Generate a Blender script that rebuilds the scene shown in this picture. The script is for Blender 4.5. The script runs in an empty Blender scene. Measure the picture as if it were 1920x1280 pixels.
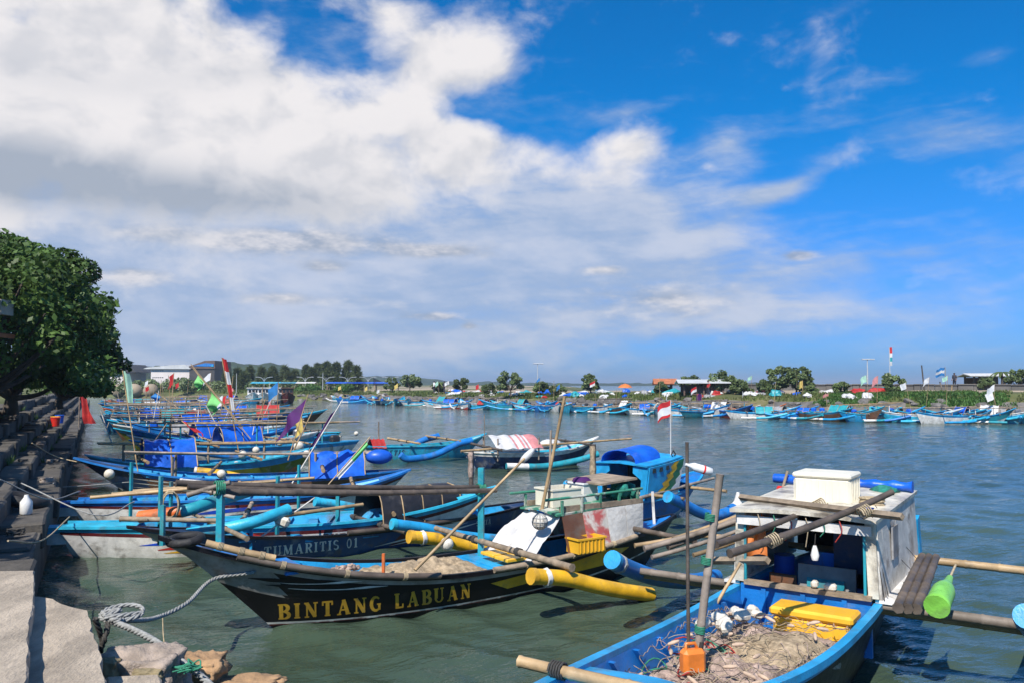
import bpy, bmesh, math, random
import numpy as np
from mathutils import Vector, Matrix, noise as mnoise
random.seed(7); np.random.seed(7)
R = math.radians
scene = bpy.context.scene
col = scene.collection

# ---------------------------------------------------------------- camera
H = 3.0                      # eye height above the water
F = 1550.0                   # focal length for a frame 1920 wide
HZ = 718.0                   # row of the horizon
PITCH = math.atan((HZ - 640) / F)
cam_data = bpy.data.cameras.new("camera")
cam_data.sensor_width = 36.0
cam_data.lens = 36.0 * F / 1920.0
cam_data.clip_start = 0.05
cam_data.clip_end = 20000
cam = bpy.data.objects.new("camera", cam_data)
col.objects.link(cam)
cam.location = (0, 0, H)
cam.rotation_euler = (math.pi / 2 + PITCH, 0, 0)
scene.camera = cam

# ---------------------------------------------------------------- light and exposure
SUN = Vector((-0.30, -0.70, 0.88)).normalized()
SUN_EL = math.asin(SUN.z)
SUN_AZ = math.atan2(SUN.x, SUN.y)
sun_data = bpy.data.lights.new("sun", 'SUN')
sun_data.energy = 5.0
sun_data.angle = R(0.53)
sun_data.color = (1.0, 0.95, 0.87)
sun = bpy.data.objects.new("sun", sun_data)
col.objects.link(sun)
sun.rotation_euler = (-SUN).to_track_quat('-Z', 'Y').to_euler()
sun.location = SUN * 60
vs = scene.view_settings
vs.view_transform = 'Standard'; vs.look = 'None'; vs.exposure = 0.33; vs.gamma = 1.0
vs.use_curve_mapping = False
scene.cycles.use_denoising = True
scene.cycles.max_bounces = 6
scene.cycles.glossy_bounces = 3
scene.cycles.transparent_max_bounces = 6
scene.cycles.caustics_reflective = False
scene.cycles.caustics_refractive = False

# ---------------------------------------------------------------- sky with clouds (world)
world = bpy.data.worlds.new("World"); scene.world = world; world.use_nodes = True
wt = world.node_tree; wt.nodes.clear()

class S:
    """a socket with arithmetic"""
    def __init__(self, sock): self.s = sock
    def __add__(a, b): return op('ADD', a, b)
    __radd__ = __add__
    def __sub__(a, b): return op('SUBTRACT', a, b)
    def __rsub__(a, b): return op('SUBTRACT', b, a)
    def __mul__(a, b): return op('MULTIPLY', a, b)
    __rmul__ = __mul__
    def __truediv__(a, b): return op('DIVIDE', a, b)
    def clamp(a):
        r = op('ADD', a, 0.0); r.s.node.use_clamp = True; return r
def op(o, *args):
    n = TREE.nodes.new('ShaderNodeMath'); n.operation = o
    for i, x in enumerate(args):
        if isinstance(x, S): TREE.links.new(x.s, n.inputs[i])
        else: n.inputs[i].default_value = x
    return S(n.outputs[0])
def vec(x, y, z):
    n = TREE.nodes.new('ShaderNodeCombineXYZ')
    for i, v in enumerate((x, y, z)):
        if isinstance(v, S): TREE.links.new(v.s, n.inputs[i])
        else: n.inputs[i].default_value = v
    return S(n.outputs[0])
def nz(v, scale, detail=6, rough=0.55, dist=0.0):
    n = TREE.nodes.new('ShaderNodeTexNoise')
    n.inputs['Scale'].default_value = scale; n.inputs['Detail'].default_value = detail
    n.inputs['Roughness'].default_value = rough; n.inputs['Distortion'].default_value = dist
    TREE.links.new(v.s, n.inputs['Vector']); return S(n.outputs[0])
def sstep(x, a, b):
    n = TREE.nodes.new('ShaderNodeMapRange'); n.interpolation_type = 'SMOOTHSTEP'
    TREE.links.new(x.s, n.inputs[0]); n.inputs[1].default_value = a; n.inputs[2].default_value = b
    return S(n.outputs[0])
def cmix(f, a, b):
    n = TREE.nodes.new('ShaderNodeMix'); n.data_type = 'RGBA'
    for k, x in ((0, f), (6, a), (7, b)):
        if isinstance(x, S): TREE.links.new(x.s, n.inputs[k])
        elif k == 0: n.inputs[0].default_value = x
        else: n.inputs[k].default_value = (*x, 1)
    return S(n.outputs[2])
TREE = wt
tc = wt.nodes.new('ShaderNodeTexCoord')
sep = wt.nodes.new('ShaderNodeSeparateXYZ'); wt.links.new(tc.outputs['Generated'], sep.inputs[0])
dx, dy, dz = (S(sep.outputs[i]) for i in range(3))
az = op('ARCTAN2', dx, dy); el = op('ARCSINE', dz)
def sky_dir(px, py):
    a = math.atan((px - 960) / F); return a, math.atan((HZ - py) / F * math.cos(a))
AE = vec(az, el, 0.0)
def blob(px, py, rx, ry, amp, tilt=0.0, p=2):
    a0, e0 = sky_dir(px, py); k = (2.0 if p == 2 else 1.55) / F
    m = TREE.nodes.new('ShaderNodeMapping'); m.vector_type = 'TEXTURE'
    m.inputs['Location'].default_value = (a0, e0, 0); m.inputs['Rotation'].default_value = (0, 0, R(tilt))
    m.inputs['Scale'].default_value = (rx * k, ry * k, 1)
    TREE.links.new(AE.s, m.inputs['Vector'])
    g = TREE.nodes.new('ShaderNodeTexGradient'); g.gradient_type = 'QUADRATIC_SPHERE' if p == 2 else 'SPHERICAL'
    TREE.links.new(m.outputs[0], g.inputs[0])
    return (S(g.outputs['Fac']), amp if p == 2 else amp * 1.25)
def total(l):
    r = l[0][0] * l[0][1]
    for x, m in l[1:]: r = op('MULTIPLY_ADD', x, m, r)
    return r
sky = wt.nodes.new('ShaderNodeTexSky'); sky.sky_type = 'NISHITA'; sky.sun_disc = False
sky.sun_elevation = SUN_EL; sky.sun_rotation = SUN_AZ
sky.altitude = 0; sky.air_density = 1.0; sky.dust_density = 0.6; sky.ozone_density = 2.2
tint = wt.nodes.new('ShaderNodeMix'); tint.data_type = 'RGBA'; tint.blend_type = 'MULTIPLY'; tint.inputs[0].default_value = 1
wt.links.new(sky.outputs[0], tint.inputs[6]); 
wt.links.new(cmix(sstep(el, 0.0, 0.34), (0.26, 0.62, 1.45), (0.015, 0.74, 1.36)).s, tint.inputs[7])
blue = S(tint.outputs[2])
# high thin veil, stretched along the horizon
wv = nz(vec(az * 2.0, el * 5.0, 3.1), 1.4, 3)
n1 = nz(vec(az * 2.2 + wv * 0.5, el * 13.0 + wv * 1.3 - az * 0.8, 1.7), 1.6, 5, 0.58)
n2 = nz(vec(az * 5.0, el * 11.0 + az * 1.2, 8.2), 2.6, 6, 0.62)
veil_cov = total([blob(620, 520, 640, 260, 0.66, p=3), blob(120, 520, 500, 330, 0.40), blob(1150, 410, 230, 95, 0.36, p=3),
                  blob(1250, 560, 420, 85, 0.26), blob(1700, 475, 430, 40, 0.36, 3), blob(1650, 600, 520, 110, 0.34),
                  blob(1780, 245, 210, 66, 0.52, -12), blob(1880, 92, 60, 22, 0.30), blob(1490, 345, 130, 22, 0.48, 24),
                  blob(1430, 360, 80, 18, 0.40), blob(1180, 205, 100, 20, 0.40, 8), blob(1370, 265, 70, 40, 0.45),
                  blob(700, 60, 260, 90, 0.22)])
veil = sstep(veil_cov * 1.15 + (n1 - 0.5) * 0.95 + (n2 - 0.5) * 0.55, 0.10, 0.80)
hor = sstep(el, 0.16, -0.01)
veil_col = cmix(sstep(n1 * 0.55 + n2 * 0.45, 0.40, 0.66), (3.5, 4.5, 6.3), (5.8, 6.2, 7.2))
c1 = cmix(veil * 0.90, blue, veil_col)
# small flat cumulus low over the coast
n3 = nz(vec(az * 6.0, el * 15.0, 5.5), 1.5, 7, 0.6)
low_cov = total([blob(560, 450, 170, 26, 0.5), blob(820, 470, 90, 16, 0.5), blob(600, 500, 60, 16, 0.5), blob(250, 515, 90, 26, 0.55),
                 blob(540, 560, 150, 22, 0.5), blob(820, 594, 60, 12, 0.5), blob(1240, 560, 250, 55, 0.42), blob(1500, 478, 36, 12, 0.6),
                 blob(1130, 505, 60, 12, 0.45), blob(300, 440, 200, 30, 0.3), blob(880, 612, 20, 9, 0.5)])
low = sstep(low_cov * 1.25 + (n3 - 0.5) * 1.1, 0.18, 0.52)
n3b = nz(vec(az * 6.0, el * 15.0 + 0.16, 5.5), 1.5, 5, 0.6)
low_col = cmix(sstep(n3 - n3b, -0.10, 0.16), (3.1, 3.7, 4.8), (7.8, 7.5, 7.6))
c2 = cmix(low * 0.8, c1, low_col)
# the big cumulus bank
warp = nz(vec(az * 3.0, el * 3.6, 0.3), 1.5, 3)
ca = az * 3.0 + warp * 0.30; ce = el * 4.3 + warp * 0.22
m1 = nz(vec(ca, ce, 0.0), 2.7, 8, 0.57)
m2 = nz(vec(ca - 0.06, ce + 0.11, 0.0), 2.7, 4, 0.52)
cum_cov = total([blob(250, 185, 500, 180, 0.80, p=3), blob(850, 95, 150, 95, 0.80, 25), blob(560, 335, 330, 60, 0.50, p=3),
                 blob(890, 262, 90, 36, 0.62), blob(1020, 285, 62, 44, 0.62), blob(1185, 275, 90, 46, 0.85), blob(1335, 308, 48, 22, 0.60), blob(760, 215, 120, 40, 0.30),
                 blob(880, 310, 120, 40, 0.25), blob(1080, 325, 190, 22, 0.25), blob(720, 10, 60, 30, 0.35), blob(930, 120, 60, 40, 0.30),
                 blob(-500, 200, 480, 260, 0.7), blob(-200, -350, 800, 240, 0.5),
                 blob(600, 60, 100, 44, -0.7), blob(1000, 195, 160, 34, -0.55), blob(1090, 240, 26, 30, -0.25), blob(440, 5, 50, 22, -0.45), blob(880, 205, 60, 20, -0.40), blob(10, 20, 34, 26, -0.4)])
cum = sstep(cum_cov + (m1 - 0.5) * 1.75, 0.12, 0.74)
under = total([blob(330, 362, 480, 62, 1.0, -2), blob(-20, 330, 330, 66, 0.6, -3), blob(430, 128, 260, 30, 0.42, 12), blob(60, 130, 200, 40, 0.35),
               blob(760, 250, 160, 40, 0.16), blob(950, 335, 260, 22, 0.30)])
lit = sstep(m1 - m2 + 0.02, -0.13, 0.10)
shade = (sstep(under + (m1 - 0.5) * 0.5, 0.0, 1.15) * 0.95 + (1.0 - lit) * 0.40).clamp()
cum_col = cmix(shade, (8.3, 8.05, 8.15), (3.7, 4.2, 5.1))
c3 = cmix(cum, c2, cum_col)
# the rest of the sky, out of frame, goes on as broken cumulus under blue
fr = sstep(op('ABSOLUTE', az), 0.72, 1.1)
m4 = nz(vec(dx * 2.0, dy * 2.0, dz * 3.0), 1.6, 5)
c4 = cmix(sstep(m4, 0.50, 0.66) * fr * 0.75, c3, (6.3, 6.4, 6.9))
bg = wt.nodes.new('ShaderNodeBackground'); bg.inputs[1].default_value = 0.085
wt.links.new(c4.s, bg.inputs[0])
wo = wt.nodes.new('ShaderNodeOutputWorld'); wt.links.new(bg.outputs[0], wo.inputs[0])
world.cycles.sampling_method = 'MANUAL'; world.cycles.sample_map_resolution = 512

# ---------------------------------------------------------------- picture rows and columns to places
CA, SA = math.cos(PITCH), math.sin(PITCH)
def ray(px, py):
    X = (px - 960) / F; Y = (640 - py) / F
    return Vector((X, CA - Y * SA, SA + Y * CA))
def P(px, py, z=0.0):
    d = ray(px, py); return Vector((0, 0, H)) + d * ((z - H) / d.z)
def Q(px, py, depth):
    d = ray(px, py); return Vector((0, 0, H)) + d * (depth / d.y)
def project(p):
    v = Vector(p) - Vector((0, 0, H)); f = v.y * CA + v.z * SA; u = -v.y * SA + v.z * CA
    return 960 + F * v.x / f, 640 - F * u / f

# ================================================================ helpers
def mesh_obj(name, verts, faces, mats, parent=None, midx=None, smooth=None, loc=None):
    me = bpy.data.meshes.new(name)
    me.from_pydata([tuple(v) for v in verts], [], faces)
    for m in (mats if isinstance(mats, (list, tuple)) else [mats]): me.materials.append(M[m] if isinstance(m, str) else m)
    if midx is not None: me.polygons.foreach_set('material_index', np.array(midx, dtype=np.int32))
    if smooth is not None: me.polygons.foreach_set('use_smooth', np.array(smooth, dtype=bool) if hasattr(smooth, '__len__') else np.full(len(faces), smooth))
    me.update()
    o = bpy.data.objects.new(name, me); col.objects.link(o)
    if parent is not None: o.parent = parent
    if loc is not None: o.location = loc
    return o
def tag(o, label=None, cat=None, group=None, kind=None):
    if label: o['label'] = label
    if cat: o['category'] = cat
    if group: o['group'] = group
    if kind: o['kind'] = kind
    return o
def empty(name, loc=(0, 0, 0), rz=0.0, label=None, cat=None, group=None, parent=None):
    o = bpy.data.objects.new(name, None); col.objects.link(o)
    o.location = loc; o.rotation_euler = (0, 0, rz); o.empty_display_size = 0.2
    if parent is not None: o.parent = parent
    return tag(o, label, cat, group)
def copy_tree(o, parent=None):
    c = o.copy(); col.objects.link(c); c.parent = parent
    for ch in o.children: copy_tree(ch, c)
    return c
def frame(d):
    d = Vector(d).normalized()
    a = Vector((0, 0, 1)) if abs(d.z) < 0.9 else Vector((1, 0, 0))
    u = d.cross(a).normalized(); return u, u.cross(d).normalized()
class MB:
    def __init__(s): s.v = []; s.f = []; s.m = []; s.s = []
    def add(s, verts, faces, mi=0, sm=False):
        o = len(s.v); s.v += [tuple(v) for v in verts]
        s.f += [tuple(i + o for i in f) for f in faces]; s.m += [mi] * len(faces); s.s += [sm] * len(faces); return s
    def box(s, c, size, rz=0.0, rot=None, mi=0, taper=1.0):
        x, y, z = (q / 2 for q in size); m = rot if rot is not None else Matrix.Rotation(rz, 3, 'Z'); c = Vector(c); vs_ = []
        for sz in (-1, 1):
            k = taper if sz > 0 else 1.0
            for sx, sy in ((-1, -1), (1, -1), (1, 1), (-1, 1)): vs_.append(c + m @ Vector((sx * x * k, sy * y * k, sz * z)))
        return s.add(vs_, [(3, 2, 1, 0), (4, 5, 6, 7), (0, 1, 5, 4), (1, 2, 6, 5), (2, 3, 7, 6), (3, 0, 4, 7)], mi)
    def rbox(s, c, size, b=0.02, rz=0.0, rot=None, mi=0):
        """box with chamfered edges"""
        x, y, z = (q / 2 for q in size); m = rot if rot is not None else Matrix.Rotation(rz, 3, 'Z'); c = Vector(c)
        def ring(k, zz): return [c + m @ Vector(p) for p in ((-x + k, -y, zz), (x - k, -y, zz), (x, -y + k, zz), (x, y - k, zz), (x - k, y, zz), (-x + k, y, zz), (-x, y - k, zz), (-x, -y + k, zz))]
        def inner(zz): return [c + m @ Vector(p) for p in ((-x + b, -y + b, zz), (x - b, -y + b, zz), (x - b, -y + b, zz), (x - b, y - b, zz), (x - b, y - b, zz), (-x + b, y - b, zz), (-x + b, y - b, zz), (-x + b, -y + b, zz))]
        rs = [inner(-z), ring(b, -z + b), ring(b, z - b), inner(z)]
        return s.loft(rs, mi=mi, close=True, caps=True)
    def loft(s, rings, mi=0, close=True, caps=False, sm=False):
        n = len(rings[0]); vs_ = [p for r in rings for p in r]; fs = []
        for i in range(len(rings) - 1):
            for j in range(n if close else n - 1):
                k = (j + 1) % n; fs.append((i * n + j, i * n + k, (i + 1) * n + k, (i + 1) * n + j))
        s.add(vs_, fs, mi, sm)
        if caps:
            s.add(rings[0], [tuple(range(n - 1, -1, -1))], mi); s.add(rings[-1], [tuple(range(n))], mi)
        return s
    def tube(s, pts, r, n=8, mi=0, caps=True, sm=True):
        pts = [Vector(p) for p in pts]; rings = []; u0 = None
        rs = r if hasattr(r, '__len__') else [r] * len(pts)
        for i, p in enumerate(pts):
            d = pts[min(i + 1, len(pts) - 1)] - pts[max(i - 1, 0)]
            if d.length < 1e-7: d = Vector((0, 0, 1))
            if u0 is None: u, w = frame(d)
            else:
                u = u0 - d.normalized() * u0.dot(d.normalized())
                u = u.normalized() if u.length > 1e-6 else frame(d)[0]; w = u.cross(d.normalized())
            u0 = u
            rings.append([p + (u * math.cos(a) + w * math.sin(a)) * rs[i] for a in (2 * math.pi * k / n for k in range(n))])
        return s.loft(rings, mi, True, caps, sm)
    def bamboo(s, a, b, r=0.035, sag=0.0, n=7, mi=0, r2=None, rnd=random):
        a, b = Vector(a), Vector(b); L = (b - a).length; k = max(2, int(L / 0.33)); r2 = r2 if r2 else r * 0.8
        side = frame(b - a)[0] * rnd.uniform(-1, 1) * 0.004 * L
        def at(q): return a.lerp(b, q) + Vector((0, 0, -sag * 4 * q * (1 - q))) + side * 4 * q * (1 - q)
        pts = []; rs = []
        for i in range(k + 1):
            q = i / k; rr = r + (r2 - r) * q; e = 0.018 / L
            for o, m in ((-e, 1.0), (0, 1.13), (e, 0.98)):
                if 0 <= q + o <= 1: pts.append(at(q + o)); rs.append(rr * m)
        return s.tube(pts, rs, n, mi)
    def grid(s, rows, mi=0, sm=True, thick=0.0):
        n = len(rows[0]); rows = [[Vector(p) for p in r] for r in rows]
        s.loft(rows, mi, False, False, sm)
        if thick:
            m = len(rows); off = []
            for i in range(m):
                q = []
                for j in range(n):
                    a = rows[min(i + 1, m - 1)][j] - rows[max(i - 1, 0)][j]; b = rows[i][min(j + 1, n - 1)] - rows[i][max(j - 1, 0)]
                    nn = a.cross(b); nn = nn.normalized() if nn.length > 1e-9 else Vector((0, 0, 1)); q.append(rows[i][j] - nn * thick)
                off.append(q)
            s.loft([r[::-1] for r in off], mi, False, False, sm)
            edge = [(0, j) for j in range(n)] + [(i, n - 1) for i in range(1, m)] + [(m - 1, j) for j in range(n - 2, -1, -1)] + [(i, 0) for i in range(m - 2, 0, -1)]
            s.loft([[rows[i][j] for i, j in edge], [off[i][j] for i, j in edge]], mi, True, False, False)
        return s
    def ball(s, c, r, n=10, mi=0, sq=(1, 1, 1), jit=0.0, rnd=random):
        c = Vector(c); m = max(4, n * 2 // 3); rings = []
        for i in range(1, m):
            th = math.pi * i / m
            rings.append([c + Vector((math.sin(th) * math.cos(p) * sq[0], math.sin(th) * math.sin(p) * sq[1], math.cos(th) * sq[2])) * r * (1 + rnd.uniform(-jit, jit)) for p in (2 * math.pi * k / n for k in range(n))])
        s.loft(rings, mi, True, False, True)
        top = c + Vector((0, 0, r * sq[2])); bot = c - Vector((0, 0, r * sq[2]))
        s.add([top] + rings[0], [(0, k + 1, (k + 1) % n + 1) for k in range(n)][::-1] and [(0, k + 1, (k + 1) % n + 1) for k in range(n)], mi, True)
        s.add([bot] + rings[-1], [(0, (k + 1) % n + 1, k + 1) for k in range(n)], mi, True); return s
    def torus(s, c, R_, r, ax=(0, 0, 1), n=20, m=8, mi=0, sq=1.0):
        c = Vector(c); u, w = frame(ax); pts = [c + u * math.cos(a) * R_ + w * math.sin(a) * R_ * sq for a in (2 * math.pi * k / n for k in range(n))]
        ax = Vector(ax).normalized(); rings = []
        for p in pts:
            o = (p - c).normalized(); rings.append([p + (o * math.cos(b) + ax * math.sin(b)) * r for b in (2 * math.pi * k / m for k in range(m))])
        rings.append(rings[0]); return s.loft(rings, mi, True, False, True)
    def coil(s, c, ax, r, w=0.06, turns=4, rr=0.006, mi=0):
        """a rope lashing wound round a pole"""
        c = Vector(c); ax = Vector(ax).normalized(); u, v = frame(ax); N = turns * 8
        return s.tube([c + ax * (w * (i / N - 0.5)) + (u * math.cos(i * math.pi / 4) + v * math.sin(i * math.pi / 4)) * r for i in range(N + 1)], rr, 5, mi)
    def build(s, name, mats, parent=None, loc=None):
        return mesh_obj(name, s.v, s.f, mats, parent, s.m, s.s, loc)
def curve_pts(pts, n=24):
    """smooth polyline through points (Catmull-Rom)"""
    pts = [Vector(p) for p in pts]; pts = [pts[0] * 2 - pts[1]] + pts + [pts[-1] * 2 - pts[-2]]; out = []
    seg = len(pts) - 3
    for i in range(seg):
        a, b, c, d = pts[i:i + 4]; k = max(2, n // seg)
        for j in range(k):
            t = j / k; out.append(0.5 * ((2 * b) + (c - a) * t + (2 * a - 5 * b + 4 * c - d) * t * t + (3 * b - a - 3 * c + d) * t ** 3))
    out.append(pts[-2]); return out
def sagline(a, b, sag, n=20):
    a, b = Vector(a), Vector(b); return [a.lerp(b, i / n) - Vector((0, 0, sag * 4 * (i / n) * (1 - i / n))) for i in range(n + 1)]
def twisted(mb, pts, r=0.014, mi=0, strands=3, pitch=0.16):
    """laid rope: strands wound round a path"""
    pts = [Vector(p) for p in pts]; d = 0.0; dist = [0.0]
    for i in range(1, len(pts)): d += (pts[i] - pts[i - 1]).length; dist.append(d)
    N = max(8, int(d / 0.022)); res = []
    k = 0
    for i in range(N + 1):
        q = d * i / N
        while k < len(pts) - 2 and dist[k + 1] < q: k += 1
        t = (q - dist[k]) / max(1e-6, dist[k + 1] - dist[k]); res.append((pts[k].lerp(pts[k + 1], t), pts[k + 1] - pts[k], q))
    for st in range(strands):
        path = []
        for p, dd, q in res:
            u, w = frame(dd); a = 2 * math.pi * (q / pitch + st / strands); path.append(p + (u * math.cos(a) + w * math.sin(a)) * r * 0.62)
        mb.tube(path, r * 0.62, 5, mi)
    return mb

# ================================================================ materials
M = {}
def mat(name, c, rough=0.55, var=0.22, scale=5.0, bump=0.15, bscale=40.0, grime=0.0, gcol=(0.10, 0.075, 0.05), gscale=3.0,
        metal=0.0, spec=0.5, stretch=(1, 1, 1), c2=None, c2at=(0.45, 0.62), world_space=False, trans=0.0, rnd=0.0):
    global TREE
    m = bpy.data.materials.new(name); m.use_nodes = True; TREE = t = m.node_tree
    bs = t.nodes['Principled BSDF']; out = t.nodes['Material Output']
    tc = t.nodes.new('ShaderNodeTexCoord'); src = tc.outputs['Object']
    if world_space:
        g = t.nodes.new('ShaderNodeNewGeometry'); src = g.outputs['Position']
    mp = t.nodes.new('ShaderNodeMapping'); mp.inputs['Scale'].default_value = stretch; t.links.new(src, mp.inputs[0]); v = S(mp.outputs[0])
    n = nz(v, scale, 6, 0.6)
    dark = tuple(x * (1 - var) for x in c); light = tuple(min(1, x * (1 + var * 0.6)) for x in c)
    colr = cmix(sstep(n, 0.32, 0.68), dark, light)
    if c2 is not None:
        colr = cmix(sstep(nz(v, scale * 0.7, 8, 0.62, 0.4), *c2at), colr, c2)
    if grime:
        gn = nz(v, gscale, 9, 0.66, 0.3); colr = cmix(sstep(gn, 0.60 - grime * 0.3, 0.82 - grime * 0.25) * min(1, 0.45 + grime), colr, gcol)
    if rnd:
        oi = t.nodes.new('ShaderNodeObjectInfo'); hs = t.nodes.new('ShaderNodeHueSaturation')
        t.links.new((S(oi.outputs['Random']) * rnd + (1 - rnd * 0.5)).s, hs.inputs['Value']); t.links.new(colr.s, hs.inputs['Color']); colr = S(hs.outputs[0])
    t.links.new(colr.s, bs.inputs['Base Color'])
    r_ = (nz(v, scale * 2, 4) * 0.3 + (rough - 0.15)).clamp(); t.links.new(r_.s, bs.inputs['Roughness'])
    bs.inputs['Metallic'].default_value = metal; bs.inputs['Specular IOR Level'].default_value = spec
    if bump:
        b = t.nodes.new('ShaderNodeBump'); b.inputs['Strength'].default_value = bump; b.inputs['Distance'].default_value = 0.02
        t.links.new(nz(v, bscale, 6, 0.6).s, b.inputs['Height']); t.links.new(b.outputs[0], bs.inputs['Normal'])
    if trans:
        tr = t.nodes.new('ShaderNodeBsdfTranslucent'); t.links.new(colr.s, tr.inputs[0]); ms = t.nodes.new('ShaderNodeMixShader'); ms.inputs[0].default_value = trans
        t.links.new(bs.outputs[0], ms.inputs[1]); t.links.new(tr.outputs[0], ms.inputs[2]); t.links.new(ms.outputs[0], out.inputs[0])
    M[name] = m; return m
def paint(name, c, grime=0.25, rough=0.42, **k):
    pale = tuple(x * .55 + .16 for x in c) if max(c) < .5 else tuple(x * .8 + .08 for x in c)
    return mat(name, c, rough, 0.26, 3.0, 0.25, 38.0, grime + .10, (0.13, 0.105, 0.08), 2.6, c2=pale, c2at=(0.56, 0.70), **k)
# boat paint
mat('black_paint', (0.007, 0.006, 0.008), 0.45, 0.3, 4, 0.2, 40, 0.12, (0.05, 0.04, 0.035), 3, spec=0.3); paint('navy_paint', (0.012, 0.035, 0.10), 0.18)
paint('marine_paint', (0.010, 0.065, 0.19), 0.15); paint('blue_paint', (0.010, 0.17, 0.52), 0.22); paint('sky_paint', (0.02, 0.32, 0.62), 0.24); paint('cyan_paint', (0.03, 0.42, 0.62), 0.26)
paint('teal_paint', (0.02, 0.29, 0.36), 0.28); paint('white_paint', (0.74, 0.71, 0.67), 0.22); paint('grey_paint', (0.33, 0.31, 0.29), 0.3)
paint('maroon_paint', (0.11, 0.012, 0.015), 0.2); paint('red_paint', (0.52, 0.03, 0.02), 0.2); paint('orange_paint', (0.62, 0.14, 0.03), 0.25)
paint('olive_paint', (0.17, 0.20, 0.02), 0.25); paint('green_paint', (0.02, 0.18, 0.08), 0.25); paint('gold_paint', (0.62, 0.34, 0.03), 0.12)
paint('yellow_paint', (0.78, 0.43, 0.02), 0.2); paint('silver_paint', (0.72, 0.72, 0.71), 0.05); paint('brown_paint', (0.16, 0.07, 0.035), 0.3)
paint('cream_paint', (0.68, 0.62, 0.50), 0.42); paint('lime_paint', (0.25, 0.62, 0.08), 0.2); paint('cobalt_paint', (0.01, 0.07, 0.55), 0.2)
mat('worn_white', (0.66, 0.63, 0.58), 0.6, 0.25, 3, 0.3, 30, 0.45, (0.22, 0.17, 0.13))
mat('peeling_red', (0.62, 0.57, 0.50), 0.6, 0.2, 3, 0.25, 25, 0.3, (0.25, 0.18, 0.13), c2=(0.45, 0.09, 0.08), c2at=(0.46, 0.58))
mat('peeling_green', (0.52, 0.52, 0.45), 0.6, 0.2, 3, 0.25, 25, 0.35, (0.20, 0.15, 0.10), c2=(0.04, 0.22, 0.14), c2at=(0.42, 0.52))
# wood, rope, cloth
mat('bamboo_tan', (0.40, 0.27, 0.14), 0.5, 0.35, 3, 0.2, 60, 0.3, (0.12, 0.09, 0.06), 4, stretch=(1, 1, 1), rnd=0.5)
mat('bamboo_grey', (0.27, 0.215, 0.17), 0.6, 0.35, 3, 0.2, 60, 0.35, (0.09, 0.07, 0.05), 4, rnd=0.5)
mat('bamboo_dark', (0.105, 0.08, 0.062), 0.55, 0.4, 3, 0.25, 60, 0.2, (0.25, 0.20, 0.15), 5, rnd=0.4)
mat('driftwood', (0.30, 0.23, 0.16), 0.75, 0.35, 6, 0.4, 30, 0.35, rnd=0.3)
mat('rope_grey', (0.30, 0.30, 0.29), 0.8, 0.3, 30, 0.3, 120); mat('rope_tan', (0.42, 0.33, 0.21), 0.85, 0.3, 30, 0.3, 120)
mat('rope_green', (0.03, 0.22, 0.13), 0.7, 0.3, 30, 0.3, 120); mat('rope_dark', (0.05, 0.045, 0.04), 0.8, 0.3, 30, 0.3, 120); mat('rope_red', (0.42, 0.04, 0.03), 0.7, 0.3, 30)
mat('rubber', (0.018, 0.017, 0.018), 0.7, 0.4, 8, 0.3, 40, 0.25, (0.09, 0.08, 0.07))
mat('tarp_blue', (0.010, 0.125, 0.66), 0.38, 0.3, 2.5, 0.6, 7, 0.10, (0.25, 0.3, 0.4), trans=0.12)
mat('tarp_black', (0.018, 0.017, 0.02), 0.5, 0.4, 4, 0.4, 12, 0.2, (0.12, 0.11, 0.10)); mat('tarp_grey', (0.30, 0.29, 0.29), 0.6, 0.25, 4, 0.4, 10, 0.3)
mat('tarp_white', (0.70, 0.68, 0.66), 0.6, 0.15, 4, 0.4, 10, 0.15, trans=0.15); mat('tarp_orange', (0.75, 0.22, 0.05), 0.55, 0.2, 4, 0.4, 10, trans=0.2)
mat('tarp_red', (0.50, 0.03, 0.025), 0.6, 0.25, 4, 0.4, 10, 0.15, trans=0.15); mat('tarp_teal', (0.02, 0.30, 0.34), 0.5, 0.2, 4, 0.3, 10, 0.1)
mat('flag_purple', (0.085, 0.012, 0.13), 0.75, 0.3, 4, 0.2, 30, trans=0.25); mat('flag_green', (0.25, 0.70, 0.22), 0.75, 0.15, 4, 0.2, 30, trans=0.3)
mat('flag_mint', (0.45, 0.72, 0.55), 0.75, 0.15, 4, 0.2, 30, trans=0.3); mat('flag_red', (0.62, 0.025, 0.03), 0.75, 0.2, 4, 0.2, 30, trans=0.25)
mat('flag_white', (0.78, 0.76, 0.74), 0.75, 0.1, 4, 0.2, 30, 0.1, trans=0.25); mat('flag_pink', (0.72, 0.28, 0.28), 0.75, 0.2, 4, 0.2, 30, trans=0.25)
mat('flag_blue', (0.03, 0.22, 0.55), 0.75, 0.2, 4, 0.2, 30, trans=0.25); mat('flag_yellow', (0.75, 0.55, 0.15), 0.75, 0.2, 4, 0.2, 30, trans=0.25)
mat('net_tan', (0.46, 0.35, 0.23), 0.95, 0.4, 14, 1.0, 70, 0.2, (0.16, 0.12, 0.08), 8, spec=0.1); mat('net_pink', (0.47, 0.35, 0.29), 0.95, 0.45, 12, 1.0, 60, 0.35, (0.15, 0.11, 0.09), 7, spec=0.1)
mat('net_green', (0.02, 0.22, 0.17), 0.9, 0.4, 14, 1.0, 70); mat('foam', (0.68, 0.63, 0.54), 0.8, 0.2, 8, 0.5, 60, 0.4, (0.35, 0.28, 0.2), 4)
mat('cork_float', (0.58, 0.42, 0.30), 0.8, 0.25, 8, 0.3, 60, 0.2)
mat('plastic_yellow', (0.80, 0.44, 0.03), 0.4, 0.12, 3, 0.05, 40, 0.16, (0.4, 0.22, 0.06)); mat('plastic_orange', (0.72, 0.20, 0.03), 0.4, 0.2, 5, 0.1, 30, 0.25)
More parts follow.
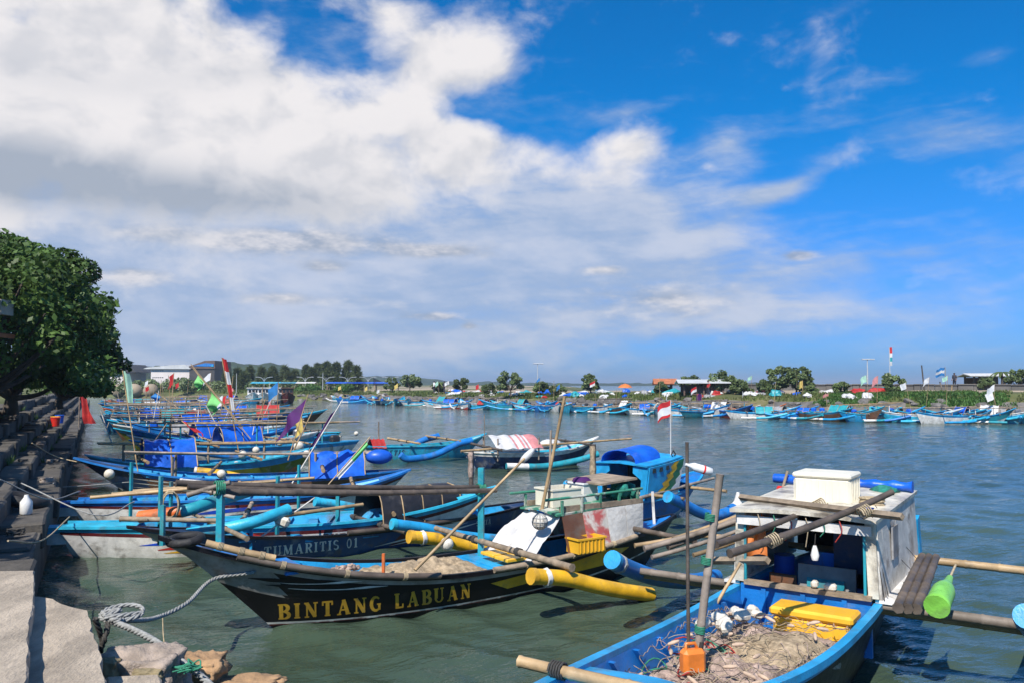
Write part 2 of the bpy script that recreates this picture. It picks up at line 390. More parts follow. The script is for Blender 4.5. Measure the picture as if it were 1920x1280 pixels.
mat('plastic_cream', (0.74, 0.69, 0.56), 0.5, 0.08, 3, 0.05, 30, 0.12, (0.4, 0.33, 0.22)); mat('plastic_white', (0.76, 0.75, 0.72), 0.4, 0.1, 5, 0.05, 30, 0.15)
mat('plastic_green', (0.20, 0.50, 0.09), 0.3, 0.2, 5, 0.1, 30, 0.2); mat('plastic_red', (0.70, 0.03, 0.02), 0.4, 0.15, 5, 0.05, 30, 0.1); mat('plastic_blue', (0.01, 0.10, 0.55), 0.4, 0.15, 5, 0.1, 30, 0.1)
mat('interior_shade', (0.02, 0.018, 0.018), 0.8, 0.3); mat('steel', (0.35, 0.35, 0.36), 0.35, 0.2, 6, 0.1, 40, 0.2, metal=0.8); mat('pole_grey', (0.45, 0.46, 0.47), 0.5, 0.15, 5, 0.05, 40, 0.15)  # the near-black interior colour paints in the shade inside the cabins
mat('skin', (0.20, 0.10, 0.06), 0.55, 0.1); mat('cloth_dark', (0.03, 0.03, 0.045), 0.85, 0.25); mat('cloth_red', (0.45, 0.03, 0.03), 0.85, 0.2); mat('cloth_white', (0.65, 0.64, 0.62), 0.85, 0.15); mat('straw', (0.62, 0.42, 0.2), 0.8, 0.2, 20, 0.4, 60)
# stone, ground, plants
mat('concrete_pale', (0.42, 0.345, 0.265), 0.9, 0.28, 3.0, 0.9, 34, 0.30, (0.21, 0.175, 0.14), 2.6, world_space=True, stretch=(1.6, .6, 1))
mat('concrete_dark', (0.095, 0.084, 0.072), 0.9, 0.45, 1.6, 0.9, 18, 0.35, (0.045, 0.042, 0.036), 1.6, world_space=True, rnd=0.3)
mat('concrete_grey', (0.15, 0.138, 0.125), 0.9, 0.3, 0.5, 0.3, 6, 0.3, (0.09, 0.085, 0.08), 0.6, world_space=True)
mat('mortar', (0.36, 0.29, 0.24), 0.95, 0.3, 7, 0.9, 38, 0.25, (0.13, 0.10, 0.08), 5); mat('cobble', (0.25, 0.20, 0.115), 0.85, 0.35, 7, 0.5, 30, 0.3, (0.09, 0.07, 0.05), 5, rnd=0.3)
mat('rock', (0.135, 0.122, 0.11), 0.9, 0.4, 0.8, 0.7, 6, 0.2, (0.22, 0.19, 0.16), 1.0, rnd=0.7); mat('rock_rust', (0.38, 0.23, 0.12), 0.9, 0.35, 4, 0.7, 22, 0.3)
mat('sand', (0.36, 0.285, 0.20), 0.95, 0.25, 0.2, 0.3, 3, 0.2, (0.20, 0.17, 0.10), 0.15, world_space=True)
mat('grass_ground', (0.105, 0.115, 0.03), 0.95, 0.4, 0.25, 0.6, 3, 0.3, (0.22, 0.17, 0.09), 0.2, world_space=True)
mat('grass_blade', (0.12, 0.155, 0.035), 0.8, 0.45, 0.35, 0.0, 1, 0.3, (0.26, 0.22, 0.09), 0.4, world_space=True, trans=0.3)
mat('creeper_leaf', (0.075, 0.17, 0.028), 0.6, 0.4, 0.6, 0.0, 1, world_space=True, trans=0.3)
mat('leaf_dark', (0.088, 0.155, 0.034), 0.5, 0.55, 0.9, 0.0, 1, world_space=True, trans=0.3, spec=0.3)
mat('leaf_mid', (0.15, 0.20, 0.07), 0.5, 0.45, 0.5, 0.0, 1, world_space=True, trans=0.3); mat('leaf_casuarina', (0.10, 0.125, 0.05), 0.8, 0.4, 0.25, 0.0, 1, world_space=True, trans=0.25, spec=0.1)
mat('leaf_palm', (0.10, 0.14, 0.03), 0.5, 0.35, 0.6, 0.0, 1, world_space=True, trans=0.25); mat('bark', (0.085, 0.065, 0.05), 0.95, 0.35, 4, 0.8, 14)
mat('hill_forest', (0.042, 0.062, 0.030), 0.95, 0.45, 0.02, 1.0, 0.06, world_space=True, spec=0.05)
mat('wall_white', (0.70, 0.62, 0.58), 0.8, 0.1, 0.3, 0.05, 4, 0.1, (0.4, 0.34, 0.3), 0.3); mat('roof_dark', (0.055, 0.05, 0.048), 0.7, 0.25, 0.4, 0.1, 3); mat('roof_metal', (0.55, 0.55, 0.54), 0.5, 0.12, 0.6, 0.1, 6, 0.15)
mat('tile_orange', (0.42, 0.14, 0.06), 0.8, 0.3, 2, 0.4, 10, 0.2); mat('roof_brown', (0.13, 0.08, 0.06), 0.8, 0.2, 0.5, 0.1, 3); mat('glass_dark', (0.02, 0.025, 0.03), 0.12, 0.2, 2, 0.0)

# ================================================================ water
def water_mat():
    global TREE
    m = bpy.data.materials.new('harbour_water'); m.use_nodes = True; TREE = t = m.node_tree; bs = t.nodes['Principled BSDF']
    g = t.nodes.new('ShaderNodeNewGeometry'); mp = t.nodes.new('ShaderNodeMapping'); t.links.new(g.outputs['Position'], mp.inputs[0])
    mp.inputs['Rotation'].default_value = (0, 0, R(-20)); v = S(mp.outputs[0]); sp = t.nodes.new('ShaderNodeSeparateXYZ'); t.links.new(mp.outputs[0], sp.inputs[0])
    st = vec(S(sp.outputs[0]) * 0.55, S(sp.outputs[1]) * 1.25, 0.0)
    t.links.new(cmix(sstep(nz(v, 0.06, 4), 0.35, 0.65), (0.038, 0.060, 0.038), (0.058, 0.090, 0.064)).s, bs.inputs['Base Color'])
    bs.inputs['Roughness'].default_value = 0.06; bs.inputs['IOR'].default_value = 1.33
    hgt = nz(st, 1.5, 2, 0.5) * 0.55 + nz(st, 3.6, 4, 0.6, 0.3) * 0.34 + nz(st, 10.0, 3, 0.6) * 0.12
    b = t.nodes.new('ShaderNodeBump'); t.links.new((sstep(nz(vec(S(sp.outputs[0]) * .5, S(sp.outputs[1]), 0.0), 0.10, 3, .55), .34, .62) * .62 + .45).s, b.inputs['Strength']); b.inputs['Distance'].default_value = 0.125
    t.links.new(hgt.s, b.inputs['Height']); t.links.new(b.outputs[0], bs.inputs['Normal']); M['water'] = m
water_mat()
def build_water():
    ys = [-80, -30, -10, -4, 0, 1.5, 2.5]; y = 3.0
    while y < 150: ys.append(y); y *= 1.0085
    while y < 9000: ys.append(y); y *= 1.07
    ys = np.array(ys); cs = np.linspace(-0.85, 0.85, 460); yy = np.maximum(ys, 3.0)
    X = yy[:, None] * cs[None, :]
    e = np.array([2, 8, 30, 150, 900, 7000.0])
    X = np.concatenate([X[:, :1] - e[::-1][None, :], X, X[:, -1:] + e[None, :]], 1); Y = np.repeat(ys[:, None], X.shape[1], 1)
    Z = np.zeros_like(X); rng = np.random.RandomState(3)
    wind = R(72)
    step = yy[:, None] * 0.0085
    for i in range(34):
        lam = 0.36 * (1.058 ** i); a = wind + rng.normal(0, 0.55); k = 2 * math.pi / lam; ph = rng.uniform(0, 6.28)
        amp = 0.0050 * lam ** 0.7 * np.clip(lam / (4.0 * step) - 0.5, 0, 1)
        th = k * (X * math.cos(a) + Y * math.sin(a)) + ph
        Z += amp * (np.sin(th) + 0.25 * np.sin(2 * th + 0.6))
    Z[(np.abs(X) > 400) | (Y < 2.6) | (Y > 400)] = 0
    # calmer in the lee of the quay
    n, m = X.shape; verts = np.stack([X, Y, Z], 2).reshape(-1, 3)
    idx = np.arange(n * m).reshape(n, m); f = np.stack([idx[:-1, :-1], idx[:-1, 1:], idx[1:, 1:], idx[1:, :-1]], 2).reshape(-1, 4)
    me = bpy.data.meshes.new('water'); me.vertices.add(len(verts)); me.vertices.foreach_set('co', verts.ravel().astype(np.float32))
    me.loops.add(f.size); me.loops.foreach_set('vertex_index', f.ravel().astype(np.int32)); me.polygons.add(len(f))
    me.polygons.foreach_set('loop_start', np.arange(0, f.size, 4, dtype=np.int32)); me.update(calc_edges=True)
    me.polygons.foreach_set('use_smooth', np.ones(len(f), dtype=bool)); me.materials.append(M['water'])
    o = bpy.data.objects.new('water', me); col.objects.link(o); tag(o, 'grey green rippled harbour water', kind='structure'); return o
build_water()

# ================================================================ far land: a spit on the right, the shore on the left
SHORE = [(2150, 806), (1960, 792), (1700, 787), (1500, 782), (1340, 777), (1200, 773), (1080, 769), (1000, 767), (900, 763), (800, 758), (740, 754.5), (690, 752), (620, 750.5), (560, 750), (480, 749), (400, 747), (330, 745.5), (250, 744), (190, 743), (120, 742.5)]
TOPZ = [2.2, 2.2, 2.1, 2.0, 1.9, 1.8, 1.7, 1.6, 1.55, 1.5, 1.5, 1.5, 1.5, 1.5, 1.5, 1.5, 1.5, 1.5, 1.5, 1.5]
WID = [30, 30, 30, 30, 30, 31, 33, 36, 42, 60, 120, 220, 330, 420, 450, 450, 450, 450, 450, 450]
shore_pts = curve_pts([P(a, b, 0) for a, b in SHORE], 19 * 6)
def along(tab, q):
    q = q * (len(tab) - 1); i = min(int(q), len(tab) - 2); return tab[i] + (tab[i + 1] - tab[i]) * (q - i)
def shore_at(q):
    """q 0..1 along the shore: place on the waterline and the direction inland"""
    f = q * (len(shore_pts) - 1); i = min(int(f), len(shore_pts) - 2); p = shore_pts[i].lerp(shore_pts[i + 1], f - i)
    d = (shore_pts[min(i + 3, len(shore_pts) - 1)] - shore_pts[max(i - 3, 0)]).normalized(); n = Vector((d.y, -d.x, 0))
    return p, n
def land_z(q, off):
    top = along(TOPZ, q); w = along(WID, q)
    prof = [(-3, -0.9), (0, -0.05), (1.5, 0.45), (3.5, 0.66 * top), (6, 0.95 * top), (9, top), (w * 0.8, top + 0.25), (w, top * 0.5), (w + 6, -0.8)]
    for (a, za), (b, zb) in zip(prof, prof[1:]):
        if off <= b: return za + (zb - za) * max(0, (off - a)) / (b - a)
    return -0.8
def land_pt(q, off, up=0.0):
    p, n = shore_at(q); r = p + n * off; r.z = land_z(q, off) + up; return r
def build_land():
    offs = [-3, 0, 0.8, 1.6, 2.6, 3.6, 5, 6.5, 9, 13, 18, 24, 0.80001, 1.0, 2.0]
    rows = []
    NQ = 150
    for i in range(NQ + 1):
        q = i / NQ; w = along(WID, q); p, n = shore_at(q)
        # the inland direction turns towards straight ahead so that rows never cross
        row = []
        for j, o in enumerate([-3, 0, 0.8, 1.6, 2.6, 3.6, 5, 6.5, 9, 12, 16, 20, w * 0.8, w, w + 6]):
            z = land_z(q, o); nn = n.lerp(Vector((0, 1, 0)), 0 if o < 14 else 0.7).normalized()
            r = p + nn * o; r.z = z + (mnoise.noise(r * 0.35) * 0.22 if 0 < o < w else 0); row.append(r)
        rows.append(row)
    mb = MB(); mb.grid(rows, 0, True)
    o = mb.build('shore_ground', ['grass_ground', 'sand', 'rock']); idx = []
    n = len(rows[0]) - 1
    for i in range(NQ):
        for j in range(n): idx.append(2 if (j < 5 and i < NQ * .62 and mnoise.noise(Vector((i * .3, j * .7, 2))) > -.3) else 1 if (9 <= j <= 11 and mnoise.noise(Vector((i * 0.11, j * 0.6, 0))) > -0.15) else 0)
    o.data.polygons.foreach_set('material_index', np.array(idx, dtype=np.int32))
    tag(o, kind='structure'); return o
ground = build_land()

# wooded hills far behind
def hills(name, ridge, depth, dz, base, seed, label):
    pts = []; xs = [r[0] for r in ridge]
    rows = []; n = 150
    for i in range(n + 1):
        px = xs[0] + (xs[-1] - xs[0]) * i / n
        for (a, ya), (b, yb) in zip(ridge, ridge[1:]):
            if a <= px <= b: py = ya + (yb - ya) * (px - a) / (b - a); break
        top = Q(px, py, depth); row = []
        bump = mnoise.fractal(Vector((px * 0.05, seed, 0)), 1.0, 2.0, 4) * depth * 0.0016
        for j in range(9):
            k = j / 8; f = math.sin(k * math.pi / 2)
            row.append(Vector((top.x * (1 - dz / depth * (1 - k)), depth - dz * (1 - k), base + (top.z + bump - base) * f + mnoise.noise(Vector((px * 0.08, j, seed))) * 1.2 * k)))
        row.append(Vector((top.x * 1.05, depth + dz, base))); rows.append(row)
    mb = MB(); mb.grid(rows, 0, True); o = mb.build(name, ['hill_forest']); tag(o, label, kind='structure'); return o
hills('hill', [(-150, 672), (60, 676), (190, 683), (300, 686), (360, 690), (405, 681), (432, 677), (470, 685), (505, 680), (540, 687), (600, 698), (700, 706)], 620, 120, 1.0, 1.3, 'dark wooded hill behind the hall')
hills('distant_hill', [(520, 700), (640, 703), (690, 705), (740, 704), (790, 709), (860, 716), (910, 714.5), (1000, 717), (1120, 718), (1300, 717), (1420, 716.5), (1480, 718.2)], 1250, 250, -2.0, 4.7, 'distant wooded headland')

# ================================================================ the quay: terraces on the left
QD = Vector((-0.503, 1, 0)).normalized(); QN = Vector((QD.y, -QD.x, 0)); Q0 = Vector((-0.72, 0, 0))
def qp(a, off, z=0.0):
    """a metres along the quay, off metres towards the water from the ledge edge"""
    r = Q0 + QD * a + QN * off; r.z = z; return r
QROT = Matrix.Rotation(math.atan2(QD.y, QD.x), 3, 'Z')
terr = empty('terraced_quay', qp(10, -1), 0, 'dark weathered stepped stone quay under the big tree on the left', 'quay')
TO = terr.location
rq = random.Random(5)
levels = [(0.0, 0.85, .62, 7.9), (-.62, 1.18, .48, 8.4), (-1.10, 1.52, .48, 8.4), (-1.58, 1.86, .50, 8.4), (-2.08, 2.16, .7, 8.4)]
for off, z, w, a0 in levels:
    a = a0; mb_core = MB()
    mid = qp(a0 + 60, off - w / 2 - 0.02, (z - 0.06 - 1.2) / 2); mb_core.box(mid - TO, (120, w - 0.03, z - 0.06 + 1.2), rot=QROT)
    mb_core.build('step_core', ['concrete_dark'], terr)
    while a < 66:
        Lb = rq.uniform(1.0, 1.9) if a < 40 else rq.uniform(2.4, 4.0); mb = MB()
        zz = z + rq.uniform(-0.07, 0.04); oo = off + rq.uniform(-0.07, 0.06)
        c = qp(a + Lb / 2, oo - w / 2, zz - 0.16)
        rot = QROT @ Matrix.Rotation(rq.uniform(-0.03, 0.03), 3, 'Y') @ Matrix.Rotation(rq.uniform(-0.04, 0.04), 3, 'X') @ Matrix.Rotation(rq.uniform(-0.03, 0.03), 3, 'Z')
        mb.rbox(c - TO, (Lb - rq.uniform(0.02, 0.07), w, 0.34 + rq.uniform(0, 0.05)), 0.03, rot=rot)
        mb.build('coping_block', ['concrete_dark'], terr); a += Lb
bank = MB(); rows = []
for i in range(0, 29):
    a = 6 + i * 6.5; rows.append([qp(a, -2.7, 1.9), qp(a, -2.85, 2.16 + rq.uniform(-.04, .04)), qp(a, -4, 2.2 + rq.uniform(-.08, .08)), qp(a, -7, 2.3), qp(a, -16, 2.35), qp(a, -60, 2.4)])
bank.grid(rows, 0, True); tag(bank.build('promenade_ground', ['grass_ground']), kind='structure')

# pale concrete slab in the foreground
def slab(name, outline, z, thick, mats, label, jag=0.02, seed=1, cat='slab'):
    rs = random.Random(seed); pts = []
    for (a, b) in zip(outline, outline[1:] + outline[:1]):
        n = max(1, int((Vector(b) - Vector(a)).length / 0.09))
        for i in range(n):
            p = Vector(a).lerp(Vector(b), i / n); pts.append(Vector((p.x + rs.uniform(-jag, jag), p.y + rs.uniform(-jag, jag), 0)))
    c = sum(pts, Vector()) / len(pts); rings = []
    for k, zz, sh in ((0, z - thick, 0.02), (1, z - thick * 0.5, 0.0), (2, z - 0.012, 0.0), (3, z, 0.012)):
        rings.append([Vector((p.x, p.y, zz)) + (c - p).normalized() * (sh + (rs.uniform(-.012, .012) if k < 3 else 0)) for p in pts])
    mb = MB(); mb.loft([[q - c for q in r] for r in rings], 0, True, True, False)
    o = mb.build(name, mats); o.location = c; tag(o, label, cat); return o
def XY(px, py, z):
    p = P(px, py, z); return (p.x, p.y, 0)
slab('concrete_slab', [XY(50, 1300, 1.5), XY(52, 1280, 1.5), XY(56, 1180, 1.5), XY(64, 1112, 1.5), XY(64, 1068, 1.5), XY(0, 1069, 1.5), (-5.2, 6.4, 0), (-6.5, 4.0, 0), (-4.0, -0.5, 0), (-1.2, -0.5, 0)], 1.5, 0.5,
     ['concrete_pale'], 'pale concrete slab, the higher one at the left edge of the foreground', 0.006, 2)
slab('concrete_slab', [XY(202, 1285, 1.38), XY(196, 1262, 1.38), XY(186, 1215, 1.38), XY(172, 1180, 1.38), XY(163, 1142, 1.38), XY(138, 1136, 1.38), XY(112, 1130, 1.38), XY(100, 1121, 1.38), XY(74, 1117, 1.38), XY(40, 1117, 1.38), (-3.6, 2.5, 0), (-1.4, -0.4, 0), (-0.7, 1.5, 0)], 1.38, 0.5,
     ['concrete_pale'], 'pale concrete slab with a broken edge, one step lower beside the water', 0.012, 3)

# ================================================================ boats
def smooth01(x): x = max(0.0, min(1.0, x)); return x * x * (3 - 2 * x)
class Boat:
    """a slender double-ended outrigger boat; local x runs from stern to bow, z = 0 is the waterline"""
    def __init__(s, bow, stern, B=0.62, fb=0.55, draft=0.32, ob=1.0, os=0.5, name='outrigger_boat', label=None, group=None, bowx=2.4, sternw=0.0, cat='boat'):
        bow, stern = Vector(bow), Vector(stern); d = bow - stern; s.zb, s.zs = bow.z, stern.z
        s.L = math.hypot(d.x, d.y); s.rz = math.atan2(d.y, d.x); s.o = Vector((stern.x, stern.y, 0))
        s.B, s.fb, s.draft, s.ob, s.os, s.bowx, s.sternw = B, fb, draft, ob, os, bowx, sternw
        s.e = empty(name, s.o, s.rz, label, cat, group); s.inv = Matrix.Rotation(-s.rz, 3, 'Z'); s.fwd = Matrix.Rotation(s.rz, 3, 'Z')
    def loc(s, w): return s.inv @ (Vector(w) - s.o)
    def at(s, px, py, z): return s.loc(P(px, py, z))
    def xpx(s, px, z=0.6):
        a, b = -2.0, s.L + 2.0; fa = project(s.wor((a, 0, z)))[0] - px
        for _ in range(30):
            m = (a + b) / 2; fm = project(s.wor((m, 0, z)))[0] - px
            if (fm > 0) == (fa > 0): a, fa = m, fm
            else: b = m
        return a
    def wor(s, l): return s.o + s.fwd @ Vector(l)
    def h(s, t): return s.fb + (s.zb - s.fb) * max(0, (t - 0.5) / 0.5) ** s.bowx + (s.zs - s.fb) * max(0, (0.5 - t) / 0.5) ** 2.2
    def k(s, t): return -s.draft * (1 - abs(2 * t - 1) ** 5)
    def b(s, t):
        w = s.B * max(0.0, 1 - abs(2 * t - 1) ** 2.5) ** 0.85
        if t < 0.5 and s.sternw: w = max(w, s.sternw * s.B + (s.B - s.sternw * s.B) * smooth01(t / 0.45))
        return max(w, 0.022)
    def x0(s, q): return s.os * max(0, 1 - q)
    def x1(s, q): return s.L - s.ob * max(0, 1 - q) ** 0.9
    def pt(s, t, q, side=1, off=0.0):
        ex = 0.30 + 0.5 * max(0, abs(2 * t - 1) - 0.55)
        y = s.b(t) * max(0.0, q) ** ex
        z = s.k(t) + (s.h(t) - s.k(t)) * q; x = s.x0(q) + (s.x1(q) - s.x0(q)) * t
        p = Vector((x, y * side, z))
        if off:
            e = 0.01; a = s.pt(min(1, t + e), q, side) - s.pt(max(0, t - e), q, side); c = s.pt(t, min(1.0, q + e), side) - s.pt(t, max(0.01, q - e), side)
            n = a.cross(c); n = n.normalized() if n.length > 1e-9 else Vector((0, side, 0)); n = n if n.y * side > 0 else -n; p = p + n * off
        return p
    def tq(s, x, z):
        q = 0.8; t = x / s.L
        for _ in range(5):
            t = max(0, min(1, (x - s.x0(q)) / (s.x1(q) - s.x0(q)))); q = max(0.02, min(1.2, (z - s.k(t)) / (s.h(t) - s.k(t))))
        return t, q
    def xz(s, x, z, side=1, off=0.004): t, q = s.tq(x, z); return s.pt(t, q, side, off)
    def tx(s, x): return max(0, min(1, x / s.L))
    def hull(s, fn, mats, nt=44, nq=12, inner='sky_paint', rail='blue_paint', railr=(0.028, 0.022), floor=-0.02, deck=(0.0, 1.0), deckmat=None, nothing=False):
        """fn(t, q) -> material index of the outer planking"""
        mb = MB(); T = [i / nt for i in range(nt + 1)]; Qs = [j / nq for j in range(nq + 1)]; mi = []
        for side in (1, -1):
            rows = [[s.pt(t, q, side) for q in Qs] for t in T]
            if side < 0: rows = [r[::-1] for r in rows]
            o = len(mb.f); mb.grid(rows, 0, True)
            for i in range(nt):
                for j in range(nq):
                    jj = j if side > 0 else nq - 1 - j; mb.m[o + i * nq + j] = fn((T[i] + T[i + 1]) / 2, (Qs[jj] + Qs[jj + 1]) / 2)
        # the two raked ends are closed by narrow stem faces
        for t in (0, 1): mb.loft([[s.pt(t, q, 1) for q in Qs], [s.pt(t, q, -1) for q in Qs]], fn(t, 0.7), False, False, False)
        ho = mb.build('hull', mats, s.e)
        # inside planking and floor
        mi = MB(); rows = []; t0, t1 = 0.03, 0.965; n2 = max(12, nt // 2)
        for i in range(n2 + 1):
            t = t0 + (t1 - t0) * i / n2; zt = s.h(t); zf = min(max(floor, s.k(t) + 0.08), zt - 0.05); qf = (zf - s.k(t)) / (zt - s.k(t)); half = []
            for q in (0.988, 0.66 + 0.34 * qf, 0.33 + 0.67 * qf, qf):
                p = s.pt(t, q, 1); half.append(Vector((p.x, max(0.006, p.y - 0.03), p.z)))
            rows.append(half + [Vector((p.x, -p.y, p.z)) for p in half[::-1]])
        mi.grid(rows, 0, False); mi.build('inner_planking', [inner], s.e)
        if deckmat is None: deckmat = inner
        for a, b_ in ((deck[1], 0.985), (0.012, deck[0])):
            if b_ - a > 0.02:
                dk = MB(); dk.grid([[Vector((s.pt(t, 1).x, y, s.h(t) - 0.02 + 0.03 * (1 - abs(y) / max(.03, s.b(t))))) for y in (s.b(t) - 0.02, 0, -s.b(t) + 0.02)] for t in [a + (b_ - a) * i / 8 for i in range(9)]], 0, False, 0.02); dk.build('foredeck' if a > 0.5 else 'afterdeck', [deckmat], s.e)
        for side in (1, -1):
            g = MB(); rings = []
            for t in T:
                p = s.pt(t, 1, side); w, hh = railr; yo = side * w * 0.6
                rings.append([p + Vector((0, a * w + yo * 0.3, b_ * hh + 0.006)) for a, b_ in ((-1, -1), (1, -1), (1, 1), (-1, 1))])
            g.loft(rings, 0, True, True, False); g.build('gunwale', [rail], s.e)
        s.floor = floor; return ho
    def ribs(s, ts, m='sky_paint'):
        for t in ts:
            for side in (1, -1):
                qf = (s.floor - s.k(t)) / (s.h(t) - s.k(t)); mb = MB(); rings = []
                for i in range(5):
                    p = s.pt(t, qf + (0.975 - qf) * i / 4, side); y = p.y - side * 0.032
                    rings.append([Vector((p.x + ax, y - side * ay, p.z)) for ax, ay in ((-.025, 0), (.025, 0), (.025, .05), (-.025, .05))])
                mb.loft(rings, 0, True, True); mb.build('rib', [m], s.e)
    def thwart(s, x, w=0.16, m='sky_paint', drop=0.06, depth=0.035):
        t = s.tx(x); b_ = s.b(t) - 0.02; mb = MB(); mb.box((x, 0, s.h(t) - drop), (w, 2 * b_, depth)); return mb.build('thwart', [m], s.e)
    def boom(s, x, W1, W2, z=None, r=0.045, m='bamboo_tan', drop=0.0, dx=0.0):
        """a bamboo boom across the boat, W1 m out to port and W2 m to starboard"""
        z = z if z is not None else s.h(s.tx(x)) + 0.06; mb = MB()
        mb.bamboo((x + dx, W1, z - drop), (x - dx, -W2, z - drop), r, -drop * 0.7); o = mb.build('outrigger_boom', [m], s.e)
        for side in (1, -1):
            l = MB(); l.coil((x, side * s.b(s.tx(x)) * 0.92, z), (0, 1, 0), r * 1.12, 0.10, 5, 0.008); l.build('lashing', ['rope_dark'], o)
        return o
    def float(s, pts, r, mats, split=None, cap=None, n=12):
        """an outrigger float: pts in local coordinates from front to rear"""
        pts = curve_pts(pts, 16); mb = MB(); k = len(pts)
        rr = [r * (0.97 if i in (0, k - 1) else 1.0) for i in range(k)]
        mb.tube(pts, rr, n, 0)
        if split is not None:
            nf = (k - 1) * n
            for f in range(nf):
                if f // n >= split * (k - 1): mb.m[f] = 1
        o = mb.build('float', mats, s.e)
        c = MB(); d = (pts[1] - pts[0]).normalized(); c.tube([pts[0] - d * 0.012, pts[0] + d * 0.06], [r * 1.06, r * 1.06], n); c.build('end_cap', [cap or mats[0]], o)
        return o
    def post(s, x, y, z0, z1, w=0.07, m='blue_paint', lean=(0, 0)):
        mb = MB(); mb.tube([(x, y, z0), (x + lean[0], y + lean[1], z1)], w * 0.62, 4, sm=False); return mb.build('post', [m], s.e)
    def pole(s, a, b, r=0.03, m='bamboo_tan', name='bamboo_pole', sag=0.0):
        mb = MB(); mb.bamboo(a, b, r, sag); return mb.build(name, [m], s.e)
    def stripe(s, pts, w, m, side=1, name='painted_stripe', off=0.004, taper=True):
        """a painted line along the planking; pts are (x, z)"""
        pp = curve_pts([Vector((a, b, 0)) for a, b in pts], 26); mb = MB(); up = []; dn = []; k = len(pp)
        for i, p in enumerate(pp):
            ww = w * (min(1, 4 * i / k + 0.1, 4 * (k - 1 - i) / k + 0.1) if taper else 1); up.append(s.xz(p.x, p.y + ww / 2, side, off)); dn.append(s.xz(p.x, p.y - ww / 2, side, off))
        mb.grid([[a, b] for a, b in zip(up, dn)], 0, False); return mb.build(name, [m], s.e)
    def patch(s, poly, m, side=1, name='painted_patch', off=0.003):
        """polygon of paint, poly in (x, z), fanned from its middle and cut small so that it follows the planking"""
        bm = bmesh.new(); vs_ = [bm.verts.new((a, b, 0)) for a, b in poly]; bm.faces.new(vs_); bmesh.ops.triangulate(bm, faces=bm.faces[:])
        for _ in range(4):
            ed = [e for e in bm.edges if e.calc_length() > 0.12]
            if not ed: break
            bmesh.ops.subdivide_edges(bm, edges=ed, cuts=1); bmesh.ops.triangulate(bm, faces=bm.faces[:])
        for v in bm.verts: v.co = s.xz(v.co.x, v.co.y, side, off)
        me = bpy.data.meshes.new(name); bm.to_mesh(me); bm.free(); me.materials.append(M[m]); o = bpy.data.objects.new(name, me); col.objects.link(o); o.parent = s.e; return o
    def text(s, word, x, z, h, m, side=1, slant=0.12, gap=0.2, wide=1.0, dirx=-1, fn=None, drift=0.0, bold=1.0):
        """lettering painted on the planking, starting at x and running towards the stern (dirx -1)"""
        strokes = lettering(word, gap, bold); kk = 0; mb = MB(); last = None
        for ch, st in strokes:
            if last is not None and ch != last: mb.build('letter', [m], s.e); mb = MB()
            last = ch; kk += 1; rows = []
            for (a, b) in st:
                row = []
                for (u, v) in (a, b):
                    xx = x + dirx * (u * wide + v * slant) * h; row.append((fn or s.xz)(xx, z + v * h + drift * u * h * wide, side, 0.006 + 0.00025 * (kk % 9)))
                rows.append(row)
            mb.grid(rows, 0, False)
        return mb.build('letter', [m], s.e)
    def tarp(s, xa, xb, ridge, m='tarp_blue', drop=0.04, wide=1.08, name='tarp_cover', seed=0, off=0.0, flat=False, frames=True):
        """a tarpaulin stretched over hoops between xa and xb"""
        rs = random.Random(seed); rows = []; n = 13
        for i in range(11):
            x = xa + (xb - xa) * i / 10; t = s.tx(x); b_ = s.b(t) * wide + 0.04; zt = s.h(t) - drop; top = ridge + rs.uniform(-.02, .02) - 0.05 * math.sin(i / 10 * math.pi * 3) ** 2
            row = []
            for j in range(n):
                u = -1 + 2 * j / (n - 1); prof = (1 - abs(u) ** (3.0 if flat else 1.7))
                row.append(Vector((x + rs.uniform(-.012, .012), off + u * b_ * (0.80 + 0.2 * abs(u)), zt + (top - zt) * prof + rs.uniform(-.018, .018))))
            rows.append(row)
        mb = MB(); mb.grid(rows, 0, True, 0.006); o = mb.build(name, [m], s.e)
        if frames:
            for f in (0.0, 0.5, 1.0):
                i = int(round(f * 10)); h_ = MB(); h_.tube([p + Vector((0, 0, 0.025)) for p in rows[i]], 0.018, 5); h_.build('tarp_hoop', ['bamboo_tan'], o)
        return o
    def flag(s, base, tip, m, size=(0.7, 0.45), r=0.018, pm='bamboo_tan', hang=0.6, name='flag_pole', off=0.0, seed=0, wind=None):
        mb = MB(); mb.bamboo(base, tip, r); o = mb.build(name, [pm], s.e)
        a, b = Vector(tip), Vector(base); d = (b - a).normalized(); fl = MB(); rs = random.Random(seed)
        wv = Vector(wind) if wind else s.inv @ Vector((-0.9, 0.1, -0.45)); rows = []
        for i in range(9):
            u = i / 8; row = []
            for j in range(7):
                v = j / 6; p = a + d * (off + size[1] * v) + wv * size[0] * u + frame(wv)[0] * math.sin(u * 7 + v * 2.5 + seed) * 0.16 * u * size[0] + d * math.sin(u * 4 + seed) * .07 * u; p.z -= hang * u * u * 0.25 * size[0]; row.append(p)
            rows.append(row)
        mm = m if isinstance(m, (list, tuple)) else [m]; fl.grid(rows, 0, True)
        if len(mm) > 1:
            for f in range(len(fl.f)): fl.m[f] = min(len(mm) - 1, int((f % 6) / 6 * len(mm)))
        fl.build('flag', mm, o); return o

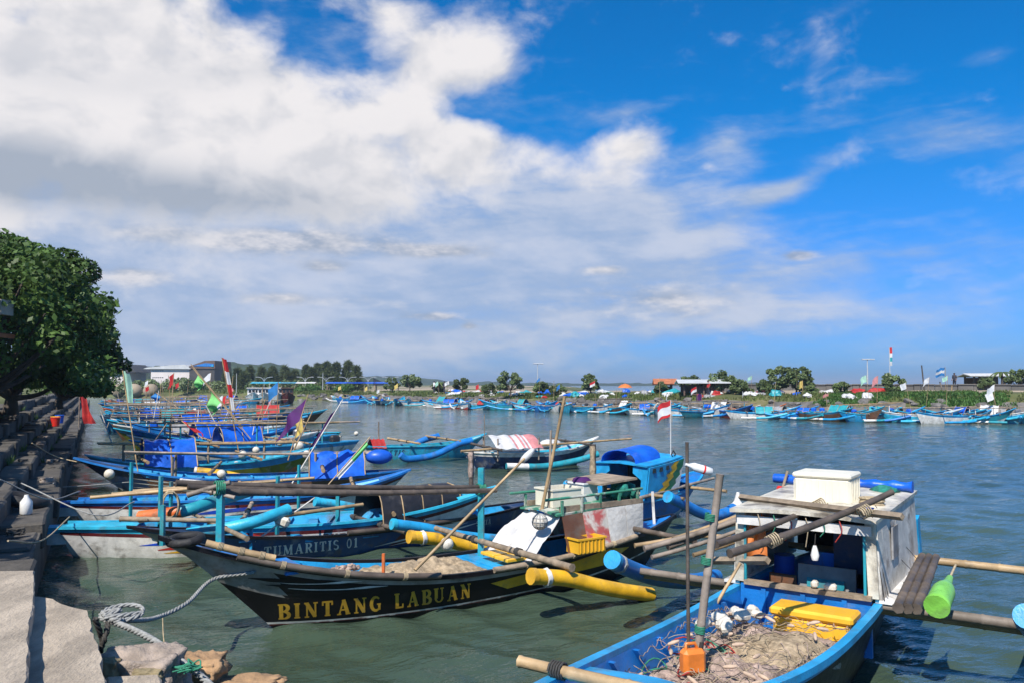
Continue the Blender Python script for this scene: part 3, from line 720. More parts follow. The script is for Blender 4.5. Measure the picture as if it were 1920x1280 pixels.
# ---------------------------------------------------------------- stroke lettering with slab serifs
def lettering(word, gap=0.2, bold=1.0):
    K, N = 0.19 * bold, 0.085 * bold
    out = []; X = 0.0
    def line(x0, y0, x1, y1, w, n=4):
        d = Vector((x1 - x0, y1 - y0)); q = Vector((-d.y, d.x)).normalized() * w / 2
        return [((x0 + (x1 - x0) * i / n - q.x, y0 + (y1 - y0) * i / n - q.y), (x0 + (x1 - x0) * i / n + q.x, y0 + (y1 - y0) * i / n + q.y)) for i in range(n + 1)]
    def arc(cx, cy, rx, ry, a0, a1, w0, w1=None, n=12):
        w1 = w0 if w1 is None else w1; r = []
        for i in range(n + 1):
            a = R(a0 + (a1 - a0) * i / n); w = w0 + (w1 - w0) * math.sin(math.pi * i / n); c, q = math.cos(a), math.sin(a)
            r.append(((cx + c * (rx - w / 2), cy + q * (ry - w / 2)), (cx + c * (rx + w / 2), cy + q * (ry + w / 2))))
        return r
    def ser(x, y, w=0.34): return line(x - w / 2, y, x + w / 2, y, 0.08 * bold)
    G = {
     'B': (0.66, lambda: [line(.17, 0, .17, 1, K), ser(.13, .04, .26), ser(.13, .96, .26), arc(.32, .74, .24, .22, -90, 90, N, K), arc(.34, .26, .27, .22, -90, 90, N, K), line(.17, .96, .33, .96, N), line(.17, .5, .35, .5, N), line(.17, .04, .35, .04, N)]),
     'I': (0.36, lambda: [line(.18, 0, .18, 1, K), ser(.18, .04), ser(.18, .96)]),
     'N': (0.78, lambda: [line(.15, 0, .15, 1, N), line(.13, .98, .62, .04, K), line(.64, 0, .64, 1, N), ser(.14, .04, .26), ser(.1, .96, .22), ser(.66, .96, .26)]),
     'T': (0.68, lambda: [line(.34, 0, .34, 1, K), line(.03, .95, .65, .95, .1 * bold), ser(.34, .04), line(.06, .72, .06, .98, N), line(.62, .72, .62, .98, N)]),
     'A': (0.80, lambda: [line(.12, 0, .39, 1, N), line(.39, 1, .66, 0, K), line(.2, .33, .58, .33, N), ser(.12, .04, .26), ser(.66, .04, .3)]),
     'G': (0.74, lambda: [arc(.38, .5, .30, .45, 45, 325, N, K), line(.60, .08, .60, .46, .13 * bold), ser(.58, .46, .26)]),
     'L': (0.64, lambda: [line(.17, 0, .17, 1, K), ser(.17, .96), line(.06, .05, .58, .05, .1 * bold), line(.56, .02, .56, .3, N)]),
     'U': (0.74, lambda: [line(.15, .3, .15, 1, K), arc(.36, .33, .25, .29, 180, 360, K * .8, N), line(.59, .3, .59, 1, N), ser(.15, .96), ser(.59, .96, .26)]),
     'M': (0.92, lambda: [line(.13, 0, .15, 1, N), line(.15, 1, .44, .1, K), line(.44, .1, .72, 1, N), line(.75, 0, .73, 1, K), ser(.13, .04, .24), ser(.76, .04, .3), ser(.11, .96, .2), ser(.78, .96, .2)]),
     'R': (0.72, lambda: [line(.17, 0, .17, 1, K), ser(.15, .04, .3), ser(.13, .96, .26), arc(.34, .73, .24, .23, -90, 90, N, K), line(.17, .96, .35, .96, N), line(.17, .5, .35, .5, N), line(.36, .5, .62, .02, K * .9), ser(.63, .04, .2)]),
     'S': (0.60, lambda: [arc(.3, .735, .21, .22, 20, 270, N, K * .9), arc(.3, .265, .21, .22, 90, -160, N, K * .9)]),
     'P': (0.66, lambda: [line(.17, 0, .17, 1, K), ser(.17, .04), ser(.13, .96, .26), arc(.34, .72, .25, .24, -90, 90, N, K), line(.17, .96, .35, .96, N), line(.17, .48, .35, .48, N)]),
     'H': (0.80, lambda: [line(.17, 0, .17, 1, K), line(.63, 0, .63, 1, K), line(.17, .5, .63, .5, N), ser(.17, .04), ser(.17, .96), ser(.63, .04), ser(.63, .96)]),
     'Y': (0.72, lambda: [line(.36, 0, .36, .48, K), line(.1, 1, .37, .45, K), line(.62, 1, .37, .45, N), ser(.36, .04), ser(.12, .96, .26), ser(.62, .96, .24)]),
     'J': (0.50, lambda: [line(.33, .25, .33, 1, K), arc(.19, .26, .14, .22, 180, 360, N), ser(.33, .96)]),
     'E': (0.62, lambda: [line(.17, 0, .17, 1, K), line(.06, .95, .55, .95, .1), line(.06, .05, .57, .05, .1), line(.17, .5, .44, .5, N)]),
     'V': (0.72, lambda: [line(.1, 1, .36, 0, K), line(.62, 1, .36, 0, N), ser(.1, .96, .24), ser(.62, .96, .24)]),
     '0': (0.60, lambda: [arc(.3, .5, .2, .45, 0, 360, K * .85, K * .5, 20)]),
     '1': (0.44, lambda: [line(.24, 0, .24, 1, K), ser(.24, .04), line(.08, .8, .24, .97, N)]),
     'q': (0.5, lambda: [arc(.22, .35, .16, .25, 0, 360, N, N, 14), line(.4, -.25, .4, .6, N)]), 'u': (0.5, lambda: [line(.1, .2, .1, .6, N), arc(.24, .22, .14, .18, 180, 360, N), line(.4, 0, .4, .6, N)]),
     'i': (0.26, lambda: [line(.13, 0, .13, .6, N), line(.13, .76, .13, .88, N)]), 'e': (0.5, lambda: [arc(.24, .32, .17, .26, 0, 310, N), line(.08, .32, .42, .32, N * .8)]),
     't': (0.36, lambda: [line(.16, .0, .16, .9, N), line(.02, .6, .32, .6, N)]), 's': (0.4, lambda: [arc(.2, .44, .13, .13, 20, 270, N), arc(.2, .16, .13, .13, 90, -160, N)]),
     'a': (0.5, lambda: [arc(.22, .3, .16, .25, 0, 360, N, N, 14), line(.4, 0, .4, .6, N)]), ' ': (0.42, lambda: []), }
    for ci, ch in enumerate(word):
        w, fn = G[ch]
        for st in fn(): out.append((ci, [((a[0] + X, a[1]), (b[0] + X, b[1])) for a, b in st]))
        X += w + gap
    return out

# ================================================================ BINTANG LABUAN: the black boat in the middle
bt = Boat(P(298, 1008, 1.25), P(1264, 966, 0.76), B=0.62, fb=0.46, draft=0.30, ob=1.35, os=0.7, bowx=2.0,
          label='long black outrigger boat lettered BINTANG LABUAN in gold', group='near moored boats')
LA = bt.L
def fnA(t, q):
    if t > 0.865 + (1 - q) * 0.07 and q > 0.52: return 1         # bare grey bow
    if q > 0.90 and t > 0.42: return 1
    return 0
bt.hull(fnA, ['black_paint', 'grey_paint'], 110, 26, inner='sky_paint', rail='black_paint', railr=(0.03, 0.028), deck=(0.10, 0.86), deckmat='blue_paint')
bt.stripe([(LA - 1.22, 0.10), (LA - 2.2, 0.075), (LA - 4, 0.07), (LA * 0.30, 0.12), (0.8, 0.3)], 0.028, 'worn_white', 1, taper=False)
bt.stripe([(LA - 1.22, 0.075), (LA - 2.2, 0.062), (LA - 4, 0.056), (LA * 0.30, 0.098)], 0.012, 'maroon_paint', 1, taper=False)
for dz, x0_, x1_ in ((0.70, 0.95, 2.0), (0.60, 1.15, 2.35)):
    bt.stripe([(LA - x0_, dz + 0.02), (LA - (x0_ + x1_) / 2, dz - 0.06), (LA - x1_, dz - 0.10)], 0.05, 'black_paint', 1, off=0.006)
    bt.stripe([(LA - x0_ - 0.25, dz - 0.045), (LA - (x0_ + x1_) / 2 - 0.2, dz - 0.095), (LA - x1_ - 0.25, dz - 0.13)], 0.035, 'silver_paint', 1, off=0.005)
bt.text('BINTANG LABUAN', bt.xpx(560, .3) + .28, 0.145, 0.205, 'gold_paint', 1, slant=-0.2, gap=0.24, wide=0.94, bold=1.2)
for poly in ([(2.9, .38), (1.9, .50), (2.3, .34), (1.4, .46), (1.9, .26), (2.7, .24)], [(4.1, .30), (3.2, .38), (3.5, .26), (2.9, .26), (3.8, .18)]):
    bt.patch(poly, 'yellow_paint', 1)
bt.ribs([0.30, 0.38, 0.46, 0.54, 0.62, 0.70, 0.78])
bt.thwart(LA * 0.82, 0.3, 'blue_paint', 0.03); bt.thwart(LA * 0.48, 0.14, 'sky_paint'); bt.thwart(LA * 0.44, 0.5, 'sky_paint', 0.04)
# rubbing pole along the near gunwale
for a, b_, m_ in ((0.60, 0.905, 'bamboo_dark'), (0.855, 0.945, 'bamboo_tan'), (0.16, 0.50, 'driftwood')):
    pts = [bt.pt(a + (b_ - a) * i / 10, 1, 1) + Vector((0, 0.055, 0.035 if m_ != 'bamboo_tan' else 0.10)) for i in range(11)]
    mb = MB(); mb.tube(pts, 0.042, 8); o = mb.build('rubbing_pole', [m_], bt.e)
    for i in (2, 5, 8):
        l = MB(); l.coil(pts[i], pts[i + 1] - pts[i], 0.046, 0.06, 4, 0.006); l.build('lashing', ['rope_tan'], o)
# black tube lying on the bow
tb = MB(); tb.torus(bt.pt(0.965, 1, 0) + Vector((0, 0, 0.06)), 0.21, 0.05, (0.12, 0, 1), 26, 9, sq=0.8); o = tb.build('inner_tube', ['rubber'])
o.location = bt.o; o.rotation_euler = (0, 0, bt.rz); tag(o, 'black rubber tube lying on the grey bow of the black boat', 'tube')
# blue rack posts and the two long dark bamboos they carry
pA = bt.at(412, 1040, 0.95); pB = bt.at(902, 1018, 0.62)
def top_of(b, px, py, ref):
    w = b.wor(ref); q = Q(px, py, w.y); return b.loc(q)
tA = top_of(bt, 411, 912, pA); tB = top_of(bt, 901, 876, pB)
bt.post(pA.x, pA.y, pA.z - 0.05, tA.z, 0.085, 'teal_paint'); bt.post(pB.x, pB.y, pB.z - 0.35, tB.z, 0.095, 'teal_paint')
for (pxa, pya, pxb, pyb, r_) in ((330, 905, 905, 912, 0.042), (395, 921, 930, 918, 0.045), (352, 912, 900, 921, 0.036)):
    a = top_of(bt, pxa, pya, pA); b_ = top_of(bt, pxb, pyb, pB); bt.pole(a, b_, r_, 'bamboo_dark', 'rack_pole', 0.03)
for (px, py, ref) in ((411, 914, pA), (901, 916, pB)):
    l = MB(); l.coil(top_of(bt, px, py, ref), (1, 0, 0), 0.085, 0.12, 5, 0.01); l.build('lashing', ['rope_green'], bt.e)
bt.pole(top_of(bt, 352, 927, pA), top_of(bt, 432, 903, pA), 0.035, 'bamboo_grey', 'rack_pole'); bt.pole(top_of(bt, 380, 918, pA), top_of(bt, 440, 932, pA), 0.03, 'bamboo_grey', 'rack_pole')
# shelter amidships: sloping side boards, a flat top with a green rail
X0 = bt.xpx(1172); XB = bt.xpx(1058); XC = bt.xpx(948); CL = XB - X0
def cab(x, side, lvl):
    t = bt.tx(x); b_ = bt.b(t); zt = bt.h(t) + 0.05
    lo, hi = Vector((x, side * (b_ + .02), zt)), Vector((x, side * bt.b(max(t, .24)) * .78, bt.h(.3) + .65 - .03 * x)); return lo.lerp(hi, lvl)
for side in (1, -1):
    segs = ((X0, X0 + CL * .30, 'worn_white'), (X0 + CL * .30 + .012, X0 + CL * .62, 'worn_white'), (X0 + CL * .62 + .012, X0 + CL, 'peeling_red'))
    for a, b_, m_ in segs:
        mb = MB(); mb.grid([[cab(x, side, 0).lerp(cab(x, side, 1), v) for v in (0, .25, .5, .75, 1)] for x in (a, (a + b_) / 2, b_)], 0, False, 0.02 * side); mb.build('side_board', [m_], bt.e)
mb = MB(); top = []
for x in (X0 + .05, X0 + CL / 2, X0 + CL, X0 + CL + .5): top.append([cab(x, 1, 1), cab(x, 0.0, 1) + Vector((0, 0, 0.04)), cab(x, -1, 1)])
mb.grid(top, 0, False, 0.03); mb.build('shelter_roof', ['peeling_green'], bt.e)
# grey-white cloth over the forward frame, and dark brown side
rows = []; rs = random.Random(4)
for i in range(13):
    u = i / 12; x = XB + 0.42 + u * (XC - XB - 0.42); row = []
    for j in range(11):
        v = j / 10; y = 0.50 - v * 1.0; z = cab(XB, 1, 1).z - 0.02 - u * 0.58 - 0.03 * math.sin(v * 15 + u * 4) - 0.02 * math.sin(u * 9)
        row.append(Vector((x, y * (0.88 + 0.3 * u), z + rs.uniform(-.008, .008))))
    rows.append(row)
mb = MB(); mb.grid(rows, 0, True, 0.008); o = mb.build('front_cloth', ['tarp_white'], bt.e)
mb = MB(); mb.grid([[cab(XB + .01 + u * 0.40, 1, v) for v in (0, .5, 1)] for u in (0, .5, 1)], 0, False, 0.01); mb.build('side_board', ['brown_paint'], bt.e)
# rails on the roof
for side in (1, -1):
    pr = []
    for k in range(5):
        x = X0 + 0.1 + k * (CL + .3) / 4; p = cab(x, side, 1); mb = MB(); mb.box(p + Vector((0, 0, 0.11)), (0.035, 0.035, 0.22)); mb.build('rail_post', ['peeling_green'], bt.e); pr.append(p + Vector((0, 0, 0.23)))
    mb = MB(); mb.tube([pr[0] - Vector((.1, 0, 0)), pr[2], pr[-1] + Vector((.3, 0, 0.02))], 0.022, 6); mb.build('rail', ['peeling_green'], bt.e)
    mb = MB(); mb.box((X0 + CL / 2 + .2, pr[2].y, cab(X0 + CL / 2, side, 1).z + 0.055), (CL + .4, 0.035, 0.08)); mb.build('rail_board', ['driftwood'], bt.e)
mb = MB(); mb.box((X0 + 0.45, -0.05, cab(X0, 1, 1).z + 0.36), (0.75, 0.85, 0.03), rot=Matrix.Rotation(0.06, 3, 'Y')); o = mb.build('shelf_board', ['driftwood'], bt.e)
for dx in (-0.3, 0.3):
    mb = MB(); mb.box((X0 + 0.45 + dx, -0.3, cab(X0, 1, 1).z + 0.18), (0.04, 0.04, 0.36)); mb.build('rail_post', ['driftwood'], bt.e)
# booms and floats
zb_ = 0.62
for px_a, py_a, px_b, py_b, za, zb2 in ((1062, 1066, 560, 1015, .58, .72), (1215, 1050, 700, 985, .62, .62)):
    a = bt.at(px_a, py_a, za); b_ = bt.at(px_b, py_b, zb2)
x1b = bt.xpx(930); x2b = x1b - 2.3
bt.boom(x1b, 1.75, 1.75, 0.66, 0.05, 'driftwood'); bt.boom(x2b, 1.7, 1.75, 0.74, 0.045, 'bamboo_dark')
for side in (1, -1):
    f = bt.float([(x1b + 0.55, side * 1.62, 0.60), (x1b + 0.0, side * 1.62, 0.50), (x1b - 0.5, side * 1.62, 0.34), (x1b - 1.0, side * 1.62, 0.20), (x1b - 1.5, side * 1.62, 0.08)], 0.10, ['yellow_paint', 'yellow_paint'], None, 'gold_paint')
    l = MB(); l.coil((x1b + 0.32, side * 1.62, 0.56), (1, 0, -.15), 0.106, 0.07, 4, 0.012); l.build('lashing', ['flag_white'], f)
# stern post, motor cover
bt.post(0.55, 0.1, 0.45, 1.22, 0.05, 'white_paint', (0.05, 0))
mb = MB(); mb.rbox((1.15, 0.0, 0.78), (0.42, 0.34, 0.30), 0.06); mb.build('motor_cover', ['tarp_black'], bt.e)
mb = MB(); mb.rbox((0.95, 0.05, 0.88), (0.16, 0.26, 0.26), 0.04); mb.build('motor_tank', ['blue_paint'], bt.e)
bt.post(bt.xpx(700), .30, 0.30, 0.82, 0.04, 'orange_paint')

# ================================================================ things carried by the black boat
def put(o, boat, label, cat, group=None):
    """leave an object built in a boat's local coordinates at its place in the world as a thing of its own"""
    o.location = boat.o; o.rotation_euler = (0, 0, boat.rz); return tag(o, label, cat, group)
def heap(boat, x0, x1, wide, z0, hgt, m, seed, name='fishing_net', n=46, k=26):
    rows = []
    for i in range(n + 1):
        u = i / n; x = x0 + (x1 - x0) * u; bb = (boat.b(boat.tx(x)) - 0.06) * wide; row = []
        for j in range(k + 1):
            v = -1 + 2 * j / k; q = Vector((x * 3.1 + seed, v * 2.3, seed))
            e = max(0, 1 - abs(2 * u - 1) ** 3) ** .7 * max(0, 1 - abs(v) ** 4)
            row.append(Vector((x + mnoise.noise(q * 2) * 0.03, v * bb, z0 + e * (hgt * (0.65 + 0.5 * mnoise.noise(q * 0.8)) + 0.05 * mnoise.noise(q * 3) + 0.028 * mnoise.noise(q * 9) + 0.02 * abs(mnoise.noise(q * 17))))))
        rows.append(row)
    mb = MB(); mb.grid(rows, 0, True); return mb.build(name, [m])
def strands(n, gen, r, mats, seed, name):
    mb = MB(); rs = random.Random(seed)
    for i in range(n): mb.tube(gen(rs), r, 4, rs.randrange(len(mats)))
    return mb.build(name, mats)
put(heap(bt, LA * 0.44 + .3, LA * 0.72, 0.94, 0.38, 0.26, 'net_tan', 3.0), bt, 'tan heaped fishing net inside the black boat', 'fishing net')
def coilgen(rs):
    c = Vector((LA * 0.665 + rs.uniform(-.15, .15), 0.12 + rs.uniform(-.12, .12), 0.46 + rs.uniform(0, .06))); r = rs.uniform(.12, .3)
    return [c + Vector((math.cos(a) * r, math.sin(a) * r * 0.8, 0.03 * math.sin(a * 2 + r * 9))) for a in (2 * math.pi * k / 18 for k in range(19))]
put(strands(12, coilgen, 0.009, ['rope_tan', 'net_tan'], 5, 'rope_coil'), bt, 'coil of tan rope on the net in the black boat', 'rope')
pp = bt.at(655, 1063, 0.62); mb = MB()
for i in range(15): mb.ball(pp + Vector((random.uniform(-.15, .15), random.uniform(-.08, .05), random.uniform(-.03, .02))), random.uniform(.03, .055), 9, 0, sq=(random.uniform(.7, 1.6), 1, random.uniform(.4, .8)), jit=.42)
put(mb.build('rag_bundle', ['net_pink']), bt, 'crumpled pale rag bundle on the near rail of the black boat', 'rag')
# yellow boards and crate in front of the cloth
for k in range(2):
    mb = MB(); mb.rbox((XC - .02, 0.30 - k * 0.36, bt.h(.4) + 0.06 + k * 0.005), (0.62, 0.33, 0.045), 0.008); put(mb.build('hatch_board', ['plastic_yellow']), bt, ('near' if k == 0 else 'far') + ' yellow hatch board before the white cloth of the black boat', 'board')
def crate(loc, size, rz, m, label, cat='crate', group=None, slats=True):
    e = empty('plastic_crate', loc, rz, label, cat, group); L_, W_, H_ = size; th = 0.018
    for nm, c, s_ in (('side', (0, W_ / 2, H_ / 2), (L_, th, H_)), ('side', (0, -W_ / 2, H_ / 2), (L_, th, H_)), ('end', (L_ / 2 - th / 2 - .001, 0, H_ / 2), (th, W_ - th * 1.2, H_ - .004)), ('end', (-L_ / 2 + th / 2 + .001, 0, H_ / 2), (th, W_ - th * 1.2, H_ - .004)), ('bottom', (0, 0, th / 2 + .003), (L_ - th * 2.4, W_ - th * 1.4, th))):
        mb = MB(); mb.box(c, s_); mb.build(nm, [m], e)
    mb = MB()
    for c, s_ in (((0, W_ / 2 + .008, H_), (L_ + .04, .03, .025)), ((0, -W_ / 2 - .008, H_), (L_ + .04, .03, .025)), ((L_ / 2 + .006, 0, H_ + .002), (.03, W_ + .01, .025)), ((-L_ / 2 - .006, 0, H_ + .002), (.03, W_ + .01, .025))): mb.box(c, s_)
    mb.build('crate_rim', [m], e)
    if slats:
        for k in range(7):
            for sd in (1, -1):
                mb = MB(); mb.box((-L_ / 2 + L_ * (k + .5) / 7, sd * (W_ / 2 + .016), H_ * .48), (.014, .014, H_ * .8)); mb.build('crate_rib', [m], e)
    return e
cp = bt.wor((XB + .12, 0.66, bt.h(.3) + 0.06)); crate(cp, (0.50, 0.26, 0.20), bt.rz, 'plastic_yellow', 'yellow ribbed crate at the near rail before the white cloth')
cp = bt.wor((XB + .05, -0.08, cab(X0 + CL * .8, 1, 1).z + 0.05)); crate(cp, (0.55, 0.42, 0.26), bt.rz, 'plastic_cream', 'cream open tub on the railed roof of the black boat', 'tub', slats=False)
cp = bt.wor((XB - .48, -0.15, cab(X0 + CL * .8, 1, 1).z + 0.05)); crate(cp, (0.3, 0.36, 0.30), bt.rz + .1, 'plastic_white', 'white tub with purple cloth beside the cream tub', 'tub', slats=False)
mb = MB(); mb.ball(bt.wor((XB - .48, -0.15, cab(X0 + CL * .8, 1, 1).z + 0.36)), 0.17, 10, 0, (1, 1, .45), .12); tag(mb.build('purple_cloth', ['flag_purple']), 'purple cloth stuffed into the white tub on the black boat', 'cloth')
mb = MB()
for k in range(14): mb.ball(bt.wor((X0 + 0.12 + random.uniform(-.1, .25), 0.12 + random.uniform(-.2, .2), cab(X0, 1, 1).z + 0.1 + random.uniform(0, .14))), random.uniform(.07, .12), 8, 0, jit=.25)
tag(mb.build('net_bundle', ['net_green']), 'dark green net bundle at the aft corner of the railed roof', 'fishing net')
# poles standing on the black boat
ref = bt.at(940, 1040, 0.62)
def slanted(boat, pa, pb, ra, rb, r, m, name='bamboo_pole', label=None, cat='pole', group=None):
    a = Q(pa[0], pa[1], ra); b = Q(pb[0], pb[1], rb); e = MB(); e.bamboo(Vector((0, 0, 0)), b - a, r); o = e.build(name, [m]); o.location = a; tag(o, label, cat, group); return o, a, b
dA = bt.wor(ref).y
o, a_, b_ = slanted(bt, (778, 1068), (988, 854), dA - 1.2, dA - 0.2, 0.022, 'bamboo_tan', 'marker_pole', 'tan bamboo marker pole leaning out of the net of the black boat')
mb = MB(); mb.ball((0, 0, 0), 0.06, 8, 0, (2.2, .8, .8), .2); c = mb.build('pole_cloth', ['flag_white'], o); c.location = (b_ - a_); c.rotation_euler = (0, -.75, 0)
def ballfloat(px, py, depth, r, m='foam', label='', grooved=False):
    mb = MB(); mb.ball((0, 0, 0), r, 18, 0, (1, 1, 1), 0.015)
    if grooved:
        for k in range(6):
            a = k * math.pi / 6; mb.torus((0, 0, 0), r * 1.01, 0.008, (math.cos(a), math.sin(a), 0), 24, 5, 1)
        for zz in (-.5, 0, .5): mb.torus((0, 0, zz * r), r * math.sqrt(1 - zz * zz) * 1.01, 0.008, (0, 0, 1), 24, 5, 1)
    o = mb.build('buoy', [m, 'rope_grey']); o.location = Q(px, py, depth); return tag(o, label, 'buoy', 'loose buoys')
ballfloat(838, 1019, dA - 0.9, 0.085, 'foam', 'pale round buoy on the slanting marker pole of the black boat')
ballfloat(1012, 977, dA + 0.35, 0.11, 'foam', 'white netted ball buoy hanging before the white cloth', True)
zc = cab(X0 + 1.2, 1, 1).z; pw = bt.wor((XB + .15, 0.30, zc))
slanted(bt, (1016, 955), (1059, 742), pw.y, pw.y - 0.1, 0.028, 'bamboo_tan', 'upright_pole', 'tall tan bamboo pole leaning right above the black boat cabin')
slanted(bt, (1029, 955), (1033, 806), pw.y + .1, pw.y + .1, 0.022, 'bamboo_grey', 'upright_pole', 'short grey pole beside the tall tan one on the black boat cabin')

# ================================================================ TUMARITIS 01: navy boat behind the black one
tm = Boat(P(238, 988, 0.76), P(1010, 938, 0.50), B=0.60, fb=0.35, draft=0.25, ob=1.2, os=0.6, bowx=2.0,
          label='navy blue outrigger boat lettered TUMARITIS 01, behind the black boat', group='near moored boats')
LT = tm.L
def fnT(t, q): return 1 if (t > 0.90 + (1 - q) * 0.08 and q < 0.9) else (2 if (q < 0.42 and t > 0.72) else 0)
tm.hull(fnT, ['marine_paint', 'grey_paint', 'blue_paint'], 90, 20, inner='sky_paint', rail='black_paint', deck=(0.1, 0.83), deckmat='navy_paint')
tm.text('TUMARITIS 01', tm.xpx(448, .2) - .30, 0.12, 0.18, 'silver_paint', 1, slant=-0.16, gap=0.17, wide=0.98)
tm.stripe([(LT - 4.0, .08), (LT - 5, .20), (LT - 6.0, .32)], 0.03, 'silver_paint', 1); tm.stripe([(LT - 4.3, .06), (LT - 5.3, .17), (LT - 6.4, .30)], 0.03, 'silver_paint', 1)
tm.patch([(LT - 4.3, .05), (LT - 4.6, .36), (LT - 5.6, .28), (LT - 4.8, .07)], 'maroon_paint', 1)
tm.text('SEVIA', 1.9, 0.22, 0.10, 'silver_paint', 1, slant=-0.1)
tm.ribs([0.45, 0.53, 0.61, 0.69, 0.77]); tm.thwart(LT * 0.52, 0.30, 'sky_paint'); tm.thwart(LT * 0.66, 0.14, 'sky_paint'); tm.thwart(LT * 0.79, 0.2, 'sky_paint')
# black cloth shelter with pale battens, open towards the bow
x0s, x1s = tm.xpx(838), tm.xpx(690)
rows = []; rs = random.Random(8)
for i in range(9):
    x = x0s + (x1s - x0s) * i / 8; b_ = tm.b(tm.tx(x)) + 0.03; zt = tm.h(tm.tx(x)) + 0.06; row = []
    for y, z in ((b_, zt), (b_ * .93, zt + .22), (b_ * .84, zt + .44), (b_ * .72, zt + .56), (0, zt + .60), (-b_ * .72, zt + .56), (-b_ * .84, zt + .44), (-b_, zt)): row.append(Vector((x, y + rs.uniform(-.01, .01), z + rs.uniform(-.012, .012))))
    rows.append(row)
mb = MB(); mb.grid(rows, 0, True, 0.008); tp = mb.build('tarp_cover', ['tarp_black'], tm.e)
for i in (0, 2, 4, 6, 8):
    mb = MB(); mb.tube([p + Vector((0, .012, .01)) for p in rows[i][:5]], 0.014, 5); mb.build('batten', ['bamboo_tan'], tp)
pts = [tm.pt(tm.tx(x0s - .3 + (x1s - x0s + 1.0) * i / 8), 1, 1) + Vector((0, .05, .05)) for i in range(9)]
mb = MB(); mb.tube(pts, 0.045, 8); mb.build('rubbing_pole', ['bamboo_dark'], tm.e)
mb = MB(); mb.ball((x0s - .35, -.1, .82), .2, 12, 0, (1.2, .8, .6), .1); put(mb.build('cloth_bundle', ['flag_pink']), tm, 'faded pink bundle behind the black tent of the navy boat', 'bundle')
xb1 = tm.xpx(690); xb2 = xb1 + 2.1
tm.boom(xb1, 1.75, 1.75, .46, .045, 'bamboo_dark'); tm.boom(LT * .83, 1.5, 1.6, .66, .04, 'driftwood')
for sd, cc in ((1, 'sky_paint'), (-1, 'cyan_paint')):
    tm.float([(xb1 + .35, sd * 1.62, .66), (xb1 - .3, sd * 1.62, .52), (xb1 - 1.2, sd * 1.62, .28), (xb1 - 2.4, sd * 1.62, .12), (xb1 - 3.4, sd * 1.62, .3)], .09, [cc, 'white_paint'], .93, 'cyan_paint')
p1 = tm.at(305, 985, .8); tm.post(p1.x, p1.y, .5, 1.12, .07, 'teal_paint'); p2 = tm.at(633, 985, .45); tm.post(p2.x, p2.y, .2, 1.0, .07, 'teal_paint')
p3 = tm.at(471, 1008, .46); tm.post(p3.x, p3.y, .2, .68, .05, 'sky_paint')
tm.float([tm.at(540, 955, .85), tm.at(460, 982, .70), tm.at(352, 1000, .55)], 0.10, ['cyan_paint'], cap='cyan_paint')
o, a_, b_ = slanted(tm, (478, 1014), (590, 932), tm.wor(p3).y, tm.wor(p3).y + .8, .014, 'worn_white', 'marker_pole', 'thin white marker pole with a foam block over the navy boat')
mb = MB(); mb.rbox((0, 0, 0), (.24, .18, .17), .04, rot=Matrix.Rotation(.4, 3, 'Y')); o = mb.build('foam_block', ['foam']); o.location = a_.lerp(b_, .45); tag(o, 'white foam block tied on the thin pole above the navy boat', 'foam float')

# ================================================================ PUTRA RAHAYU: white hull with a red and blue swoosh, stern to the quay
def white_boat(bow, stern, label, word, wx, wz, wh, wm, rail, stripe_cols, skeg=True, side=-1, dirx=1):
    b = Boat(bow, stern, B=.60, fb=.50, draft=.28, ob=1.0, os=0.2, sternw=.5, label=label, group='near moored boats'); L_ = b.L
    b.hull(lambda t, q: 1 if q > .88 else (2 if .80 < q <= .88 else 0), ['white_paint', rail, 'maroon_paint'], 70, 24, inner='sky_paint', rail=rail, deck=(.16, .9), deckmat=rail)
    if skeg:
        mb = MB(); mb.box((-.26, 0, b.h(0) - .06), (.62, .34, .10)); mb.build('stern_platform', [rail], b.e)
        mb = MB(); mb.box((-.10, 0, b.h(0) - .20), (.42, .46, .17)); mb.build('transom_box', ['white_paint'], b.e)
    for (pts, w, m_) in stripe_cols: b.stripe([(x, z) for x, z in pts], w, m_, side)
    if word: b.text(word, wx, wz, wh, wm, side, slant=.1, gap=.14, dirx=dirx)
    b.ribs([.3, .4, .5, .6, .7]); b.thwart(L_ * .35); b.thwart(L_ * .55); b.thwart(L_ * .72); return b
pr = white_boat(P(930, 912, 1.0), P(118, 984, .56), 'white boat with a red swoosh lettered PUTRA RAHAYU, stern to the quay', 'PUTRA RAHAYU', 4.35, .16, .17, 'maroon_paint', 'cyan_paint',
    [([(1.6, .14), (2.3, .22), (3.0, .34), (3.4, .32)], .10, 'red_paint'), ([(1.3, .22), (2.0, .28), (2.7, .36)], .05, 'cobalt_paint'), ([(1.7, .08), (2.4, .14), (3.3, .26)], .05, 'yellow_paint'), ([(2.1, .04), (2.9, .12), (3.9, .20)], .05, 'sky_paint')])
pr.boom(3.0, 1.5, .75, .62, .045, 'driftwood'); pr.boom(5.6, 1.5, .75, .66, .045, 'bamboo_tan')
for sd in (1,): pr.float([(6.3, sd * 1.42, .55), (5.5, sd * 1.42, .40), (4.3, sd * 1.42, .18), (2.8, sd * 1.42, .12)], .10, ['cyan_paint', 'white_paint'], .9)
for k, (px, py) in enumerate(((300, 985), (520, 968))):
    q = pr.at(px, py, .7); pr.post(q.x, q.y, .4, 1.5 - .1 * k, .06, 'teal_paint')
pr.pole(pr.at(225, 972, .84), pr.at(410, 975, .80), .045, 'driftwood', 'rubbing_pole'); pr.pole(pr.at(490, 972, .76), pr.at(680, 945, .8), .04, 'bamboo_tan', 'rubbing_pole')
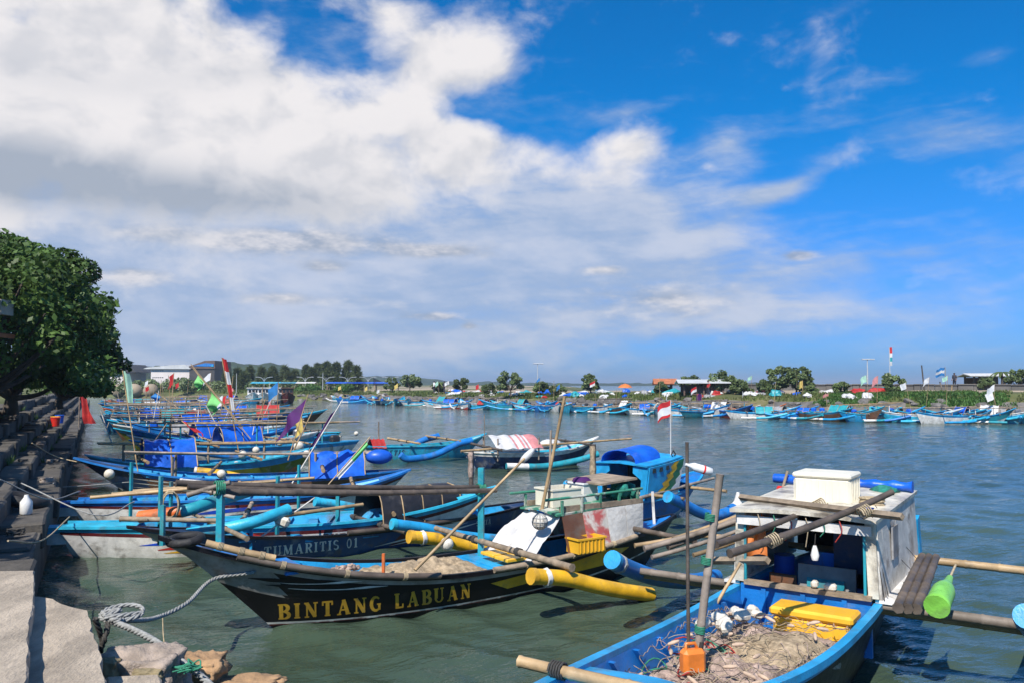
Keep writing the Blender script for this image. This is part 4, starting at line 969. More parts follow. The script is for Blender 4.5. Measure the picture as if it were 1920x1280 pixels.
qs = white_boat(P(770, 880, 1.0), P(140, 938, .52), 'white boat with a blue rail lettered quietsa, second from the foreground at the quay', 'quietsa', 1.35, .18, .20, 'navy_paint', 'blue_paint',
    [([(2.4, .22), (3.4, .30), (4.4, .34)], .08, 'cobalt_paint'), ([(2.8, .12), (3.8, .20), (5.2, .28)], .06, 'navy_paint')])
qs.boom(3.2, 1.5, .75, .64, .045, 'bamboo_tan'); qs.boom(5.8, 1.5, .75, .68, .045, 'bamboo_tan')
for sd in (1,): qs.float([(6.6, sd * 1.42, .5), (5.6, sd * 1.42, .36), (4.3, sd * 1.42, .18), (2.8, sd * 1.42, .12)], .10, ['cyan_paint', 'orange_paint'], .8)
qs.float([qs.at(475, 918, 1.0), qs.at(400, 940, .95), qs.at(340, 958, .85), qs.at(262, 968, .75)], .105, ['teal_paint', 'orange_paint'], .62)
for k in range(3): qs.pole(qs.at(170 + 40 * k, 932 - 6 * k, 1.1), qs.at(470 + 60 * k, 905 - 5 * k, 1.3), .032, 'bamboo_tan', 'rack_pole')
for px, py, hh in ((245, 945, 1.5), (320, 960, 1.25), (560, 925, 1.3)):
    q = qs.at(px, py, .7); qs.post(q.x, q.y, .35, hh, .055, 'teal_paint')
mb = MB()
for k in range(9): mb.torus(qs.at(320, 945, 1.0) + Vector((random.uniform(-.02, .02), random.uniform(-.03, .03), random.uniform(-.03, .03))), .13, .01, (random.uniform(-.2, .2), 1, 0), 18, 5, sq=1.7)
put(mb.build('rope_coil', ['rope_tan']), qs, 'hank of pale rope hanging on a post of the boat lettered quietsa', 'rope')

# ================================================================ navy boat with the blue tent, bow to the quay
nv = Boat(P(138, 858, 1.05), P(768, 880, .52), B=.66, fb=.44, draft=.3, ob=1.4, os=.5, bowx=2.0, label='navy bowed boat with grey streaks and a tilted blue tent, bow to quay', group='near moored boats')
LN = nv.L
nv.hull(lambda t, q: 1 if (t > .80 + (1 - q) * .1 and q > .25) else (2 if q < .45 else (0 if q > .86 else 3)), ['blue_paint', 'navy_paint', 'grey_paint', 'brown_paint'], 70, 20, inner='sky_paint', rail='blue_paint', deck=(.1, .86), deckmat='navy_paint')
for k in range(3): nv.stripe([(LN - 1.5, .52 - k * .12), (LN - 2.5, .40 - k * .10), (LN - 3.8, .32 - k * .09)], .035, 'worn_white', 1)
nv.tarp(nv.xpx(682), nv.xpx(580), 1.12, 'tarp_blue', seed=3); nv.ribs([.4, .5, .6, .7]); nv.thwart(LN * .5); nv.thwart(LN * .65); nv.thwart(LN * .78)
nv.boom(LN * .28, 1.6, 1.6, .72, .05, 'bamboo_tan'); nv.boom(LN * .6, 1.6, 1.6, .72, .045, 'bamboo_tan')
for sd in (1, -1): nv.float([(LN * .68, sd * 1.5, .5), (LN * .6, sd * 1.5, .4), (LN * .45, sd * 1.5, .15), (LN * .22, sd * 1.5, .14)], .11, ['white_paint' if sd > 0 else 'yellow_paint', 'sky_paint'], .75, 'white_paint')
mb = MB(); mb.ball((LN * .10, .05, .92), .26, 14, 0, (1.5, 1, .8), .03); mb.build('motor_cover', ['plastic_blue'], nv.e)
for k in range(3): nv.pole((LN * .12, -.55 + .3 * k, 1.02), (LN * .86, -.4 + .25 * k, 1.12 + .04 * k), .036, 'bamboo_grey', 'rack_pole', .04)
for x in (LN * .3, LN * .72): nv.post(x, -.3, .3, 1.06, .06, 'driftwood'); nv.post(x, .3, .3, 1.06, .06, 'driftwood')

# green and red boat with the big blue tent
gr = Boat(P(158, 852, 1.0), P(592, 838, .95), B=.66, fb=.62, draft=.3, ob=.9, os=.8, label='sky blue, green and red boat with an upright blue tent near the quay', group='near moored boats')
LG = gr.L
gr.hull(lambda t, q: 0 if q > .78 else (1 if q > .50 else 2), ['sky_paint', 'olive_paint', 'orange_paint'], 50, 18, inner='cyan_paint', rail='cyan_paint')
gr.tarp(gr.xpx(362), gr.xpx(266), 1.38, 'tarp_blue', seed=9, flat=True); gr.ribs([.4, .5, .6]); gr.thwart(LG * .3); gr.thwart(LG * .45)
gr.boom(LG * .32, 1.6, 1.7, .8, .045, 'bamboo_tan'); gr.boom(LG * .78, 1.6, 1.6, .85, .045, 'bamboo_tan')
for sd in (1, -1): gr.float([(LG * .85, sd * 1.5, .5), (LG * .7, sd * 1.5, .32), (LG * .5, sd * 1.5, .15), (LG * .2, sd * 1.5, .14)], .1, ['sky_paint', 'white_paint'], .85)
for k in range(2): gr.pole((LG * .1, -.35 + .5 * k, 1.15), (LG * .95, -.3 + .4 * k, 1.3), .034, 'bamboo_tan', 'rack_pole', .03)
for x in (LG * .25, LG * .5, LG * .85): gr.post(x, 0.1, .3, 1.24, .06, 'driftwood')

# ================================================================ blue boat with the lightning bolts
lb = Boat(Q(1318, 880, 20.2), (0.35, 15.9, .60), B=.62, fb=.52, draft=.3, ob=1.0, os=.5, bowx=2.2, label='blue cabin boat painted with yellow, green and white lightning bolts', group='near moored boats')
LL = lb.L
lb.hull(lambda t, q: 1 if q < .42 and t > .62 else (0 if t < .62 or q > .4 else 1), ['blue_paint', 'white_paint'], 60, 18, inner='sky_paint', rail='sky_paint', deck=(.1, .84), deckmat='blue_paint')
xa = lb.xpx(1166); xb_ = xa + 1.2
def lbc(x, side, lvl):
    b_ = lb.b(lb.tx(min(x, LL * .66))); return Vector((x, side * b_ * (1.0 + .16 * lvl), lb.h(lb.tx(x)) + 0.02 + lvl * (.70 + .06 * (x - xa))))
for side in (-1, 1):
    mb = MB(); mb.grid([[lbc(xa + (xb_ - xa + .12 * v) * u, side, v) for v in (0, .25, .5, .75, 1)] for u in (0, .2, .4, .6, .8, 1)], 0, False, .025 * side); mb.build('cabin_side', ['sky_paint'], lb.e)
    def lp(u, v, o): 
        p = lbc(xa + (xb_ - xa + .12 * v) * u, side, v); return p + Vector((0, side * o, .0))
    def bolt(us, m_, o):
        mb = MB(); n = len(us); L_ = [u for u, _ in us]; R__ = [r for _, r in us]; rows = []
        for k in range(n): v = .02 + .96 * k / (n - 1); rows.append([lp(us[k][0], v, o), lp(us[k][1], v, o)])
        mb.grid(rows, 0, False); mb.build('painted_bolt', [m_], lb.e)
    zig = [(.22, .40), (.36, .54), (.30, .50), (.46, .64), (.40, .60), (.56, .74), (.50, .70), (.66, .82), (.60, .78), (.70, .86)]
    bolt(zig, 'yellow_paint', .032); bolt([(b + .005, min(1, b + .22)) for a, b in zig], 'green_paint', .032); bolt([(min(.95, b + .225), 1.0) for a, b in zig], 'white_paint', .032)
    for k in range(3): mb = MB(); p = lp(.12 + .19 * k, .88, .025); mb.box(p, (.10, .03, .09)); mb.build('window', ['glass_dark'], lb.e)
mb = MB(); mb.grid([[lbc(x, 1, 1) + Vector((0, 0, .01)), lbc(x, 0, 1) + Vector((0, 0, .05)), lbc(x, -1, 1) + Vector((0, 0, .01))] for x in (xa - .08, (xa + xb_) / 2, xb_ + .12)], 0, False, .03); mb.build('cabin_roof', ['sky_paint'], lb.e)
mb = MB(); mb.grid([[lbc(xb_ + .12 * v, s_, v) for v in (0, .5, 1)] for s_ in (1, .5, 0, -.5, -1)], 0, False, .02); mb.build('cabin_front', ['sky_paint'], lb.e)
for s_ in (1, -1):   # stern arch round the dark doorway
    mb = MB(); mb.grid([[lbc(xa, s_, v), lbc(xa, s_ * (.78 if v < .8 else .45), v)] for v in (0, .3, .6, .8, 1)], 0, False, .03 * s_); mb.build('door_jamb', ['sky_paint'], lb.e)
mb = MB(); mb.box((xa + .85, 0, .90), (.02, .95, .66)); mb.build('bulkhead', ['interior_shade'], lb.e)  # near-black sheet standing in for the shade behind the doorway
rows = []
for i in range(7):
    x = xa - .02 + .9 * i / 6; rows.append([Vector((x, .46 * math.cos(a) + .08, lbc(x, 0, 1).z + .05 + .26 * max(0, math.sin(a)) ** .8)) for a in (math.pi * j / 10 for j in range(11))])
mb = MB(); mb.grid(rows, 0, True, .012); tq_ = mb.build('roof_tarp', ['tarp_blue'], lb.e)
mb = MB(); mb.torus(lbc(xb_ - .05, -.8, 1) + Vector((0, 0, .10)), .08, .015, (0, 1, 0), 4, 5); mb.build('lamp_frame', ['rubber'], lb.e)
lb.boom(xa + .1, 1.5, 1.5, .66, .045, 'bamboo_tan'); lb.boom(xa + 1.75, 1.5, 1.5, .66, .045, 'bamboo_tan')
for sd in (1, -1):
    f = lb.float([(xa - .25, sd * 1.35, .72), (xa + .3, sd * 1.35, .52), (xa + 1.0, sd * 1.35, .25), (xa + 1.7, sd * 1.35, .14), (xa + 2.3, sd * 1.35, .22), (xa + 2.5, sd * 1.35, .30)], .115, ['blue_paint', 'white_paint'], .74, 'sky_paint')
    mb = MB(); mb.tube([(xa + 2.45, sd * 1.35, .3), (xa + 2.5, sd * 1.35, .56)], [.09, .035], 8); mb.build('float_horn', ['white_paint'], f)
a = top_of(lb, 1040, 958, Vector((0, -1, 0))); lb.pole((xa - .6, -.70, .62), (LL * .93, -.55, .78), .04, 'bamboo_grey', 'rubbing_pole')
pr_ = lb.loc(Q(1333, 598 + 0, 20)); fb_ = lbc(xb_ + .05, -.6, 1); lb.flag(fb_, fb_ + Vector((.02, 0, 1.28)), ['flag_red', 'flag_white', 'flag_white', 'flag_red'], (.32, .36), .012, 'worn_white', seed=2)

mb = MB(); mb.ball(Vector((xb_ + .45, -.05, lb.h(.85) + .2)), .17, 14, 0, (1.2, 1, .95), .12); put(mb.build('net_sack', ['net_tan']), lb, 'straw coloured sack on the bow of the lightning bolt boat', 'sack')
for (px, py, wrap) in ((883, 862, 'net_pink'), (1112, 850, 'net_tan')):
    d_ = lb.o.y + .2 + (1.5 if px < 1000 else 0); base = Q(px, 912, d_); top = Q(px + 2, py - 18, d_); e = empty('wrapped_post', (base.x, base.y, .25), 0, ('left' if px < 1000 else 'right') + ' of two posts wrapped in pale rags behind the black boat', 'post')
    hh = top.z - .25; mb = MB(); mb.tube([(0, 0, 0), (.01, 0, hh)], .05, 7); mb.build('post', ['bamboo_dark'], e)
    rows = [[Vector((math.cos(a) * (r_ + .02 * math.sin(a * 5)), math.sin(a) * (r_ + .015 * math.cos(a * 4)), hh * f_)) for a in (2 * math.pi * k / 12 for k in range(13))] for f_, r_ in ((.98, .055), (.92, .07), (.84, .05), (.7, .068), (.58, .054))]
    mb = MB(); mb.grid(rows, 0, True); mb.build('rag', [wrap], e)
# two boats beyond, moored in the open water
def open_boat(bow, stern, label, hullm, railm, innerm, B=.55, **k):
    b = Boat(bow, stern, B=B, fb=.52, draft=.28, ob=.9, os=.5, label=label, group='boats moored in open water', **k)
    b.hull(lambda t, q: 1 if q > .86 else 0, [hullm, railm], 40, 12, inner=innerm, rail=railm); return b
je = open_boat(P(912, 812, .9), P(684, 836, .56), 'teal boat lettered JETIS with raised blue floats in open water', 'cyan_paint', 'cyan_paint', 'teal_paint', sternw=.5)
je.text('JETIS', .75, .20, .20, 'navy_paint', -1, slant=.1, dirx=1)
je.boom(je.L * .3, 1.7, 1.7, .72, .05, 'bamboo_tan'); je.boom(je.L * .62, 1.7, 1.7, .76, .05, 'bamboo_tan')
for sd in (1, -1): je.float([(je.L * .72, sd * 1.6, .75), (je.L * .6, sd * 1.6, .62), (je.L * .42, sd * 1.6, .25), (je.L * .22, sd * 1.6, .15), (je.L * .16, sd * 1.6, .32)], .13, ['blue_paint', 'blue_paint'])
je.pole((.6, .1, .5), (.6, .12, 1.5), .03, 'bamboo_grey', 'post'); je.tarp(.2, .75, .85, 'tarp_red', seed=5, frames=False)
tw = open_boat(P(1122, 818, 1.0), P(868, 846, .6), 'dark blue boat with a red and white striped awning in open water', 'navy_paint', 'white_paint', 'cyan_paint')
x0_, x1_ = tw.xpx(915), tw.xpx(1000); rows = []
for i in range(22):
    x = x0_ + (x1_ - x0_) * i / 21; rows.append([Vector((x, u * .95, 1.15 - .42 * max(0, -u) ** 1.3 - .12 * max(0, u) + .02 * math.sin(i * 1.1))) for u in (-1, -.7, -.35, 0, .4, .8)])
mb = MB(); mb.grid(rows, 0, True)
for f in range(len(mb.f)): mb.m[f] = 1 if (f // 5) in (9, 12, 14, 16, 17, 18, 19, 20) else 0
aw = mb.build('striped_awning', ['tarp_white', 'flag_pink'], tw.e)
for x in (x0_ + .1, x1_ - .1):
    for y in (.75, -.75): tw.post(x, y, .3, 1.08, .05, 'bamboo_grey')
tw.boom(tw.L * .16, 1.6, 1.6, .75, .05, 'bamboo_dark'); tw.boom(tw.L * .78, 1.6, 1.6, .85, .05, 'bamboo_dark')
for sd in (1, -1): tw.float([(tw.L * .85, sd * 1.5, .5), (tw.L * .7, sd * 1.5, .3), (tw.L * .45, sd * 1.5, .14), (tw.L * .2, sd * 1.5, .2)], .11, ['teal_paint', 'white_paint'], .8)
tw.pole((-.3, -.7, .68), (tw.L + 1.0, -.72, .95), .045, 'bamboo_tan', 'side_pole'); tw.post(x0_ - .1, .1, .3, 1.9, .03, 'bamboo_grey')
mb = MB(); mb.ball((tw.L * .62, -.1, .78), .30, 14, 0, (1.5, .9, .6), .08); mb.build('sack_cover', ['tarp_white'], tw.e)

# ================================================================ the cabin boat at the right, bow towards the camera
cL, cR = P(1400, 1090, .8), P(1623, 1122, .8); bc = (cL + cR) / 2; HC = Vector((-.57, -.82, 0)).normalized()
bowC = bc + HC * 5.5; bowC.z = 1.25; sternC = bc - HC * 3.6; sternC.z = .78
cb = Boat(bowC, sternC, B=.74, fb=.72, draft=.3, ob=1.1, os=.4, bowx=2.0, sternw=.5, label='blue and black cabin boat heaped with nets in the right foreground', group='near moored boats')
LC = cb.L; XK = 3.6      # the bulkhead
cb.hull(lambda t, q: 1 if q > .90 else 0, ['black_paint', 'sky_paint'], 70, 20, inner='blue_paint', rail='sky_paint', railr=(.04, .03), floor=.18, deck=(.08, .80), deckmat='sky_paint')
cb.ribs([.46, .52, .58, .64, .70, .76], 'blue_paint')
bK = cb.b(cb.tx(XK))
mb = MB(); mb.box((XK, 0, .50), (.05, 2 * bK - .10, .58)); mb.build('bulkhead', ['blue_paint'], cb.e)
for y in (-.42, .0, .42): mb = MB(); mb.box((XK + .035, y, .50), (.02, .05, .54)); mb.build('bulkhead_batten', ['blue_paint'], cb.e)
mb = MB(); mb.box((XK + .02, .03, .815), (.10, 2 * bK - .14, .045)); mb.build('bulkhead_plank', ['driftwood'], cb.e)
mb = MB(); mb.box((XK + .06, .0, .30), (.07, 2 * bK - .2, .05)); mb.build('ledge', ['blue_paint'], cb.e)
# cabin
ZR, CB = 1.58, XK - 2.25; ww = bK + .02; wt_ = bK - .02
def wallgrid(side): return [[Vector((x, side * (ww + (wt_ - ww) * v), cb.h(cb.tx(x)) + .02 + (ZR - cb.h(cb.tx(x)) - .03 + .02 * (XK - x)) * v)) for v in (0, .2, .4, .6, .8, 1)] for x in [CB + (XK - .03 - CB) * i / 8 for i in range(9)]]
for side in (1, -1):
    mb = MB(); mb.grid(wallgrid(side), 0, False, .03 * side); mb.build('cabin_wall', ['worn_white'], cb.e)
    mb = MB(); mb.box((XK - .02, side * (ww - .06), 1.19), (.06, .10, .76), rot=Matrix.Rotation(side * .03, 3, 'X')); mb.build('door_post', ['cream_paint'], cb.e)
    mb = MB(); mb.box((XK - .75, side * (ww + .028), 1.28), (.30, .02, .34)); mb.build('window', ['tarp_grey'], cb.e)
    for k in range(6):
        x = CB + .2 + k * .36; mb = MB(); mb.box((x, side * (ww + .004), 1.13), (.012, .008, .7), rot=Matrix.Rotation(side * .03, 3, 'X')); mb.build('wall_batten', ['white_paint'], cb.e)
    mb = MB(); mb.box(((CB + XK) / 2, side * (bK + .07), .78), (2.2, .18, .03)); mb.build('side_deck', ['white_paint'], cb.e)
rows = [[Vector((x, y, ZR + .03 * (1 - (y / wt_) ** 2) + .02 * (XK - x))) for y in (wt_ + .05, wt_ * .5, 0, -wt_ * .5, -wt_ - .05)] for x in [CB - .1 + (XK + .12 - CB + .1) * i / 6 for i in range(7)]]
mb = MB(); mb.grid(rows, 0, False, .04); mb.build('cabin_roof', ['cream_paint'], cb.e)
mb = MB(); mb.box((XK + .05, 0, ZR - .085), (.03, 2 * wt_ - .02, .10)); mb.build('fascia', ['white_paint'], cb.e)
mb = MB(); mb.box((CB + .02, 0, 1.17), (.03, 2 * wt_ - .04, .76)); mb.build('rear_wall', ['interior_shade'], cb.e)  # coloured near-black, so the shade under the roof is painted in
mb = MB(); mb.box((XK - .55, .10, .70), (.05, .62, .52), rot=Matrix.Rotation(-.10, 3, 'Y')); o = mb.build('engine_panel', ['tarp_grey'], cb.e)
mb = MB(); mb.box((XK - .50, .10, .78), (.02, .40, .10), rot=Matrix.Rotation(-.10, 3, 'Y')); mb.build('paint_smear', ['teal_paint'], o); mb = MB(); mb.box((XK - .50, .10, .55), (.02, .55, .10), rot=Matrix.Rotation(-.10, 3, 'Y')); mb.build('paint_smear', ['teal_paint'], o)
mb = MB(); mb.box((XK - .5, .62 * -1 + .25, .66), (.04, .30, .34)); mb.build('wood_panel', ['brown_paint'], cb.e)
mb = MB(); mb.box((XK - .9, .35, 1.1), (.04, .5, .5)); mb.build('wood_panel', ['navy_paint'], cb.e)
mb = MB(); mb.tube([(XK - 1.0, -.5, .5), (XK - 1.0, -.5, .95)], .12, 14); mb.build('drum', ['plastic_blue'], cb.e)
# stern board
st = cb.loc(Q(1722, 1040, 11.4)); mb = MB(); mb.box((st.x, st.y, .92), (.16, .05, .55), rot=Matrix.Rotation(.25, 3, 'Y')); mb.build('stern_board', ['sky_paint'], cb.e)
# booms with floats
for x, z, r_, m_ in ((XK - .09, .735, .055, 'bamboo_grey'), (XK - 2.0, .88, .05, 'bamboo_tan'), (XK - .22, .66, .05, 'bamboo_tan')):
    cb.boom(x, 2.35, 2.15, z, r_, m_)
cb.boom(LC - 1.15, .95, .70, 1.10, .05, 'bamboo_tan')
for side, ylat in ((1, -2.0), (-1, 2.0)):
    yl = -ylat if True else 0
for yl in (-2.05, 2.05):
    f = cb.float([(XK + .45, yl, .95), (XK + .1, yl, .80), (XK - .8, yl, .50), (XK - 1.9, yl, .25), (XK - 2.8, yl, .15)], .105, ['blue_paint', 'blue_paint'], None, 'sky_paint', 16)
    l = MB(); l.coil((XK + .30, yl, .88), (1, 0, .4), 0.112, .05, 3, .010); l.build('lashing', ['rope_grey'], f)
# poles laid over the cabin roof
for k, (pa, da, pb, db, r_, m_, sg) in enumerate((((1252, 1024), 10.5, (1528, 902), 11.2, .048, 'bamboo_grey', .05), ((1208, 1028), 10.4, (1512, 926), 10.9, .04, 'bamboo_grey', .04), ((1368, 1037), 7.5, (1672, 922), 8.75, .040, 'bamboo_dark', .03), ((1342, 1020), 7.9, (1532, 948), 9.2, .036, 'bamboo_dark', .02), ((1190, 1022), 10.9, (1400, 975), 11.2, .03, 'bamboo_tan', .03), ((1262, 1010), 10.6, (1502, 914), 11.3, .032, 'bamboo_tan', .04), ((1222, 1044), 9.9, (1440, 972), 10.4, .028, 'bamboo_grey', .03), ((1300, 1040), 9.5, (1475, 978), 9.9, .026, 'bamboo_tan', .02))):
    cb.pole(cb.loc(Q(*pa, da)), cb.loc(Q(*pb, db)), r_, m_, 'roof_pole', sg)
a = cb.loc(Q(1388, 931, 9.9)); b_ = cb.loc(Q(1692, 968, 8.0)); mb = MB(); d_ = b_ - a; mb.tube([a, b_], .038, 4, sm=False); mb.build('roof_plank', ['driftwood'], cb.e)
for pt_ in ((1400, 1038, 9.6), (1440, 1010, 9.4)): pass
mb = MB(); a = cb.loc(Q(1320, 1050, 9.9)); b_ = cb.loc(Q(1440, 1050, 9.0)); mb.tube([a, b_], .045, 4, sm=False); mb.build('cross_plank', ['driftwood'], cb.e)
cb.pole(cb.loc(Q(1335, 1145, 8.8)), cb.loc(Q(1388, 1055, 8.9)), .02, 'bamboo_tan', 'stay_pole')
for (px, py, d_) in ((1537, 945, 9.1), (1622, 958, 8.3), (1455, 942, 10.8), (1450, 1012, 7.8)):
    l = MB(); l.coil(cb.loc(Q(px, py, d_)), cb.inv @ Vector((.7, .2, .3)), .06, .12, 5, .008); l.build('lashing', ['rope_tan'], cb.e)
# bundle of three dark bamboos on the starboard booms
for k in range(3):
    mb = MB(); a = Q(1684 + 17 * k, 1139 + 1 * k, 8.0 + .02 * k); b_ = Q(1729 + 13 * k, 1042 + 1 * k, 9.55); mb.bamboo(Vector((0, 0, 0)), b_ - a, .05); o = mb.build('bamboo_pole', ['bamboo_dark']); o.location = a
    tag(o, ('left', 'middle', 'right')[k] + ' one of three dark bamboos lying across the booms beside the white cabin', 'pole', 'bundled bamboos')
# green bottle float hanging from the booms
gb = empty('bottle_float', Q(1757, 1135, 7.9), 0, 'green plastic bottle float hung between the booms of the cabin boat', 'float')
a, b_ = Vector((0, 0, 0)), Q(1792, 1058, 8.6) - gb.location; d_ = b_.normalized()
mb = MB(); mb.tube([d_ * x for x in (0, .03, .30, .38, .48, .62)], [.105, .108, .105, .085, .045, .03], 18); mb.build('bottle', ['plastic_green'], gb)
mb = MB(); mb.tube([d_ * -.02, d_ * .025], .115, 18); mb.build('bottle_base', ['lime_paint'], gb); mb = MB(); mb.tube([d_ * .6, b_], .012, 5); mb.build('cord', ['rope_tan'], gb)

# ---- things aboard
def cput(o, label, cat, group=None): return put(o, cb, label, cat, group)
# yellow cool box
e = empty('cool_box', cb.wor((XK + .34, .20, .32)), cb.rz, 'yellow cool box in front of the blue bulkhead', 'cool box')
mb = MB(); mb.rbox((0, 0, .155), (.34, .76, .31), .03); mb.build('body', ['plastic_yellow'], e); mb = MB(); mb.rbox((0, 0, .355), (.38, .82, .09), .025); mb.build('lid', ['plastic_yellow'], e)
# cream ribbed box on the roof
e = empty('foam_box', cb.wor((XK - .95, .02, ZR + .05)), cb.rz, 'cream ribbed foam box on the white cabin roof', 'box')
mb = MB(); mb.rbox((0, 0, .145), (.50, .62, .29), .025); mb.build('body', ['plastic_cream'], e); mb = MB(); mb.rbox((0, 0, .315), (.53, .65, .06), .02); mb.build('lid', ['plastic_cream'], e)
for k in range(8):
    for sx in (1, -1): mb = MB(); mb.box((sx * .254, -.26 + .074 * k, .15), (.012, .022, .24)); mb.build('box_rib', ['plastic_cream'], e)
for k in range(6):
    for sy in (1, -1): mb = MB(); mb.box((-.2 + .08 * k, sy * .314, .15), (.022, .012, .24)); mb.build('box_rib', ['plastic_cream'], e)
rows = []
for i in range(25):
    y = -.95 + 1.7 * i / 24; rr = .075 + .012 * math.sin(i * 1.9) + .01 * math.sin(i * 4.3); rows.append([Vector((CB + .15 + rr * math.cos(a), y, ZR + .15 + rr * .8 * math.sin(a))) for a in (2 * math.pi * k / 12 for k in range(12))])
mb = MB(); mb.loft(rows, 0, True, True, True); cput(mb.build('tarp_roll', ['tarp_blue']), 'rolled blue tarpaulin at the back edge of the white cabin roof', 'tarpaulin')
mb = MB(); mb.ball((CB + .3, .45, ZR + .10), .12, 10, 0, (1.2, 1.4, .6), .2); cput(mb.build('net_bundle', ['net_green']), 'small green net bundle beside the blue roll on the cabin roof', 'fishing net')
mb = MB()
for k in range(7): mb.torus((XK - .9, .52, ZR + .06 + .012 * k), .13 - .008 * (k % 3), .012, (random.uniform(-.1, .1), random.uniform(-.1, .1), 1), 18, 5)
cput(mb.build('rope_coil', ['rope_tan']), 'coil of brown rope on the cabin roof beside the foam box', 'rope')
e = empty('red_float', Q(1463, 922, 11.0), 0, 'red plastic float on a stick left of the cabin roof', 'float'); mb = MB(); mb.rbox((0, 0, 0), (.11, .08, .16), .02, rot=Matrix.Rotation(.25, 3, 'Y')); mb.build('body', ['plastic_red'], e)
mb = MB(); mb.tube([(-.06, 0, -.25), (.10, 0, .28)], .018, 6); mb.build('stick', ['driftwood'], e)
# orange cloth hanging at the cabin post
rows = []; c0 = Q(1432, 968, 9.35)
for i in range(12):
    u = i / 11; rows.append([c0 + Vector((-.05 + (v - .5) * (.10 + .26 * u) - .10 * u, .03 * math.sin(v * 9 + u * 3), -.44 * u - .03 * math.sin(v * 6))) for v in [j / 8 for j in range(9)]])
mb = MB(); mb.grid(rows, 0, True); tag(mb.build('orange_cloth', ['tarp_orange']), 'orange cloth hanging from the left corner of the white cabin', 'cloth')
e = empty('hanging_lamp', Q(1528, 1040, 8.75), 0, 'pale lamp bulb hanging before the cabin opening', 'lamp'); mb = MB(); mb.tube([(0, 0, -.05), (0, 0, 0), (0, 0, .06), (0, 0, .10)], [.032, .045, .03, .016], 12); mb.build('bulb', ['plastic_white'], e); mb = MB(); mb.tube([(0, 0, .1), (.01, 0, .22)], .005, 4); mb.build('cord', ['rope_dark'], e)
# nets, floats and cords
nets = heap(cb, XK + .50, LC - 1.1, .94, .42, .38, 'net_pink', 11.0, 'fishing_net', 70, 40); cput(nets, 'large heap of pinkish brown net filling the cabin boat', 'fishing net')
tan = MB(); rs = random.Random(21)
def netz(x, y):
    return .50 + .17 * max(0, 1 - abs((x - XK - 2.1) / 1.9) ** 2)
rows = []
for i in range(25):
    u = i / 24; row = []
    for j in range(13):
        v = j / 12; x = XK + .85 + 1.2 * u + .3 * v; y = -.20 + .8 * v + .12 * math.sin(u * 5); q = Vector((x * 4, y * 4, 7)); row.append(Vector((x, y, netz(x, y) + .07 + .06 * mnoise.noise(q) + .03 * mnoise.noise(q * 4) - .22 * (abs(2 * u - 1) ** 4) - .15 * abs(2 * v - 1) ** 5)))
    rows.append(row)
tan.grid(rows, 0, True); cput(tan.build('fishing_net', ['net_tan']), 'straw coloured net spread over the pinkish heap', 'fishing net')
def cord(rs):
    x, y = rs.uniform(XK + .7, LC - 2.0), rs.uniform(-.5, .5); a = rs.uniform(0, 6.28); pts = []
    for k in range(16):
        a += rs.uniform(-.7, .7); x = min(LC - 1.6, max(XK + .65, x + math.cos(a) * .06)); lim = cb.b(cb.tx(x)) - .12; y = min(lim, max(-lim, y + math.sin(a) * .06)); pts.append((x, y, netz(x, y) + .085 + rs.uniform(-.03, .03)))
    return curve_pts(pts, 40)
cput(strands(80, cord, .003, ['rope_dark', 'rope_tan', 'net_tan', 'net_pink', 'rope_tan', 'net_pink'], 4, 'net_cords'), 'tangle of dark cords over the nets of the cabin boat', 'cord')['kind'] = 'stuff'
def redcord(rs):
    c = Vector((XK + 2.4 + rs.uniform(-.4, .4), -.25 + rs.uniform(-.25, .2), .64 + rs.uniform(-.04, .06))); r = rs.uniform(.08, .22); sq = rs.uniform(.5, 1)
    return [c + Vector((math.cos(a) * r, math.sin(a) * r * sq, .03 * math.sin(a * 2))) for a in (2 * math.pi * k / 16 for k in range(17))]
cput(strands(13, redcord, .007, ['rope_red', 'rope_red', 'rope_dark', 'rope_green'], 9, 'rope_coil'), 'red and dark cord coils among the nets of the cabin boat', 'cord')['kind'] = 'stuff'
fl = MB(); fl.tube([(-.055, 0, 0), (-.045, 0, 0), (0, 0, 0), (.045, 0, 0), (.055, 0, 0)], [.006, .013, .018, .013, .006], 8); f0 = fl.build('net_float', ['cork_float'])
for k in range(34):
    o = f0 if k == 0 else f0.copy()
    if k: col.objects.link(o)
    x = rs.uniform(XK + .7, LC - 1.9); lim = cb.b(cb.tx(x)) - .2; y = rs.uniform(-lim, lim); o.location = cb.wor((x, y, netz(x, y) + .10 + rs.uniform(-.01, .02))); o.rotation_euler = (rs.uniform(-.4, .4), rs.uniform(-.4, .4), rs.uniform(0, 6.28))
    tag(o, 'small tan spindle float lying in the nets of the cabin boat', 'net float', 'spindle floats in the nets')
fb0 = MB(); fb0.rbox((0, 0, 0), (.15, .11, .09), .03); f1 = fb0.build('foam_float', ['foam'])
for k in range(9):
    o = f1 if k == 0 else f1.copy()
    if k: col.objects.link(o)
    t = k / 12; x = XK + .62 + 1.7 * t; y = -.34 + .10 * math.sin(k * 2.1); o.location = cb.wor((x, y, netz(x, y) + .11 + .02 * math.sin(k * 5))); o.rotation_euler = (rs.uniform(-.5, .5), rs.uniform(-.5, .5), rs.uniform(0, 6)); s_ = rs.uniform(.75, 1.15); o.scale = (s_, s_, s_)
    tag(o, 'dirty white foam block among the nets of the cabin boat', 'foam float', 'foam blocks in the nets')
for k, y in enumerate((.28, .12)):
    mb = MB(); mb.rbox((XK + .02, y, .875 + .01 * k), (.09, .12 if k == 0 else .07, .075), .02); cput(mb.build('foam_float', ['foam']), ('larger' if k == 0 else 'smaller') + ' white foam float on the plank above the blue bulkhead', 'foam float')
